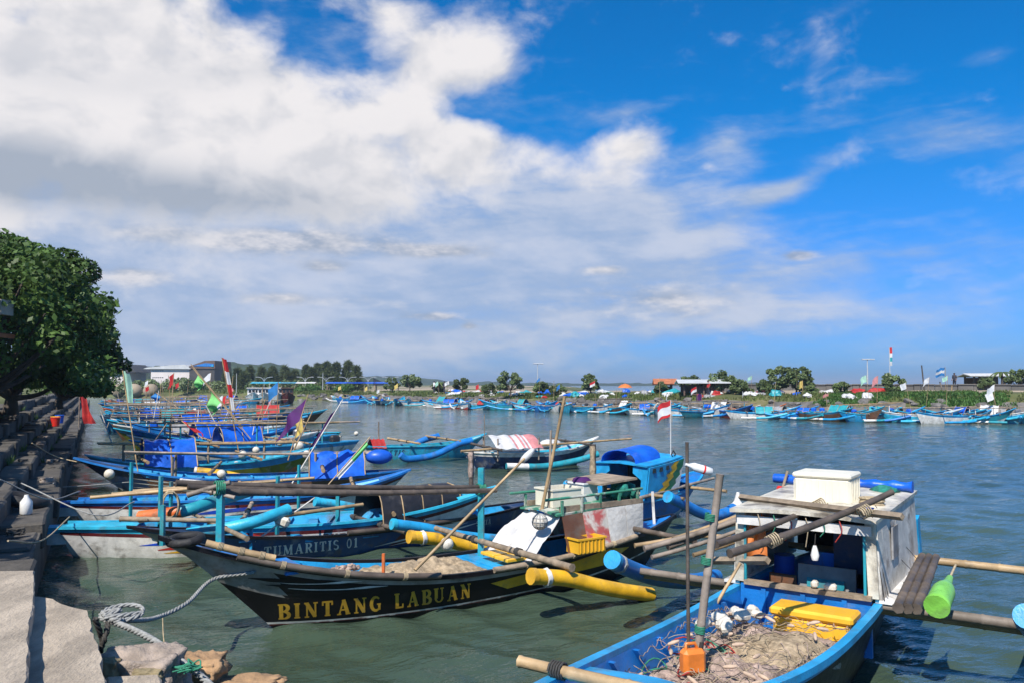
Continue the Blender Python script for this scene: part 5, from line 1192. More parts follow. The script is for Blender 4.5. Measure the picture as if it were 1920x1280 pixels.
# poles standing in the bow
def standing(pa, pb, depth, r_, m_, label, lean=0.0):
    a = Q(*pa, depth); b_ = Q(*pb, depth + lean); mb = MB(); mb.bamboo(Vector((0, 0, 0)), b_ - a, r_, r2=r_ * .9); o = mb.build('standing_pole', [m_]); o.location = a; return tag(o, label, 'pole')
standing((1291, 1232), (1288, 828), 6.9, .016, 'bamboo_dark', 'thin dark upright pole with a white bottle in the cabin boat')
tp = standing((1303, 1262), (1350, 888), 6.8, .036, 'bamboo_grey', 'thick grey upright bamboo pole in the cabin boat')
for z in (.35, .9, 1.25):
    l = MB(); l.coil((.165 * z / 1.6 + .008, 0, z), (.1, 0, 1), .04, .06, 5, .006); l.build('lashing', ['rope_green'], tp)
e = empty('bottle_float', Q(1300, 874, 6.9), 0, 'white plastic bottle with a red band on the thin dark pole', 'float'); d_ = Vector((1, .1, -.3)).normalized()
mb = MB(); mb.tube([d_ * x for x in (-.07, -.04, .0, .10, .16, .17)], [.012, .014, .034, .036, .032, .01], 12); mb.build('bottle', ['plastic_white'], e); mb = MB(); mb.tube([d_ * .085, d_ * .10], .0375, 12); mb.build('band', ['plastic_red'], e)
e = empty('jerrycan', Q(1299, 1262, 6.75), .3, 'orange jerrycan tied to the poles in the cabin boat', 'jerrycan'); mb = MB(); mb.rbox((0, 0, .10), (.20, .12, .20), .03); mb.build('body', ['plastic_orange'], e); mb = MB(); mb.tube([(-.06, 0, .2), (-.06, 0, .24), (.02, 0, .24), (.04, 0, .2)], .014, 6); mb.build('handle', ['plastic_orange'], e); mb = MB(); mb.tube([(.075, 0, .19), (.085, 0, .24)], .02, 8); mb.build('cap', ['rubber'], e)

# wires and loose ends on the cabin
for k, (xx, yy, x2, y2, z2) in enumerate(((XK - .1, wt_ - .05, XK - .15, ww + .06, .82), (XK - .3, wt_ - .1, XK - .1, ww + .07, .84), (XK - .2, wt_ - .2, XK - 1.4, ww + .08, .86), (XK - .6, wt_ - .1, XK - 1.9, ww + .08, .88), (XK - .05, wt_ - .02, XK - .02, ww + .05, .80))):
    mb = MB(); mb.tube(sagline((xx, yy, ZR + .10), (x2, y2, z2), .01 * k, 8), .0045, 4); mb.build('stay_wire', ['rope_dark'], cb.e)
for k in range(6):
    y = -.45 + .17 * k; mb = MB(); mb.tube(curve_pts([(XK + .10, y, ZR + .0), (XK + .12, y + .03, ZR - .10), (XK + .11, y - .02 * (k % 3), ZR - .18 - .04 * (k % 4))], 8), .006, 4); mb.build('loose_cord', [['rope_tan', 'rope_green', 'rope_red'][k % 3]], cb.e)
for sd in (1, -1):
    mb = MB(); mb.box((XK + .012, sd * (ww - .125), 1.15), (.03, .025, .66)); mb.build('door_trim', ['teal_paint'], cb.e)
mb = MB(); mb.ball((XK - .15, .62, ZR + .09), .09, 9, 0, (1.1, .8, .6), .3); put(mb.build('blue_rag', ['tarp_blue']), cb, 'crumpled blue rag at the front right corner of the cabin roof', 'rag')

# ================================================================ the fleet along the quay and the boats under the far shore
HULLS = [('sky_paint', 'cyan_paint', 'teal_paint'), ('cyan_paint', 'white_paint', 'cyan_paint'), ('blue_paint', 'sky_paint', 'sky_paint'), ('teal_paint', 'sky_paint', 'cyan_paint'), ('white_paint', 'sky_paint', 'cyan_paint'),
         ('navy_paint', 'blue_paint', 'sky_paint'), ('maroon_paint', 'white_paint', 'cyan_paint'), ('sky_paint', 'orange_paint', 'cyan_paint'), ('olive_paint', 'cyan_paint', 'cyan_paint'), ('brown_paint', 'cyan_paint', 'teal_paint')]
CNAME = {'sky_paint': 'bright blue', 'cyan_paint': 'pale blue', 'blue_paint': 'deep blue', 'teal_paint': 'teal', 'white_paint': 'white', 'navy_paint': 'navy', 'maroon_paint': 'maroon', 'olive_paint': 'olive', 'brown_paint': 'brown', 'orange_paint': 'orange', 'yellow_paint': 'yellow'}
fleet = []; farboats = []
def fleet_boat(bow, stern, rs, detail=2, group='boats moored along the quay', hm=None, tarp=None, mast=None, store=None):
    hm = hm or rs.choice(HULLS[:5] + HULLS[:3] + HULLS[5:]); b = Boat(bow, stern, B=rs.uniform(.52, .66), fb=rs.uniform(.5, .62), draft=.28, ob=rs.uniform(.7, 1.2), os=rs.uniform(.4, .8), bowx=rs.uniform(1.8, 2.6), label='x', group=group)
    L = b.L; n = 30 if detail > 1 else 16; low = rs.choice(['white_paint', 'red_paint', 'navy_paint', hm[0], hm[0]]); two = rs.random() < .5
    b.hull(lambda t, q: 1 if q > .85 else (2 if (q < .5 and two) else 0), [hm[0], hm[1], low], n, 10 if detail > 1 else 7, inner=hm[2], rail=hm[1], railr=(.03, .025))
    if detail > 1:
        for x in (.3, .5, .7): b.thwart(L * x, .14, hm[2])
        if rs.random() < .7: b.ribs([.4, .55], hm[2])
    W = rs.uniform(1.35, 1.75); fc = rs.choice(['sky_paint', 'blue_paint', 'cyan_paint', 'white_paint', 'sky_paint', 'teal_paint', 'yellow_paint' if detail > 1 else 'cyan_paint'])
    for f in (.28, .68): b.boom(L * f, W, W, b.h(f) + .07, .042, rs.choice(['bamboo_tan', 'bamboo_tan', 'bamboo_grey', 'driftwood']))
    for sd in (1, -1): b.float([(L * .78, sd * (W - .1), .52), (L * .68, sd * (W - .1), .36), (L * .5, sd * (W - .1), .16), (L * .2, sd * (W - .1), .14)], .095, [fc, rs.choice(['white_paint', fc, 'white_paint', 'orange_paint' if detail > 1 else fc])], .8, None, 8)
    if rs.random() < (.75 if detail > 1 else .3):
        zr = rs.uniform(1.05, 1.45)
        for f in (.18, .48, .8): b.post(L * f, 0, .3, zr, .055, rs.choice(['teal_paint', 'driftwood', 'bamboo_grey', 'white_paint']))
        for k in range(rs.randint(1, 3)): b.pole((L * rs.uniform(-.02, .12), -.12 + .11 * k, zr + .03), (L * rs.uniform(.85, 1.05), -.1 + .1 * k, zr + rs.uniform(.0, .2)), .034, rs.choice(['bamboo_tan', 'bamboo_grey', 'driftwood']), 'rack_pole', .04)
    tm_ = tarp if tarp is not None else (rs.choice(['tarp_blue', 'tarp_blue', 'tarp_blue', 'tarp_grey', 'tarp_teal', 'tarp_white', 'tarp_red']) if rs.random() < (.45 if detail > 1 else .28) else None)
    if tm_:
        a = rs.uniform(.2, .45); b.tarp(L * a, L * (a + rs.uniform(.14, .24)), rs.uniform(1.0, 1.4), tm_, seed=rs.randint(0, 99), flat=rs.random() < .5)
    if rs.random() < .55:
        mb = MB(); mb.rbox((L * .12, 0, b.h(.12) + .12), (.4, .3, .34), .08); mb.build('motor_cover', [rs.choice(['tarp_black', 'plastic_blue', 'tarp_blue', 'steel'])], b.e)
    if mast is None and rs.random() < (.5 if detail > 1 else .35):
        lean = rs.uniform(-.5, .5); hh = rs.uniform(1.6, 3.2)
        if rs.random() < .55: b.flag((L * .4, .1, .4), (L * .4 + lean, .1, .5 + hh), rs.choice(['flag_red', 'flag_white', 'flag_pink', 'flag_blue', 'flag_yellow', ['flag_red', 'flag_white'], 'flag_mint']), (rs.uniform(.3, .6), rs.uniform(.3, .6)), .016, seed=rs.randint(0, 50))
        else: b.pole((L * .4, .1, .4), (L * .4 + lean, .1, .5 + hh), .022, 'bamboo_tan', 'upright_pole')
    b.desc = (hm[0], tm_); (store if store is not None else fleet).append(b); return b
rf = random.Random(12)
quay_rows = []
a = 32.8; i = 0
while a < 118:
    d = QN.lerp(QD, rf.uniform(-.02, .22)).normalized(); off = rf.uniform(.9, 2.2); L = rf.uniform(7.4, 9.6)
    p = qp(a, off, rf.uniform(.9, 1.2)); q = p + d * L; q.z = rf.uniform(.6, .9)
    tp_ = {1: 'tarp_blue', 3: 'tarp_blue', 6: 'tarp_blue', 7: 'tarp_blue', 10: 'tarp_blue', 13: 'tarp_blue'}.get(i)
    if rf.random() < .35: p, q = q, p
    fleet_boat(p, q, rf, 2 if a < 80 else 1, tarp=tp_); a += rf.uniform(1.6, 2.2) if a < 70 else rf.uniform(2.2, 3.0); i += 1
for px, py, ang, L, tp_ in ((520, 792, 20, 7.5, None), (470, 779, 15, 7, 'tarp_blue'), (395, 772, 25, 7.5, 'tarp_blue'), (440, 800, 22, 7.5, 'tarp_blue'), (350, 766, 10, 7, 'tarp_blue'), (410, 763, 160, 7, None), (330, 758, 12, 7.5, None), (380, 757, 30, 7.5, 'tarp_blue'), (450, 756, -10, 7.5, None)):
    c = P(px, py, 0); d = Vector((math.cos(R(ang)), math.sin(R(ang)), 0)); p = c + d * L / 2; q = c - d * L / 2; p.z = 1.0; q.z = .7
    fleet_boat(p, q, rf, 2, tarp=tp_)
# far shore
rg = random.Random(31); u = 1905.0
while u > 665:
    # find the place on the shore under this column
    best = min(range(0, 401), key=lambda k: abs(project(shore_at(k / 400 * .62)[0])[0] - u)); p0, n0 = shore_at(best / 400 * .62)
    tdir = Vector((-n0.y, n0.x, 0)); ang = rg.gauss(0, .38); d = (tdir * math.cos(ang) + n0 * math.sin(ang)) * rg.choice((1, -1)); L = rg.uniform(5.4, 7.2)
    c = p0 - n0 * (rg.uniform(1.6, 3.6) + abs(math.sin(ang)) * L * .45); p = c + d * L / 2; q = c - d * L / 2; p.z = rg.uniform(.95, 1.25); q.z = rg.uniform(.6, .95)
    far_h = rg.choice([HULLS[k] for k in (0, 1, 1, 2, 3, 4, 4, 4, 5, 7, 9)])
    fleet_boat(p, q, rg, 1, 'boats moored under the far shore', far_h, store=farboats); u -= rg.uniform(14, 27)
# three white cabin boats and a red one at the head of the harbour
for k, (px, cm) in enumerate(((473, 'white_paint'), (492, 'white_paint'), (517, 'white_paint'), (537, 'maroon_paint'))):
    c = P(px, 755.5, 0); p = c + Vector((.8, -2.2, 1.4)); q = c + Vector((-.8, 3.2, .9)); p.z, q.z = 1.7, 1.2
    b = Boat(p, q, B=1.15, fb=1.0, draft=.4, ob=.9, os=.2, sternw=.8, label=('small white cabin boat, leftmost of three at the head of the harbour', 'small white cabin boat, middle of three at the head of the harbour', 'small white cabin boat, rightmost of three at the head of the harbour', 'dark red launch beside the white cabin boats')[k], group='launches at the head of the harbour')
    b.hull(lambda t, q: 0 if q > .3 else 1, [cm, 'navy_paint'], 16, 8, inner='white_paint', rail=cm)
    mb = MB(); mb.rbox((b.L * .42, 0, 1.6), (2.2, 1.7, 1.3), .12); w_ = mb.build('wheelhouse', ['white_paint' if k < 3 else 'brown_paint'], b.e); mb = MB(); mb.rbox((b.L * .42, 0, 2.3), (2.6, 2.0, .12), .04); mb.build('cabin_roof', ['white_paint' if k < 3 else 'roof_brown'], b.e)
    for y in (-.5, 0, .5): mb = MB(); mb.box((b.L * .42 + 1.11, y, 1.85), (.03, .38, .42)); mb.build('window', ['glass_dark'], w_)
# labels that single out each boat of the two rows
def ordinal(n):
    w = ['', 'first', 'second', 'third', 'fourth', 'fifth', 'sixth', 'seventh', 'eighth', 'ninth', 'tenth', 'eleventh', 'twelfth', 'thirteenth', 'fourteenth', 'fifteenth', 'sixteenth', 'seventeenth', 'eighteenth', 'nineteenth', 'twentieth']
    if n <= 20: return w[n]
    t = {2: 'twenty', 3: 'thirty', 4: 'forty', 5: 'fifty', 6: 'sixty'}[n // 10]; return t.replace('ty', 'tieth') if n % 10 == 0 else t + '-' + w[n % 10]
TN = {'tarp_blue': 'a blue tent', 'tarp_grey': 'a grey tent', 'tarp_teal': 'a teal tent', 'tarp_white': 'a white tent', 'tarp_red': 'a red tent', None: 'no tent'}
farboats.sort(key=lambda b: -project(b.wor((b.L / 2, 0, .5)))[0])
for k, b in enumerate(farboats): b.e['label'] = f"{CNAME[b.desc[0]]} boat with {TN[b.desc[1]]}, {ordinal(k + 1)} from the right under the far shore"
fleet.sort(key=lambda b: b.wor((b.L / 2, 0, 0)).y)
for k, b in enumerate(fleet): b.e['label'] = f"{CNAME[b.desc[0]]} boat with {TN[b.desc[1]]}, {ordinal(k + 1)} nearest in the crowd beyond the green one"

# ================================================================ trees
def leaf_cloud(centres, n, size, rs, mat_name, name, parent, flat=.5, long=1.4):
    """many folded leaves spread through clumps: centres = (point, radius)"""
    N = n; C = np.array([list(c) + [r] for c, r in centres]); w = C[:, 3] ** 2.0; w /= w.sum()
    rng = np.random.RandomState(rs.randint(0, 10 ** 6)); idx = rng.choice(len(C), N, p=w)
    d = rng.normal(size=(N, 3)); d /= np.linalg.norm(d, axis=1)[:, None]; rad = rng.uniform(.45, 1.0, N) ** .6
    pos = C[idx, :3] + d * (C[idx, 3] * rad)[:, None] * np.array([1, 1, .8])
    nrm = d * .7 + rng.normal(size=(N, 3)) * .6 + np.array([0, 0, flat]); nrm /= np.linalg.norm(nrm, axis=1)[:, None]
    a = rng.normal(size=(N, 3)); a -= nrm * (a * nrm).sum(1)[:, None]; a /= np.linalg.norm(a, axis=1)[:, None]; b = np.cross(nrm, a)
    s = (size * rng.uniform(.6, 1.25, N))[:, None]
    v = np.stack([pos - a * s * long * .5, pos + b * s * .42 - nrm * s * .10, pos + a * s * long * .5 - nrm * s * .12, pos - b * s * .42 - nrm * s * .10], 1).reshape(-1, 3)
    k = np.arange(N) * 4; f = np.concatenate([np.stack([k, k + 1, k + 2], 1), np.stack([k, k + 2, k + 3], 1)], 0)
    me = bpy.data.meshes.new(name); me.vertices.add(len(v)); me.vertices.foreach_set('co', v.ravel().astype(np.float32)); me.loops.add(f.size); me.loops.foreach_set('vertex_index', f.ravel().astype(np.int32))
    me.polygons.add(len(f)); me.polygons.foreach_set('loop_start', np.arange(0, f.size, 3, dtype=np.int32)); me.update(calc_edges=True); me.materials.append(M[mat_name])
    o = bpy.data.objects.new(name, me); col.objects.link(o); o.parent = parent; o['kind'] = 'stuff'; return o
def broad_tree(base, height, spread, rs, label, leaves=3000, lsize=.2, m='leaf_mid', trunk_h=.3, clumps=26, group=None, lean=(0, 0), name='tree', tr=.05):
    e = empty(name, base, 0, label, 'tree', group); mb = MB(); tips = []
    h0 = height * trunk_h; top = Vector((lean[0] * .3, lean[1] * .3, h0)); r0 = height * tr
    mb.tube(curve_pts([(0, 0, -.2), (rs.uniform(-.1, .1) * h0, rs.uniform(-.1, .1) * h0, h0 * .5), top], 8), [r0 * (1.25 - .06 * i) for i in range(9)], 9)
    cents = []
    for k in range(clumps):
        th = rs.uniform(0, 6.28); zz = rs.uniform(0, 1) ** .8; rr = spread * math.sqrt(max(0.05, 1 - (zz * 1.15 - .25) ** 2)) * rs.uniform(.45, .95)
        c = Vector((lean[0] * zz + math.cos(th) * rr, lean[1] * zz + math.sin(th) * rr, h0 * 1.05 + (height - h0) * (zz * .86 + .04))); cents.append((c, spread * (rs.uniform(.16, .34) if clumps < 40 else rs.uniform(.11, .25))))
    for c, r in cents[:14]:
        mid = top.lerp(c, .5) + Vector((0, 0, -.04 * height)); mb.tube(curve_pts([top * .9, mid, c], 6), [r0 * .55, r0 * .5, r0 * .42, r0 * .34, r0 * .28, r0 * .2, r0 * .1][:len(curve_pts([top, mid, c], 6))], 6)
    mb.build('trunk', ['bark'], e); leaf_cloud(cents, leaves, lsize, rs, m, 'crown', e); return e
def casuarina(base, height, rs, label, group, n=1500):
    e = empty('casuarina_tree', base, 0, label, 'tree', group); mb = MB(); mb.tube([(0, 0, -.3), (rs.uniform(-.3, .3), 0, height * .5), (rs.uniform(-.5, .5), 0, height * .97)], [height * .02, height * .014, .02], 7)
    cents = []
    for k in range(34):
        z = rs.uniform(.08, 1.0) ** .9; r = height * .22 * (1 - z) ** .8 + .15; th = rs.uniform(0, 6.28); c = Vector((math.cos(th) * r * .8, math.sin(th) * r * .8, height * z)); cents.append((c, height * rs.uniform(.05, .09)))
        mb.tube([(0, 0, height * z * .9), c], [.05, .02], 4)
    mb.build('trunk', ['bark'], e); leaf_cloud(cents, n, .30, rs, 'leaf_casuarina', 'crown', e, flat=.0, long=6.0); return e
rt = random.Random(77)
# the big tree at the left, and its neighbours along the promenade
def big_tree(px, py_top, a, off, spread, label, leaves, rs, height=None, lean=(0, 0)):
    b = qp(a, off, 2.45); return broad_tree(b, height, spread, rs, label, leaves, .25, 'leaf_dark', .22, 60, 'promenade trees', lean, 'broadleaf_tree', .035)
def tree_at(pxc, depth, py_top, spread, label, leaves, lean=(0, 0)):
    b = Q(pxc, 700, depth); b.z = 2.2; top = Q(pxc, py_top, depth); return broad_tree(b, top.z - 2.2, spread, rt, label, leaves, .14, 'leaf_dark', .06, 105, 'promenade trees', lean, 'broadleaf_tree', .035)
tree_at(22, 27, 440, 3.1, 'large dark broadleaf tree on the promenade at the left edge', 46000)
tree_at(112, 32, 560, 2.2, 'smaller dark broadleaf tree with a leaning crown, right of the large one', 20000, (.4, 0))
tree_at(-60, 22, 420, 3.4, 'dark broadleaf tree cut by the left edge of the picture', 16000)
tree_at(120, 48, 600, 3.2, 'dark broadleaf tree further along the promenade, half hidden by the leaning crown', 9000)
tree_at(165, 75, 660, 3.2, 'dark tree at the far end of the promenade', 3500)
for (x, y) in ((-11.8, 4.6), (-15.2, 10.5)):
    b = Vector((x, y, 2.5)); broad_tree(b, 7.2, 3.8, rt, ('near' if y < 8 else 'second') + ' promenade tree left of the picture shading the steps', 5200, .26, 'leaf_dark', .3, 50, 'promenade trees', name='broadleaf_tree', tr=.035)
for k, (a, off, r_, m_) in enumerate(((20.5, -3.6, .75, 'creeper_leaf'), (19.0, -4.2, .9, 'leaf_palm'), (23.5, -4.0, .7, 'creeper_leaf'), (13.2, -2.4, .35, 'creeper_leaf'))):
    b = qp(a, off, 2.12); e = empty('bush', b, 0, ('round light green bush at the top of the steps by the big tree', 'taller yellow green bush at the left edge behind the steps', 'light green bush beyond the big tree trunk', 'small weed clump growing on the steps')[k], 'bush', 'bushes on the quay')
    mb = MB()
    for j in range(5): mb.tube([(0, 0, -.1), (rt.uniform(-.3, .3) * r_, rt.uniform(-.3, .3) * r_, r_ * .9)], [.02, .008], 4)
    mb.build('stem', ['bark'], e); leaf_cloud([(Vector((rt.uniform(-.5, .5), rt.uniform(-.5, .5), rt.uniform(.3, 1.0))) * r_, r_ * .45) for j in range(12)], 1300, .13, rt, m_, 'foliage', e)
# casuarinas at the head of the harbour
ca = [(425, 697), (446, 694), (468, 690), (490, 692), (512, 690), (534, 688), (553, 696), (574, 688), (596, 682), (612, 679), (630, 684), (652, 680), (668, 690), (540, 700), (620, 690), (585, 694), (505, 698), (457, 700)]
ca.sort()
for k, (px, pt_) in enumerate(ca):
    d = rt.uniform(172, 200); b = Q(px, 730, d); b.z = 1.4; casuarina(b, Q(px, pt_, d).z - 1.4, rt, f'{ordinal(k + 1)} from the left in the casuarina grove at the head of the harbour', 'casuarina grove', 2600)
# separate trees on the spit
sp = [(768, 703, 726, 118, 'dark rounded tree left of centre on the far shore', 'leaf_mid', 1.9), (735, 708, 728, 130, 'small tree beside the dark rounded one on the far shore', 'leaf_mid', 1.5), (866, 708, 732, 112, 'slim dark conifer like tree on the far shore', 'leaf_casuarina', 1.4), (917, 719, 734, 105, 'low round bush tree left of the two headed tree', 'leaf_mid', 1.1), (957, 696, 733, 104, 'two headed tree standing alone on the far shore', 'leaf_mid', 2.0), (1012, 716, 731, 103, 'low bushy tree under the tall lamp mast', 'leaf_mid', 1.2), (1045, 720, 731, 102, 'low bush right of the lamp mast', 'leaf_mid', 1.2), (1107, 702, 732, 98, 'round headed tree right of the lamp mast', 'leaf_mid', 1.5),
      (1352, 696, 728, 88, 'tree standing behind the white roofed shelter', 'leaf_mid', 2.2), (1388, 711, 735, 86, 'lower tree at the right end of the shelter', 'leaf_mid', 1.4), (1295, 706, 722, 92, 'dome shaped tree left behind the shelter roof', 'leaf_mid', 1.5), (1458, 688, 735, 84, 'left of the pair of tall trees right of the shelter', 'leaf_mid', 1.6), (1494, 684, 735, 83, 'right and taller of the pair of trees right of the shelter', 'leaf_mid', 1.9), (1436, 712, 735, 84, 'low shrub left of the tall pair', 'leaf_mid', 1.1), (1514, 712, 738, 82, 'low shrub right of the tall pair', 'leaf_mid', 1.1),
      (1673, 700, 733, 76, 'round headed tree below the flag mast', 'leaf_mid', 1.25), (1577, 716, 735, 78, 'small shrub left of the round headed tree', 'leaf_mid', .9), (1912, 692, 724, 80, 'tree at the right edge beside the pavilion', 'leaf_mid', 1.5), (1850, 708, 728, 80, 'small tree before the white pavilion', 'leaf_mid', .9), (820, 718, 731, 116, 'pale low tree beside walkers on the far shore', 'leaf_palm', 1.1), (1240, 716, 734, 93, 'small tree before the orange tiled hut', 'leaf_mid', .9), (645, 722, 742, 150, 'round light bush before the casuarinas', 'creeper_leaf', 2.6), (575, 721, 738, 155, 'broad light green bush on the bank before the casuarinas', 'creeper_leaf', 2.8)]
for px, pyt, pyb, d, lab, m_, sprd in sp:
    b = Q(px, pyb, d); b.z = max(1.2, b.z - .4); hh = Q(px, pyt, d).z - b.z
    broad_tree(b, max(hh, 1.0), sprd * .88, rt, lab, 1700, .24, m_, .22, 22, 'trees on the far shore', name='shore_tree', tr=.035)
for px, pyt, d, lab in ((1878, 697, 82, 'small palm beside the white pavilion'), (822, 716, 114, 'small palm left on the far shore')):
    b = Q(px, 728, d); b.z = 1.8; h_ = Q(px, pyt, d).z - b.z; e = empty('palm_tree', b, 0, lab, 'tree', 'palms'); mb = MB(); mb.tube([(0, 0, 0), (.1, 0, h_)], [.12, .08], 7); mb.build('trunk', ['bark'], e)
    for k in range(11):
        th = k * .571; mb = MB(); rows = []
        for i in range(7):
            u = i / 6; c = Vector((.1 + math.cos(th) * 1.3 * u, math.sin(th) * 1.3 * u, h_ + .5 * u - 1.1 * u * u)); s_ = Vector((-math.sin(th), math.cos(th), 0)) * .16 * math.sin(math.pi * (u * .9 + .08)); rows.append([c - s_ - Vector((0, 0, .07)), c, c + s_ - Vector((0, 0, .07))])
        mb.grid(rows, 0, False); mb.build('frond', ['leaf_palm'], e)

# grass, weeds and creepers on the bank
def tufts(name, n, qa, qb, o0, o1, size, m_, seed, hmul=1.0, clump=True):
    rng = random.Random(seed); vs_ = []; fs = []
    for i in range(n):
        q = rng.uniform(qa, qb); o = rng.uniform(o0, o1); p = land_pt(q, o, -.03)
        if clump and mnoise.noise(Vector((p.x * .15, p.y * .15, seed))) < -.12: continue
        for k in range(4):
            th = rng.uniform(0, 6.28); h_ = size * rng.uniform(.5, 1.3) * hmul; w_ = size * .22; d = Vector((math.cos(th), math.sin(th), 0)); l = d * rng.uniform(.1, .6) * size
            c = p + Vector((rng.uniform(-.3, .3), rng.uniform(-.3, .3), 0)); b0 = len(vs_); s_ = Vector((-d.y, d.x, 0)) * w_
            vs_ += [c - s_, c + s_, c + l * .5 + s_ * .7 + Vector((0, 0, h_ * .6)), c + l + Vector((0, 0, h_)), c + l * .5 - s_ * .7 + Vector((0, 0, h_ * .6))]; fs.append((b0, b0 + 1, b0 + 2, b0 + 3, b0 + 4))
    return tag(mesh_obj(name, vs_, fs, [m_]), kind='stuff')
tag(tufts('bank_grass', 9000, .02, .98, 3.6, 11, .30, 'grass_blade', 3), 'dry and green grass on the far bank')
tag(tufts('bank_weeds', 2600, .26, .95, 3.2, 9, .42, 'leaf_palm', 4, .8), 'weeds on the far bank'); tag(tufts('creeper', 9000, .03, .17, 2.6, 8.5, .36, 'creeper_leaf', 6, .7), 'green creeper over the rocks at the right')
# boulders along the foot of the spit
rr_ = random.Random(9); protos = []
rev = empty('rock_revetment', land_pt(.2, 1), 0, 'dark boulder slope along the foot of the far shore', 'rocks')
for k in range(7):
    bm = bmesh.new(); bmesh.ops.create_icosphere(bm, subdivisions=2, radius=1)
    for v in bm.verts: n_ = v.co.normalized(); v.co = n_ * (1 + .35 * mnoise.noise(n_ * 1.3 + Vector((k * 7, 0, 0))) + .12 * mnoise.noise(n_ * 3.5 + Vector((k * 3, 5, 0)))); v.co.z *= .72
    # flatten facets
    for j in range(5):
        d = Vector((rr_.gauss(0, 1), rr_.gauss(0, 1), rr_.gauss(0, 1))).normalized()
        for v in bm.verts:
            t = v.co.dot(d) - .72
            if t > 0: v.co -= d * t
    me = bpy.data.meshes.new('rock'); bm.to_mesh(me); bm.free(); me.materials.append(M['rock']); protos.append(me)
for k in range(285):
    q = rr_.uniform(.02, .50) if k < 235 else rr_.uniform(.5, .75); o = rr_.uniform(-.3, 3.6); p = land_pt(q, o, .05); s_ = rr_.uniform(.3, .72) * (1.15 if o < 2 else .9)
    ob = bpy.data.objects.new('rock', rr_.choice(protos)); col.objects.link(ob); ob.parent = rev; ob.location = p - rev.location; ob.rotation_euler = (rr_.uniform(-.4, .4), rr_.uniform(-.4, .4), rr_.uniform(0, 6.28)); ob.scale = (s_ * rr_.uniform(.8, 1.4), s_, s_ * rr_.uniform(.7, 1.1))

# ================================================================ people
def person(loc, rz, label, pose='stand', shirt='cloth_white', trousers='cloth_dark', h=1.65, hat=None, group=None):
    e = empty('person', loc, rz, label, 'person', group); s = h / 1.75
    J = {'pel': (0, 0, .95), 'wa': (0, .01, 1.1), 'ch': (0, 0, 1.35), 'ne': (0, .01, 1.5), 'hd': (0, .03, 1.58), 'ht': (0, .03, 1.74)}
    for sd, n in ((-1, 'l'), (1, 'r')):
        if pose == 'stand': J.update({n + 'hip': (sd * .10, 0, .92), n + 'kn': (sd * .12, .03, .5), n + 'an': (sd * .13, -.02, .08), n + 'to': (sd * .15, .14, .03), n + 'sh': (sd * .19, 0, 1.43), n + 'el': (sd * .26, -.03, 1.15), n + 'wr': (sd * .25, .10, .92), n + 'ha': (sd * .24, .14, .84)})
        else: J.update({n + 'hip': (sd * .11, .03, .14), n + 'kn': (sd * .20, .42, .34), n + 'an': (sd * .14, .62, .08), n + 'to': (sd * .15, .76, .06), n + 'sh': (sd * .19, .14, .62), n + 'el': (sd * .25, .28, .40), n + 'wr': (sd * .12, .46, .42), n + 'ha': (sd * .08, .53, .42)})
    if pose != 'stand': J.update({'pel': (0, 0, .16), 'wa': (0, .03, .30), 'ch': (0, .12, .54), 'ne': (0, .17, .69), 'hd': (0, .21, .77), 'ht': (0, .24, .92)})
    rad = {'pel': .13, 'wa': .12, 'ch': .15, 'ne': .055, 'hd': .085, 'ht': .075, 'hip': .09, 'kn': .062, 'an': .042, 'to': .035, 'sh': .065, 'el': .045, 'wr': .032, 'ha': .036}
    E = [('pel', 'wa'), ('wa', 'ch'), ('ch', 'ne'), ('ne', 'hd'), ('hd', 'ht')]
    for n in 'lr': E += [('pel', n + 'hip'), (n + 'hip', n + 'kn'), (n + 'kn', n + 'an'), (n + 'an', n + 'to'), ('ch', n + 'sh'), (n + 'sh', n + 'el'), (n + 'el', n + 'wr'), (n + 'wr', n + 'ha')]
    ks = list(J); me = bpy.data.meshes.new('body'); me.from_pydata([tuple(c * s for c in J[k]) for k in ks], [(ks.index(a), ks.index(b)) for a, b in E], [])
    o = bpy.data.objects.new('body', me); col.objects.link(o); o.parent = e; md = o.modifiers.new('Skin', 'SKIN')
    for i, k in enumerate(ks):
        r = rad.get(k) or rad[k[1:]]; me.skin_vertices[0].data[i].radius = (r * s, r * s)
    me.skin_vertices[0].data[0].use_root = True; o.modifiers.new('Sub', 'SUBSURF').render_levels = 1
    me.materials.append(M['skin'])
    def garment(name, segs, m_, g=1.14):
        mb = MB()
        for seg in segs: mb.tube([Vector(J[k]) * s for k in seg], [(rad.get(k) or rad[k[1:]]) * s * g for k in seg], 10)
        mb.build(name, [m_], e)
    garment('shirt', [('pel', 'wa', 'ch', 'ne'), ('ch', 'lsh', 'lel'), ('ch', 'rsh', 'rel')], shirt, 1.22); garment('trousers', [('pel', 'lhip', 'lkn', 'lan'), ('pel', 'rhip', 'rkn', 'ran')], trousers, 1.2)
    hd = Vector(J['hd']) * s
    if hat: mb = MB(); mb.tube([hd + Vector((0, 0, .06 * s)), hd + Vector((0, 0, .10 * s)), hd + Vector((0, 0, .24 * s))], [.27 * s, .22 * s, .01], 16); mb.build('hat', [hat], e)
    else: mb = MB(); mb.ball(hd + Vector((0, -.015, .06)) * s, .105 * s, 10, 0, (1, 1.05, .95)); mb.build('hair', ['cloth_dark'], e)
    return e
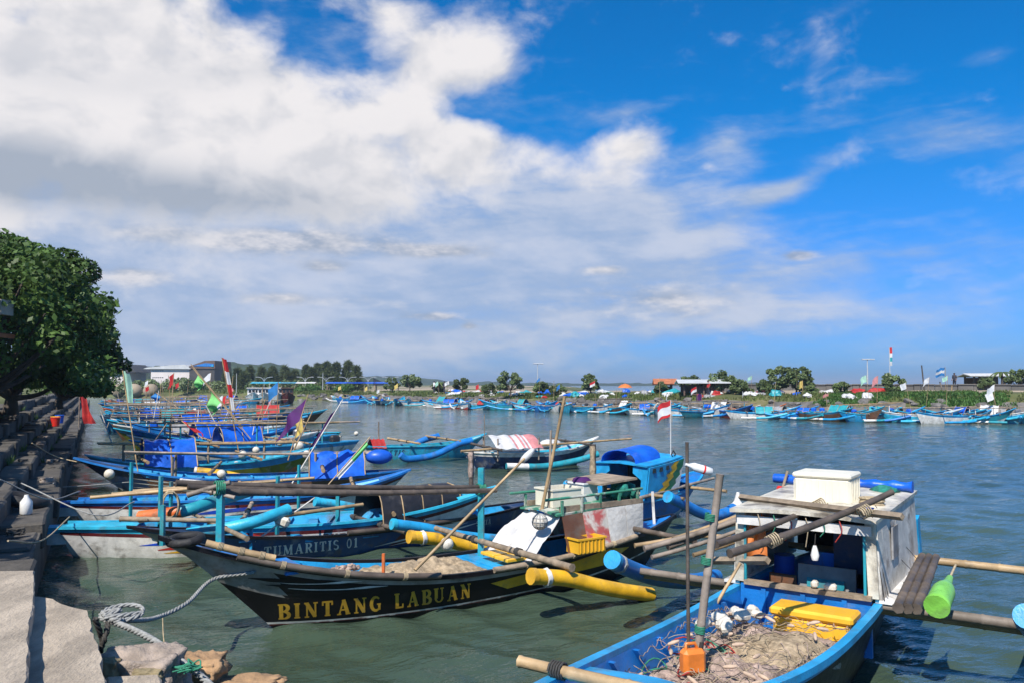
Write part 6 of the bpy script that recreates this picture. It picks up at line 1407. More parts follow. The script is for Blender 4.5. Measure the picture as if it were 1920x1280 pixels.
# a fisher in a small canoe
c = P(573, 822, 0); cn = Boat(c + Vector((-2.5, 1.6, .62)), c + Vector((2.1, -1.0, .42)), B=.36, fb=.34, draft=.15, ob=.6, os=.4, label='small teal canoe carrying the crouching fisher', group='boats moored in open water')
cn.hull(lambda t, q: 0 if q > .4 else 1, ['teal_paint', 'cream_paint'], 26, 8, inner='cyan_paint', rail='cyan_paint'); cn.boom(cn.L * .35, 1.0, 1.0, .46, .03); cn.boom(cn.L * .6, 1.0, 1.0, .46, .03)
for sd in (1, -1): cn.float([(cn.L * .8, sd * .95, .2), (cn.L * .5, sd * .95, .08), (cn.L * .15, sd * .95, .10)], .06, ['cream_paint'])
person(cn.wor((cn.L * .48, 0, .10)), cn.rz - 1.2, 'person in dark clothes and a straw hat crouching in the teal canoe', 'sit', 'cloth_dark', 'cloth_dark', 1.6, 'straw')
for px, py, d, lab, sh in ((833, 738, 112, 'person in dark clothes standing on the far shore left of the palms', 'cloth_dark'), (814, 738, 113, 'person in a white shirt standing on the far shore beside the palms', 'cloth_white'), (1328, 738, 86, 'person in a red shirt standing under the white shelter', 'cloth_red'), (1790, 724, 86, 'person in a dark shirt on the far road near the pavilion', 'cloth_dark')):
    b = Q(px, py, d); b.z = max(1.7, b.z - .2); person(b, 2.0, lab, 'stand', sh, 'cloth_dark')
for a, off, lab, sh in ((52, -3.0, 'person in a red shirt on the far quay steps below the trees', 'cloth_red'), (56, -3.4, 'person in a white shirt on the far quay steps below the trees', 'cloth_white')):
    person(qp(a, off, 2.2), -1.0, lab, 'stand', sh, 'cloth_dark')

# ================================================================ things on the far shore
def depth_pt(px, py, d): return Q(px, py, d)
# sea wall behind the spit on the right
sw = empty('sea_wall', land_pt(.12, 17), 0, 'long dark sea wall behind the far shore at the right', 'wall'); qv = -.02
ps = []
for k in range(44):
    q = max(0, .002 + k * .0070); p, n = shore_at(q); r = p + n * 17; ps.append(r)
for k in range(43):
    a, b_ = ps[k], ps[k + 1]; mid = (a + b_) / 2; L_ = (b_ - a).length; an = math.atan2(b_.y - a.y, b_.x - a.x)
    mb = MB(); mb.rbox(Vector((mid.x, mid.y, 2.30 + .02 * (k % 3))) - sw.location, (L_ - .03, .5, 1.05), .04, rz=an); mb.build('wall_panel', ['concrete_grey'], sw)
    mb = MB(); mb.box(Vector((mid.x, mid.y, 2.87 + .02 * (k % 3))) - sw.location, (L_ - .02, .7, .10), rz=an); mb.build('wall_coping', ['concrete_grey'], sw)
def shelter(px, d, width, deep, z0, zroof, label, roofm, slope=.35, gable=True, name='shelter'):
    c = Q(px, 725, d); c.z = z0; e = empty(name, c, -.10, label, 'shelter'); hh = zroof - z0
    for x in (-width / 2 + .3, 0, width / 2 - .3):
        for y in (-deep / 2 + .2, deep / 2 - .2): mb = MB(); mb.box((x, y, hh / 2), (.16, .16, hh)); mb.build('post', ['roof_brown'], e)
    for sd in (1, -1):
        mb = MB(); mb.grid([[Vector((x, sd * y, hh + slope * (1 - y / (deep / 2 + .5)))) for y in (0.01, (deep / 2 + .5) / 2, deep / 2 + .5)] for x in (-width / 2 - .4, 0, width / 2 + .4)], 0, False, .08); r_ = mb.build('roof_sheet', [roofm], e)
    mb = MB(); mb.box((0, -deep / 2 + .45, .5), (width * .55, .12, .9)); mb.build('counter', ['roof_brown'], e); mb = MB(); mb.box((-width * .12, deep / 2 - .3, hh * .45), (width * .6, .10, hh * .85)); mb.build('back_wall', ['brown_paint'], e)
    return e
shelter(1316, 88, 4.6, 3.4, 1.75, 3.0, 'open shelter with a long white metal roof on the far shore', 'roof_metal'); shelter(1846, 88, 3.6, 2.6, 2.7, 3.75, 'white roofed pavilion on the road at the far right', 'tarp_white', .25)
shelter(1247, 97, 2.0, 2.0, 1.7, 2.9, 'hut with an orange tiled roof left of the white shelter', 'tile_orange', .6, name='hut')
e = empty('parasol', Q(1172, 734, 95), 0, 'orange parasol on the far shore left of the tiled hut', 'parasol'); e.location.z = 1.7; mb = MB(); mb.tube([(0, 0, 0), (0, 0, 1.25)], .03, 6); mb.build('pole', ['pole_grey'], e); mb = MB(); mb.tube([(0, 0, .82), (0, 0, 1.0), (0, 0, 1.18), (0, 0, 1.28)], [.85, .68, .38, .03], 14); mb.build('canopy', ['tarp_orange'], e)
def mast(px, pyt, pyb, d, label, r=.07, head=None, banner=None, name='lamp_mast', cat='lamp'):
    b = Q(px, pyb, d); b.z = max(1.4, b.z); t = Q(px, pyt, d).z - b.z; e = empty(name, b, 0, label, cat); mb = MB(); mb.tube([(0, 0, -.3), (0, 0, t)], [r, r * .6], 8); mb.build('pole', ['pole_grey'], e)
    if head == 'flat': mb = MB(); mb.rbox((.1, 0, t), (1.3, .3, .12), .03); mb.build('lamp_head', ['pole_grey'], e)
    if head == 'arms':
        for sd in (1, -1): mb = MB(); mb.tube(curve_pts([(0, 0, t - .8), (sd * .5, 0, t - .1), (sd * 1.3, 0, t + .1)], 8), .045, 6); a_ = mb.build('lamp_arm', ['pole_grey'], e); mb = MB(); mb.rbox((sd * 1.5, 0, t + .1), (.5, .18, .1), .03); mb.build('lamp_head', ['pole_grey'], a_)
    if banner:
        rows = [[Vector((.03 + u * .24, .05 * math.sin(v * 5 + u * 3), t - v * 1.9)) for u in (0, .5, 1)] for v in [i / 9 for i in range(10)]]; mb = MB(); mb.grid(rows, 0, True)
        for f in range(len(mb.f)): mb.m[f] = (f // 2) * len(banner) // 9
        mb.build('banner', banner, e)
    return e
mast(1008, 681, 728, 104, 'tall lamp mast standing alone left of centre on the far shore', head='flat'); mast(1627, 673, 716, 86, 'tall lamp mast on the road left of the flag mast', head='flat')
mast(1669, 650, 716, 84, 'tall flag mast with a white and teal banner', .05, banner=['flag_red', 'flag_white', 'tarp_teal', 'flag_white'], name='flag_mast', cat='flag mast')
for k, px in enumerate((495, 572, 611, 652, 690, 732)): mast(px, 707, 735, 168, f'double armed street lamp, {ordinal(k + 1)} from the left before the casuarinas', head='arms', name='street_lamp')['group'] = 'street lamps'
mast(605, 698, 738, 160, 'plain pale pole before the casuarinas, the left one', .08, name='pole', cat='pole'); mast(443, 699, 740, 160, 'plain pale pole right of the dark hall', .08, name='pole', cat='pole'); mast(505, 716, 748, 158, 'short pale pole among the white launches', .08, name='pole', cat='pole')
mast(1393, 733, 756, 82, 'pale stake on the bank below the shelter', .05, name='pole', cat='pole'); mast(1250, 735, 770, 86, 'pale stake between boats below the tiled hut', .05, name='pole', cat='pole')
# sticks and flags along the rocks at the right
stick_i = 0
for (xa, ya, xb, yb, m_) in ((1735, 742, 1728, 684, 'bamboo_dark'), (1710, 727, 1738, 762, 'bamboo_grey'), (1712, 768, 1738, 735, 'bamboo_grey'), (1775, 745, 1762, 715, 'bamboo_grey'), (1690, 760, 1702, 742, 'bamboo_tan'), (1510, 765, 1533, 735, 'bamboo_tan'), (1780, 775, 1785, 722, 'bamboo_tan'), (1763, 780, 1757, 748, 'bamboo_tan'), (1790, 778, 1793, 745, 'bamboo_tan'), (1318, 765, 1336, 742, 'bamboo_tan'), (1352, 765, 1385, 727, 'bamboo_tan'), (1412, 766, 1430, 742, 'bamboo_tan'), (1473, 766, 1500, 730, 'bamboo_tan'), (1262, 764, 1285, 745, 'bamboo_tan'), (1575, 775, 1572, 745, 'bamboo_tan')):
    d = 73 + (1900 - xa) * .028; a, b_ = Q(xa, ya, d), Q(xb, yb, d); mb = MB(); mb.tube([Vector((0, 0, -.5)), b_ - a], .06, 6); o = mb.build('mooring_stake', [m_]); o.location = a; stick_i += 1
    tag(o, f'bamboo stake leaning among the far shore boats, {ordinal(stick_i)} of its set', 'stake', 'far shore stakes')
st_ = sorted([o for o in col.objects if o.get('group') == 'far shore stakes'], key=lambda o: -project(o.location)[0])
for k, o in enumerate(st_): o['label'] = f'bamboo stake among the far boats, {ordinal(k + 1)} stake from the right'
def small_flag(px, py, d, mats, w, h_, label, polelen=2.0):
    t = Q(px, py, d); e = empty('flag', (t.x, t.y, t.z - polelen), 0, label, 'flag'); mb = MB(); mb.tube([(0, 0, 0), (0, 0, polelen + .05)], .025, 5); mb.build('flag_pole', ['bamboo_tan'], e)
    rows = [[Vector((-w * u, .22 * w * math.sin(u * 6 + v * 2.5), polelen - h_ * v - .25 * w * u * u - .05 * math.sin(u * 9))) for v in [j / 6 for j in range(7)]] for u in [i / 6 for i in range(7)]]; mb = MB(); mb.grid(rows, 0, True)
    for f in range(len(mb.f)): mb.m[f] = min(len(mats) - 1, (f % 6) * len(mats) // 6)
    mb.build('flag_cloth', mats, e); return e
small_flag(1772, 688, 76, ['flag_blue', 'flag_white', 'flag_blue'], .8, .75, 'blue and white flag flying above the rocks at the far right'); small_flag(1553, 737, 76, ['flag_pink'], .5, .6, 'small pink flag on the rocks right of the tall trees'); small_flag(1609, 737, 76, ['flag_pink'], .45, .55, 'faded pink flag on the rocks below the lamp mast'); small_flag(1706, 733, 75, ['tarp_teal'], .4, 1.0, 'dark teal hanging flag left of the crossed stakes'); small_flag(1316, 737, 84, ['flag_purple'], .55, .9, 'purple cloth hung below the white shelter'); small_flag(1767, 745, 74, ['flag_white', 'flag_green'], .9, .55, 'white and green flag low over the boats at the right'); small_flag(1505, 713, 80, ['flag_yellow'], .3, .7, 'yellow flag before the tall pair of trees')
# tarpaulin heaps and sacks scattered on the spit
rk = random.Random(17); heaps = []
KIND = [('tarp_blue', 'blue tarpaulin heap'), ('tarp_white', 'white sack heap'), ('tarp_white', 'white sack heap'), ('tarp_teal', 'teal covered heap'), ('tarp_red', 'red cloth heap'), ('tarp_grey', 'grey covered heap'), ('tarp_orange', 'orange covered heap'), ('tarp_blue', 'blue tarpaulin heap')]
hp = []
for j in range(9):
    bm = bmesh.new(); bmesh.ops.create_icosphere(bm, subdivisions=3, radius=1)
    for v in bm.verts:
        n_ = v.co.normalized(); q = n_ * 1.6 + Vector((j * 9, 3, 1)); v.co = n_ * (1 + .45 * mnoise.noise(q) + .28 * abs(mnoise.noise(q * 2.7)) + .12 * mnoise.noise(q * 6)); v.co.z = max(-.1, v.co.z) * .8
        v.co.x *= 1.3
    bm_ = bpy.data.meshes.new('covered_heap'); bm.to_mesh(bm_); bm.free(); hp.append(bm_)
for k in range(130):
    q = rk.gauss(rk.choice((.28, .34, .42, .48, .22)), .035) if k < 100 else rk.uniform(.12, .60); o_ = rk.uniform(4.5, 13); p = land_pt(q, o_); m_, nm = rk.choice(KIND[:6] if rk.random() < .9 else KIND); s_ = rk.uniform(.22, .62)
    me_ = hp[k % 9].copy(); me_.materials.append(M[m_]); ob = bpy.data.objects.new('covered_heap', me_); col.objects.link(ob); ob.location = p; ob.rotation_euler = (0, 0, rk.uniform(0, 6)); ob.scale = (s_ * rk.uniform(.9, 1.5), s_, s_ * rk.uniform(.7, 1.2)); heaps.append((ob, nm, m_))
by = {}
for ob, nm, m_ in sorted(heaps, key=lambda h_: -project(h_[0].location)[0]):
    by[nm] = by.get(nm, 0) + 1; tag(ob, f'{nm} on the far bank, {ordinal(by[nm])} of its colour from the right', 'heap', 'heaps on the far bank')
# buildings at the far left
def hall():
    d = 262.0
    def W(px, py, dd=0): return Q(px, py, d + dd)
    base = W(320, 735); base.z = 1.3; e = empty('hall', base, 0, 'white hall with a dark gabled end and a blue sign at the left', 'building'); z0 = 1.3
    def block(name, xa, xb, pyt, m_, front=0, deep=16, parent=e, pyb=None):
        a, b_ = W(xa, 700, front), W(xb, 700, front); zt = W(xa, pyt, front).z; zb = z0 if pyb is None else W(xa, pyb, front).z; mb = MB(); mb.box(Vector(((a.x + b_.x) / 2, a.y + deep / 2, (zt + zb) / 2)) - base, (b_.x - a.x, deep, zt - zb)); return mb.build(name, [m_], parent)
    w_ = block('wall', 283, 355, 691.5, 'wall_white'); block('dark_wing', 355.3, 402, 688, 'roof_dark', -.4)
    for r_, py in ((0, 693.5), (1, 706)):
        for k in range(6): block('window', 286 + 3.6 * k, 288 + 3.6 * k, py, 'glass_dark', -.06, .3, w_, py + 1.6)
    def roof(pts, m_, name, deep=16.5):
        mb = MB(); f = [W(x, y, -.8) - base for x, y in pts]; bk = [p + Vector((0, deep, 0)) for p in f]; n = len(f); mb.add(f + bk, [tuple(range(n)), tuple(range(2 * n - 1, n - 1, -1))] + [(i, (i + 1) % n, n + (i + 1) % n, n + i) for i in range(n)]); return mb.build(name, [m_], e)
    roof([(268, 690.8), (276, 688), (320, 684), (346, 682.6), (357, 688.5), (357, 691)], 'roof_metal', 'roof'); roof([(354, 690), (354, 686), (384, 675.5), (402.5, 675.3), (403, 690)], 'roof_brown', 'gable_roof', 15)
    s_ = roof([(362, 685.6), (385, 680), (401, 681.5), (401, 686.5)], 'blue_paint', 'sign_band', .2); s_.location.y -= .15
    tri = roof([(396.2, 686.3), (398.3, 682), (400.4, 686.3)], 'cyan_paint', 'sign_emblem', .1); tri.location.y -= .25
    b2 = W(215, 735); e2 = empty('long_building', (b2.x, b2.y, 1.3), 0, 'low white building with a dark hipped roof behind the tree', 'building')
    bs_ = e2.location
    a, b_ = W(190, 700), W(243, 700); mb = MB(); zt = W(200, 698).z; mb.box(Vector(((a.x + b_.x) / 2, a.y + 6, (zt + z0) / 2)) - bs_, (b_.x - a.x, 12, zt - z0)); wl = mb.build('wall', ['wall_white'], e2)
    mb = MB(); f = [W(x, y, -1) - bs_ for x, y in ((184, 698), (196, 683), (236, 682), (256, 697))]; bk = [p + Vector((0, 14, 0)) for p in f]; mb.add(f + bk, [(0, 1, 2, 3), (7, 6, 5, 4), (0, 3, 7, 4), (1, 5, 6, 2), (0, 4, 5, 1), (3, 2, 6, 7)]); mb.build('roof', ['roof_dark'], e2)
    for k in range(6):
        a = W(204 + 5 * k, 703.5, -.1); mb = MB(); mb.box(a - bs_, (.55, .2, .32)); mb.build('window', ['glass_dark'], wl)
hall()
for k, (px, w_, pt_) in enumerate(((222, 13, 721), (251, 15, 720), (283, 14, 720.5))):
    d = 178; b = Q(px, 742, d); b.z = 1.4; hh = Q(px, pt_, d).z - 1.2; ww_ = w_ / F * d; mb = MB(); mb.ball((0, 0, 0), ww_, 18, 0, (1, 1, hh / ww_), .03); o = mb.build('sand_mound', ['sand']); o.location = b; tag(o, ('leftmost', 'middle', 'rightmost')[k] + ' of three rounded sand mounds before the hall', 'mound', 'sand mounds')
for k, (px, xw, m_, lab) in enumerate(((515, 9, 'cyan_paint', 'pale blue stall roof before the casuarinas'), (560, 7, 'tarp_white', 'pale stall roof right of the blue one'), (650, 8, 'tarp_blue', 'blue stall roof under the right casuarinas'), (678, 6, 'tarp_blue', 'small blue stall roof at the end of the grove'), (725, 5, 'plastic_blue', 'blue stall roof left of the rounded tree'))):
    d = 166; b = Q(px, 735, d); b.z = 1.4; e = empty('stall', b, 0, lab, 'stall', 'stalls'); w_ = xw * .5
    for x in (-w_ + .3, w_ - .3):
        for y in (-1, 1): mb = MB(); mb.box((x, y, .8), (.12, .12, 1.6)); mb.build('post', ['driftwood'], e)
    mb = MB(); mb.grid([[Vector((x, y, 1.65 + .25 * (1 - abs(y) / 1.4))) for y in (-1.4, 0, 1.4)] for x in (-w_, 0, w_)], 0, False, .06); mb.build('roof', [m_], e)
rs = random.Random(3)
mb = MB(); tk = empty('background_shrubs', Q(470, 738, 165), 0); col.objects.unlink(tk); bpy.data.objects.remove(tk)
cents = []
for k in range(120):
    px = rs.uniform(195, 700); d = rs.uniform(168, 215); b = Q(px, 735, d); b.z = 1.6 + rs.uniform(0, 1.4); cents.append((b, rs.uniform(.8, 1.9)))
o = leaf_cloud(cents, 12000, .55, rs, 'leaf_mid', 'shrub_thicket', None); tag(o, 'mass of shrubs below the casuarinas and the hall', kind='stuff')

# ================================================================ quay foreground: broken masonry, ropes, small things
def lump(name, c, size, m_, label, cat, seed, sub=3, amp=.22, rz=0.0, flat=True, parent=None):
    bm = bmesh.new(); bmesh.ops.create_cube(bm, size=1.0); bmesh.ops.subdivide_edges(bm, edges=bm.edges[:], cuts=17, use_grid_fill=True)
    for v in bm.verts:
        q = v.co * 2.2 + Vector((seed, seed * 2, 0)); l = v.co.length; v.co = v.co * (1 - .42 * max(0, l - .52)); v.co += v.co.normalized() * (amp * .42 * mnoise.noise(q) + amp * .28 * mnoise.noise(q * 2.6) + amp * .14 * mnoise.noise(q * 7) + amp * .06 * mnoise.noise(q * 17))
        v.co = Vector((v.co.x * size[0], v.co.y * size[1], v.co.z * size[2]))
    
    for f in bm.faces: f.smooth = True
    me = bpy.data.meshes.new(name); bm.to_mesh(me); bm.free(); me.materials.append(M[m_]); o = bpy.data.objects.new(name, me); col.objects.link(o); o.location = c; o.rotation_euler = (0, 0, rz)
    if parent: o.parent = parent
    if label: tag(o, label, cat)
    return o
mz = P(258, 1242, 1.05); ms = empty('masonry_block', mz, -.06, 'broken masonry block with embedded cobbles at the slab edge', 'masonry')
lump('mortar_body', (0, 0, -.14), (.62, .40, .44), 'mortar', None, None, 3, amp=.3, parent=ms)
for k, (x, z, sx, sz) in enumerate(((-.15, -.02, .24, .20), (.02, -.13, .22, .16), (.17, -.04, .20, .13), (-.14, -.22, .26, .12), (.18, -.19, .18, .15))): lump('cobble', (x, -.175, z), (sx, .12, sz), 'cobble', None, None, 11 + k, amp=.3, parent=ms)
lump('boulder', P(368, 1262, .82), (.40, .34, .26), 'rock_rust', 'rust coloured boulder right of the masonry block', 'rock', 31, amp=.4); lump('boulder', P(455, 1290, .70), (.55, .25, .16), 'rock_rust', 'long low brown boulder at the bottom edge below the black boat', 'rock', 35, amp=.35)
slab('concrete_slab', [XY(198, 1268, 1.2), XY(250, 1264, 1.2), XY(300, 1263, 1.2), XY(306, 1290, 1.2), XY(200, 1300, 1.2)], 1.2, .4, ['concrete_pale'], 'small pale slab fragment at the bottom edge before the masonry block', .01, 6)
def rope(name, pts, r, m_, label, n=30, lay=True):
    mb = MB(); pp = curve_pts(pts, n)
    if lay: twisted(mb, pp, r)
    else: mb.tube(pp, r, 6)
    return tag(mb.build(name, [m_]), label, 'rope', 'mooring ropes')
kn = P(203, 1162, 1.12); bw = bt.wor(bt.pt(.90, .86, 1, .02))
rope('mooring_rope', [bw, Q(400, 1085, bw.y - .1), Q(350, 1130, (bw.y * .7 + kn.y * .3)), Q(290, 1158, (bw.y + kn.y) / 2), kn + Vector((.12, .0, 0)), kn], .020, 'rope_grey', 'thick grey rope sagging from the black bow to the knot at the slab')
rope('mooring_rope', [kn, P(250, 1180, 1.12), P(300, 1207, 1.1), P(336, 1236, 1.05), P(380, 1270, .98), P(410, 1300, .95)], .022, 'rope_grey', 'thick laid rope running from the knot down past the masonry block')
lp_ = [kn + Vector((math.cos(a) * .16 + .06, math.sin(a) * .13 + .10, .03 + .03 * math.sin(a))) for a in (2 * math.pi * k / 10 for k in range(11))]
rope('rope_knot', lp_ + [kn + Vector((.05, -.03, .04)), kn + Vector((-.06, .03, .05)), kn + Vector((.08, .05, .07)), kn + Vector((-.02, -.05, .04)), kn + Vector((.11, .02, .02))], .017, 'rope_grey', 'loose loop and knot of grey rope at the slab corner', 60)
rope('rope_loop', [P(178, 1158, 1.2), P(192, 1200, 1.0), P(186, 1225, .9), P(198, 1190, 1.05), kn], .02, 'rope_dark', 'dark rope loop hanging down the broken slab edge', 30)
rope('hanging_line', [Q(305, 1150, 8.6), Q(306, 1185, 8.5), Q(310, 1222, 8.4)], .006, 'rope_tan', 'thin tan line hanging from the thick grey rope', 12, False)
mb = MB()
for k in range(16): c = P(350 + random.uniform(-14, 14), 1255 + random.uniform(-8, 8), 1.05); mb.tube(curve_pts([c, c + Vector((random.uniform(-.08, .08), random.uniform(-.05, .05), random.uniform(-.02, .05))), c + Vector((random.uniform(-.1, .1), random.uniform(-.05, .05), 0))], 8), .006, 4)
tag(mb.build('net_scrap', ['rope_green']), 'scrap of green netting caught on the rope by the boulder', 'net scrap')['kind'] = 'stuff'
moor = [(qs, 12.5, 'boat lettered quietsa'), (pr, 10.5, 'boat lettered PUTRA RAHAYU')]
rope('mooring_rope', [pr.wor((.1, 0, .7)), Q(80, 1012, 10.8), P(15, 1013, 1.25)], .011, 'rope_tan', 'straight tan rope from the white swoosh boat to the steps', 16, False)
rope('mooring_rope', [qs.wor((.1, 0, .72)), Q(90, 935, 14.5), Q(0, 898, 13.5)], .011, 'rope_grey', 'grey rope rising left from the boat lettered quietsa', 16, False)
rope('mooring_rope', [nv.wor(nv.pt(.98, .9, 1)), Q(105, 855, 22), Q(60, 830, 21)], .014, 'rope_tan', 'tan rope from the navy bow up to the steps', 16, False)
rope('mooring_rope', [nv.wor(nv.pt(.9, .6, 1)), Q(120, 912, 21), P(100, 905, .9)], .012, 'rope_grey', 'slack grey rope from the navy bow to the ledge', 16, False)
rope('mooring_rope', [tm.wor((LT - .1, 0, 1.15)), Q(180, 965, 11.8), Q(40, 905, 12.2)], .010, 'rope_grey', 'thin grey rope from the TUMARITIS bow to the steps', 16, False)
e = tag(MB().torus((0, 0, 0), .34, .10, (.2, .1, 1), 22, 9).build('old_tyre', ['rubber']), 'old tyre lying on the quay ledge', 'tyre'); e.location = qp(16.5, -.45, .97)
for k, (a, off, z, m_, lab) in enumerate(((12.6, -.9, 1.19, 'plastic_white', 'white plastic jug standing on the steps'), (15.0, -.3, .92, 'plastic_white', 'white bottle lying at the ledge edge'))):
    mb = MB(); mb.tube([(0, 0, 0), (0, 0, .02), (0, 0, .2), (0, 0, .27), (0, 0, .31)], [.07, .09, .09, .04, .03], 12); o = mb.build('plastic_jug', [m_]); o.location = qp(a, off, z); tag(o, lab, 'jug')
for k, (a, off, z) in enumerate(((40, -.85, 1.18), (41.2, -.9, 1.18), (43, -.8, 1.18))):
    e = empty('bucket', qp(a, off, z + .0), 0, ('red', 'yellow', 'blue')[k] + ' bucket standing on the far steps', 'bucket', 'buckets on the steps'); mb = MB(); mb.tube([(0, 0, 0), (0, 0, .36)], [.15, .19], 14); mb.build('body', [('plastic_red', 'plastic_yellow', 'plastic_blue')[k]], e); mb = MB(); mb.torus((0, 0, .36), .19, .015, (0, 0, 1), 16, 6); mb.build('rim', [('plastic_red', 'plastic_yellow', 'plastic_blue')[k]], e)
rc = empty('red_cloth', qp(45, .05, .8), 0, 'red cloth hanging on a pole at the quay edge beyond the tree', 'cloth'); rows = []
for i in range(12): rows.append([Vector((.04 * i + (v - .5) * (.30 + .02 * i), .10 * math.sin(v * 8 + i * .5), 1.6 - 1.35 * i / 11)) for v in [j / 8 for j in range(9)]])
mb = MB(); mb.grid(rows, 0, True); mb.build('cloth', ['tarp_red'], rc); mb = MB(); mb.tube([(-.1, 0, 0), (-.1, 0, 1.75)], .03, 6); mb.build('pole', ['bamboo_grey'], rc)
rd = random.Random(61); deb = []
for k in range(22):
    a = rd.uniform(9, 34); lv = rd.choice([(-.3, .87), (-.85, 1.2), (-1.35, 1.54), (-1.8, 1.88)]); o = lump('stone', qp(a, lv[0] + rd.uniform(-.12, .12), lv[1] + .04), (rd.uniform(.1, .3), rd.uniform(.1, .25), rd.uniform(.06, .16)), rd.choice(['rock', 'concrete_dark', 'mortar']), None, None, 70 + k, amp=.5, rz=rd.uniform(0, 3)); deb.append(o)
deb.sort(key=lambda o: o.location.y)
for k, o in enumerate(deb): tag(o, f'loose broken stone lying on the quay steps, {ordinal(k + 1)} nearest', 'stone', 'loose stones on the steps')
tg = MB()
for k in range(160):
    a = rd.uniform(9, 40); lv = rd.choice([(-.60, .87), (-1.08, 1.2), (-1.56, 1.54), (-2.06, 1.88)]); p = qp(a, lv[0] + .05, lv[1])
    if mnoise.noise(Vector((a * .5, lv[0], 0))) < .05: continue
    for j in range(9):
        th = rd.uniform(0, 6.28); h_ = rd.uniform(.08, .26); d = Vector((math.cos(th), math.sin(th), 0)); c = p + d * rd.uniform(0, .06); s2 = Vector((-d.y, d.x, 0)) * .012; tg.add([c - s2, c + s2, c + d * h_ * .5 + Vector((0, 0, h_))], [(0, 1, 2)])
tag(tg.build('step_weeds', ['creeper_leaf']), 'weeds sprouting in the joints of the quay steps', kind='stuff')
# roof corner at the far left edge
e = empty('house_roof', Q(-30, 600, 20), 0, 'grey gutter and red tiled eave corner at the left edge', 'roof'); a = Q(-120, 575, 20) - e.location
mb = MB(); mb.box(Q(-50, 577, 20) - e.location, (1.65, .5, .36)); mb.build('gutter', ['concrete_pale'], e); mb = MB(); mb.box(Q(-60, 612, 20.3) - e.location, (1.9, .8, .10), rot=Matrix.Rotation(.25, 3, 'Y')); mb.build('tiled_eave', ['tile_orange'], e); mb = MB(); mb.box(Q(-90, 640, 21) - e.location, (1.4, .8, 5.2)); mb.build('wall', ['concrete_grey'], e)

# ================================================================ flags and banners on poles over the fleet
def pole_flag(base, db, tip, dt, m_, label, kind='flag', size=(.6, .5), r=.02, pm='bamboo_tan', off=0.0, wind=(-.75, .1, -.6)):
    a, b_ = Q(*base, db), Q(*tip, dt); e = empty('flag_pole', a, 0, label, 'flag', 'flags over the fleet'); d = b_ - a; mb = MB(); mb.bamboo((0, 0, 0), d, r); mb.build('pole', [pm], e); n = d.normalized(); wv = Vector(wind); mats = m_ if isinstance(m_, list) else [m_]; mb = MB(); rows = []
    for i in range(13):
        u = i / 12; row = []
        for j in range(9):
            v = j / 8; k = (1 - u * .6) if kind == 'pennant' else 1; p = d - n * (off + size[1] * (v * k + (.0 if kind != 'pennant' else 0))) + wv * size[0] * u + Vector((.05, .26, .05)) * math.sin(u * 7 + v * 3) * (.25 + u) * size[0] - Vector((0, 0, .22)) * u * u * size[0] * (1 - .5 * v); row.append(p)
        rows.append(row)
    mb.grid(rows, 0, True)
    if len(mats) > 1:
        for f in range(len(mb.f)): mb.m[f] = min(len(mats) - 1, (f % 8) * len(mats) // 8)
    mb.build('flag_cloth', mats, e); return e
pole_flag((540, 862, ), 24, (578, 738), 24.5, 'flag_purple', 'large purple flag drooping from a slanted pole', size=(.72, .70), r=.018, off=.12, wind=(-.95, .1, -.75))
pole_flag((548, 905), 22, (643, 748), 22.6, 'flag_purple', 'narrow furled purple flag on the pale slanted pole', size=(.26, 1.05), r=.02, pm='worn_white', off=.32, wind=(-.8, .1, -.5))
pole_flag((612, 912), 20, (694, 818), 20.6, ['flag_green', 'flag_white'], 'green and white furled flag on a slanted pole before the blue tent', size=(.10, 1.1), r=.016, off=.15, wind=(.6, .1, -.8))
pole_flag((450, 860), 27, (416, 670), 27.2, ['flag_red', 'flag_white', 'flag_red', 'flag_white'], 'tall red and white banner on a bamboo pole', size=(.16, 1.75), r=.02, wind=(.8, .1, -.15))
pole_flag((262, 905), 22, (230, 694), 22.2, 'flag_mint', 'tall pale green pennant on a bamboo pole', 'flag', (.20, .85), .018, wind=(.8, .1, -.3))
pole_flag((455, 800), 34, (358, 682), 34.5, 'flag_green', 'upper green pennant on a pole slanting left', 'pennant', (.55, .55), .022, off=.45, wind=(-.2, .1, -1)); pole_flag((470, 822), 33.4, (362, 690), 34, 'flag_green', 'lower green pennant on a pole slanting left', 'pennant', (.75, .7), .022, off=1.2, wind=(-.1, .1, -1))
pole_flag((322, 770), 60, (326, 698), 60, 'flag_red', 'red flag before the white hall', size=(.5, .85), r=.03); pole_flag((507, 770), 70, (511, 728), 70, 'flag_pink', 'faded pink flag over the water near the launches', size=(.4, 1.4), r=.03); pole_flag((196, 760), 62, (200, 716), 62, ['flag_white', 'flag_pink'], 'pink and white flag left before the mounds', size=(.5, .5), r=.03); pole_flag((345, 772), 55, (292, 735), 55, 'flag_blue', 'small blue flag low over the distant boats', size=(.5, .5), r=.03); pole_flag((380, 822), 30, (340, 788), 30, 'flag_red', 'red cloth on a low slanted pole among the near fleet', size=(.5, .5), r=.02, wind=(.9, 0, -.4)); pole_flag((570, 812), 32, (566, 780), 32, 'flag_yellow', 'yellowed flag behind the large purple one', size=(.4, .55), r=.02)
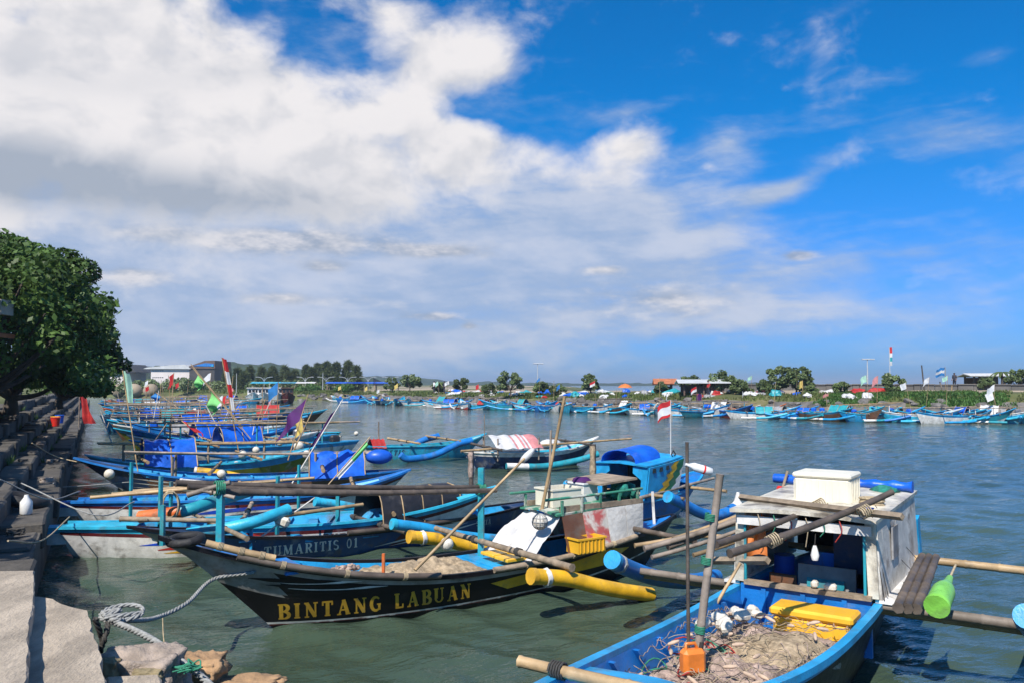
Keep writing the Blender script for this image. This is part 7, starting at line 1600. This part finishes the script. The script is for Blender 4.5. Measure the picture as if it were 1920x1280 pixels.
# loose buoys and foam blocks among the fleet
bl = [(205, 888, 21.5, .13, 'pale pink ball buoy on the navy bow'), (443, 870, 25, .10, 'white ball buoy beside the green hull'), (575, 851, 24, .12, 'white ball buoy at the corner of the tilted blue tent'), (455, 851, 26, .14, 'white ball buoy above the green boat stern'), (560, 836, 28, .17, 'white foam tub hung on the purple flag pole'), (525, 830, 29, .10, 'small white buoy beside the foam tub'), (668, 812, 36, .10, 'tan ball buoy floating alone beside the canoe'), (345, 858, 27, .11, 'ball buoy at the left post of the big blue tent'), (480, 843, 28, .12, 'white buoy on the stern posts of the green boat'), (415, 888, 22, .12, 'orange end float on the navy boat')]
for px, py, d, r_, lab in bl: ballfloat(px, py, d, r_, 'foam', lab)
rp = random.Random(40)
for k in range(26):
    px = rp.uniform(190, 560); d = rp.uniform(27, 75); py = HZ + 3 * F / d - rp.uniform(4, 20); b = Q(px, py, d); tip = b + Vector((rp.uniform(-1.0, 1.0), rp.uniform(-.3, .3), rp.uniform(.8, 2.2))); b.z = .3; mb = MB(); mb.bamboo((0, 0, 0), tip - b, .026); o = mb.build('loose_pole', [rp.choice(['bamboo_tan', 'bamboo_grey', 'driftwood', 'worn_white'])]); o.location = b; tag(o, 'x', 'pole', 'poles standing in the fleet')
lp2 = sorted([o for o in col.objects if o.get('group') == 'poles standing in the fleet'], key=lambda o: project(o.location)[0])
for k, o in enumerate(lp2): o['label'] = f'thin leaning pole without a flag in the fleet, {ordinal(k + 1)} from the left'

# ================================================================ haze over the coast
hm = bpy.data.materials.new('haze_air'); hm.use_nodes = True; hm.node_tree.nodes.clear()
hv = hm.node_tree.nodes.new('ShaderNodeVolumePrincipled'); hv.inputs['Color'].default_value = (.72, .85, 1.0, 1); hv.inputs['Density'].default_value = 0.00036; hv.inputs['Anisotropy'].default_value = 0.2
ho = hm.node_tree.nodes.new('ShaderNodeOutputMaterial'); hm.node_tree.links.new(hv.outputs[0], ho.inputs['Volume'])
mb = MB(); mb.box((0, 4600, 14), (24000, 10000, 32)); hz_ = mb.build('haze', [hm]); tag(hz_, 'pale sea haze', kind='stuff')
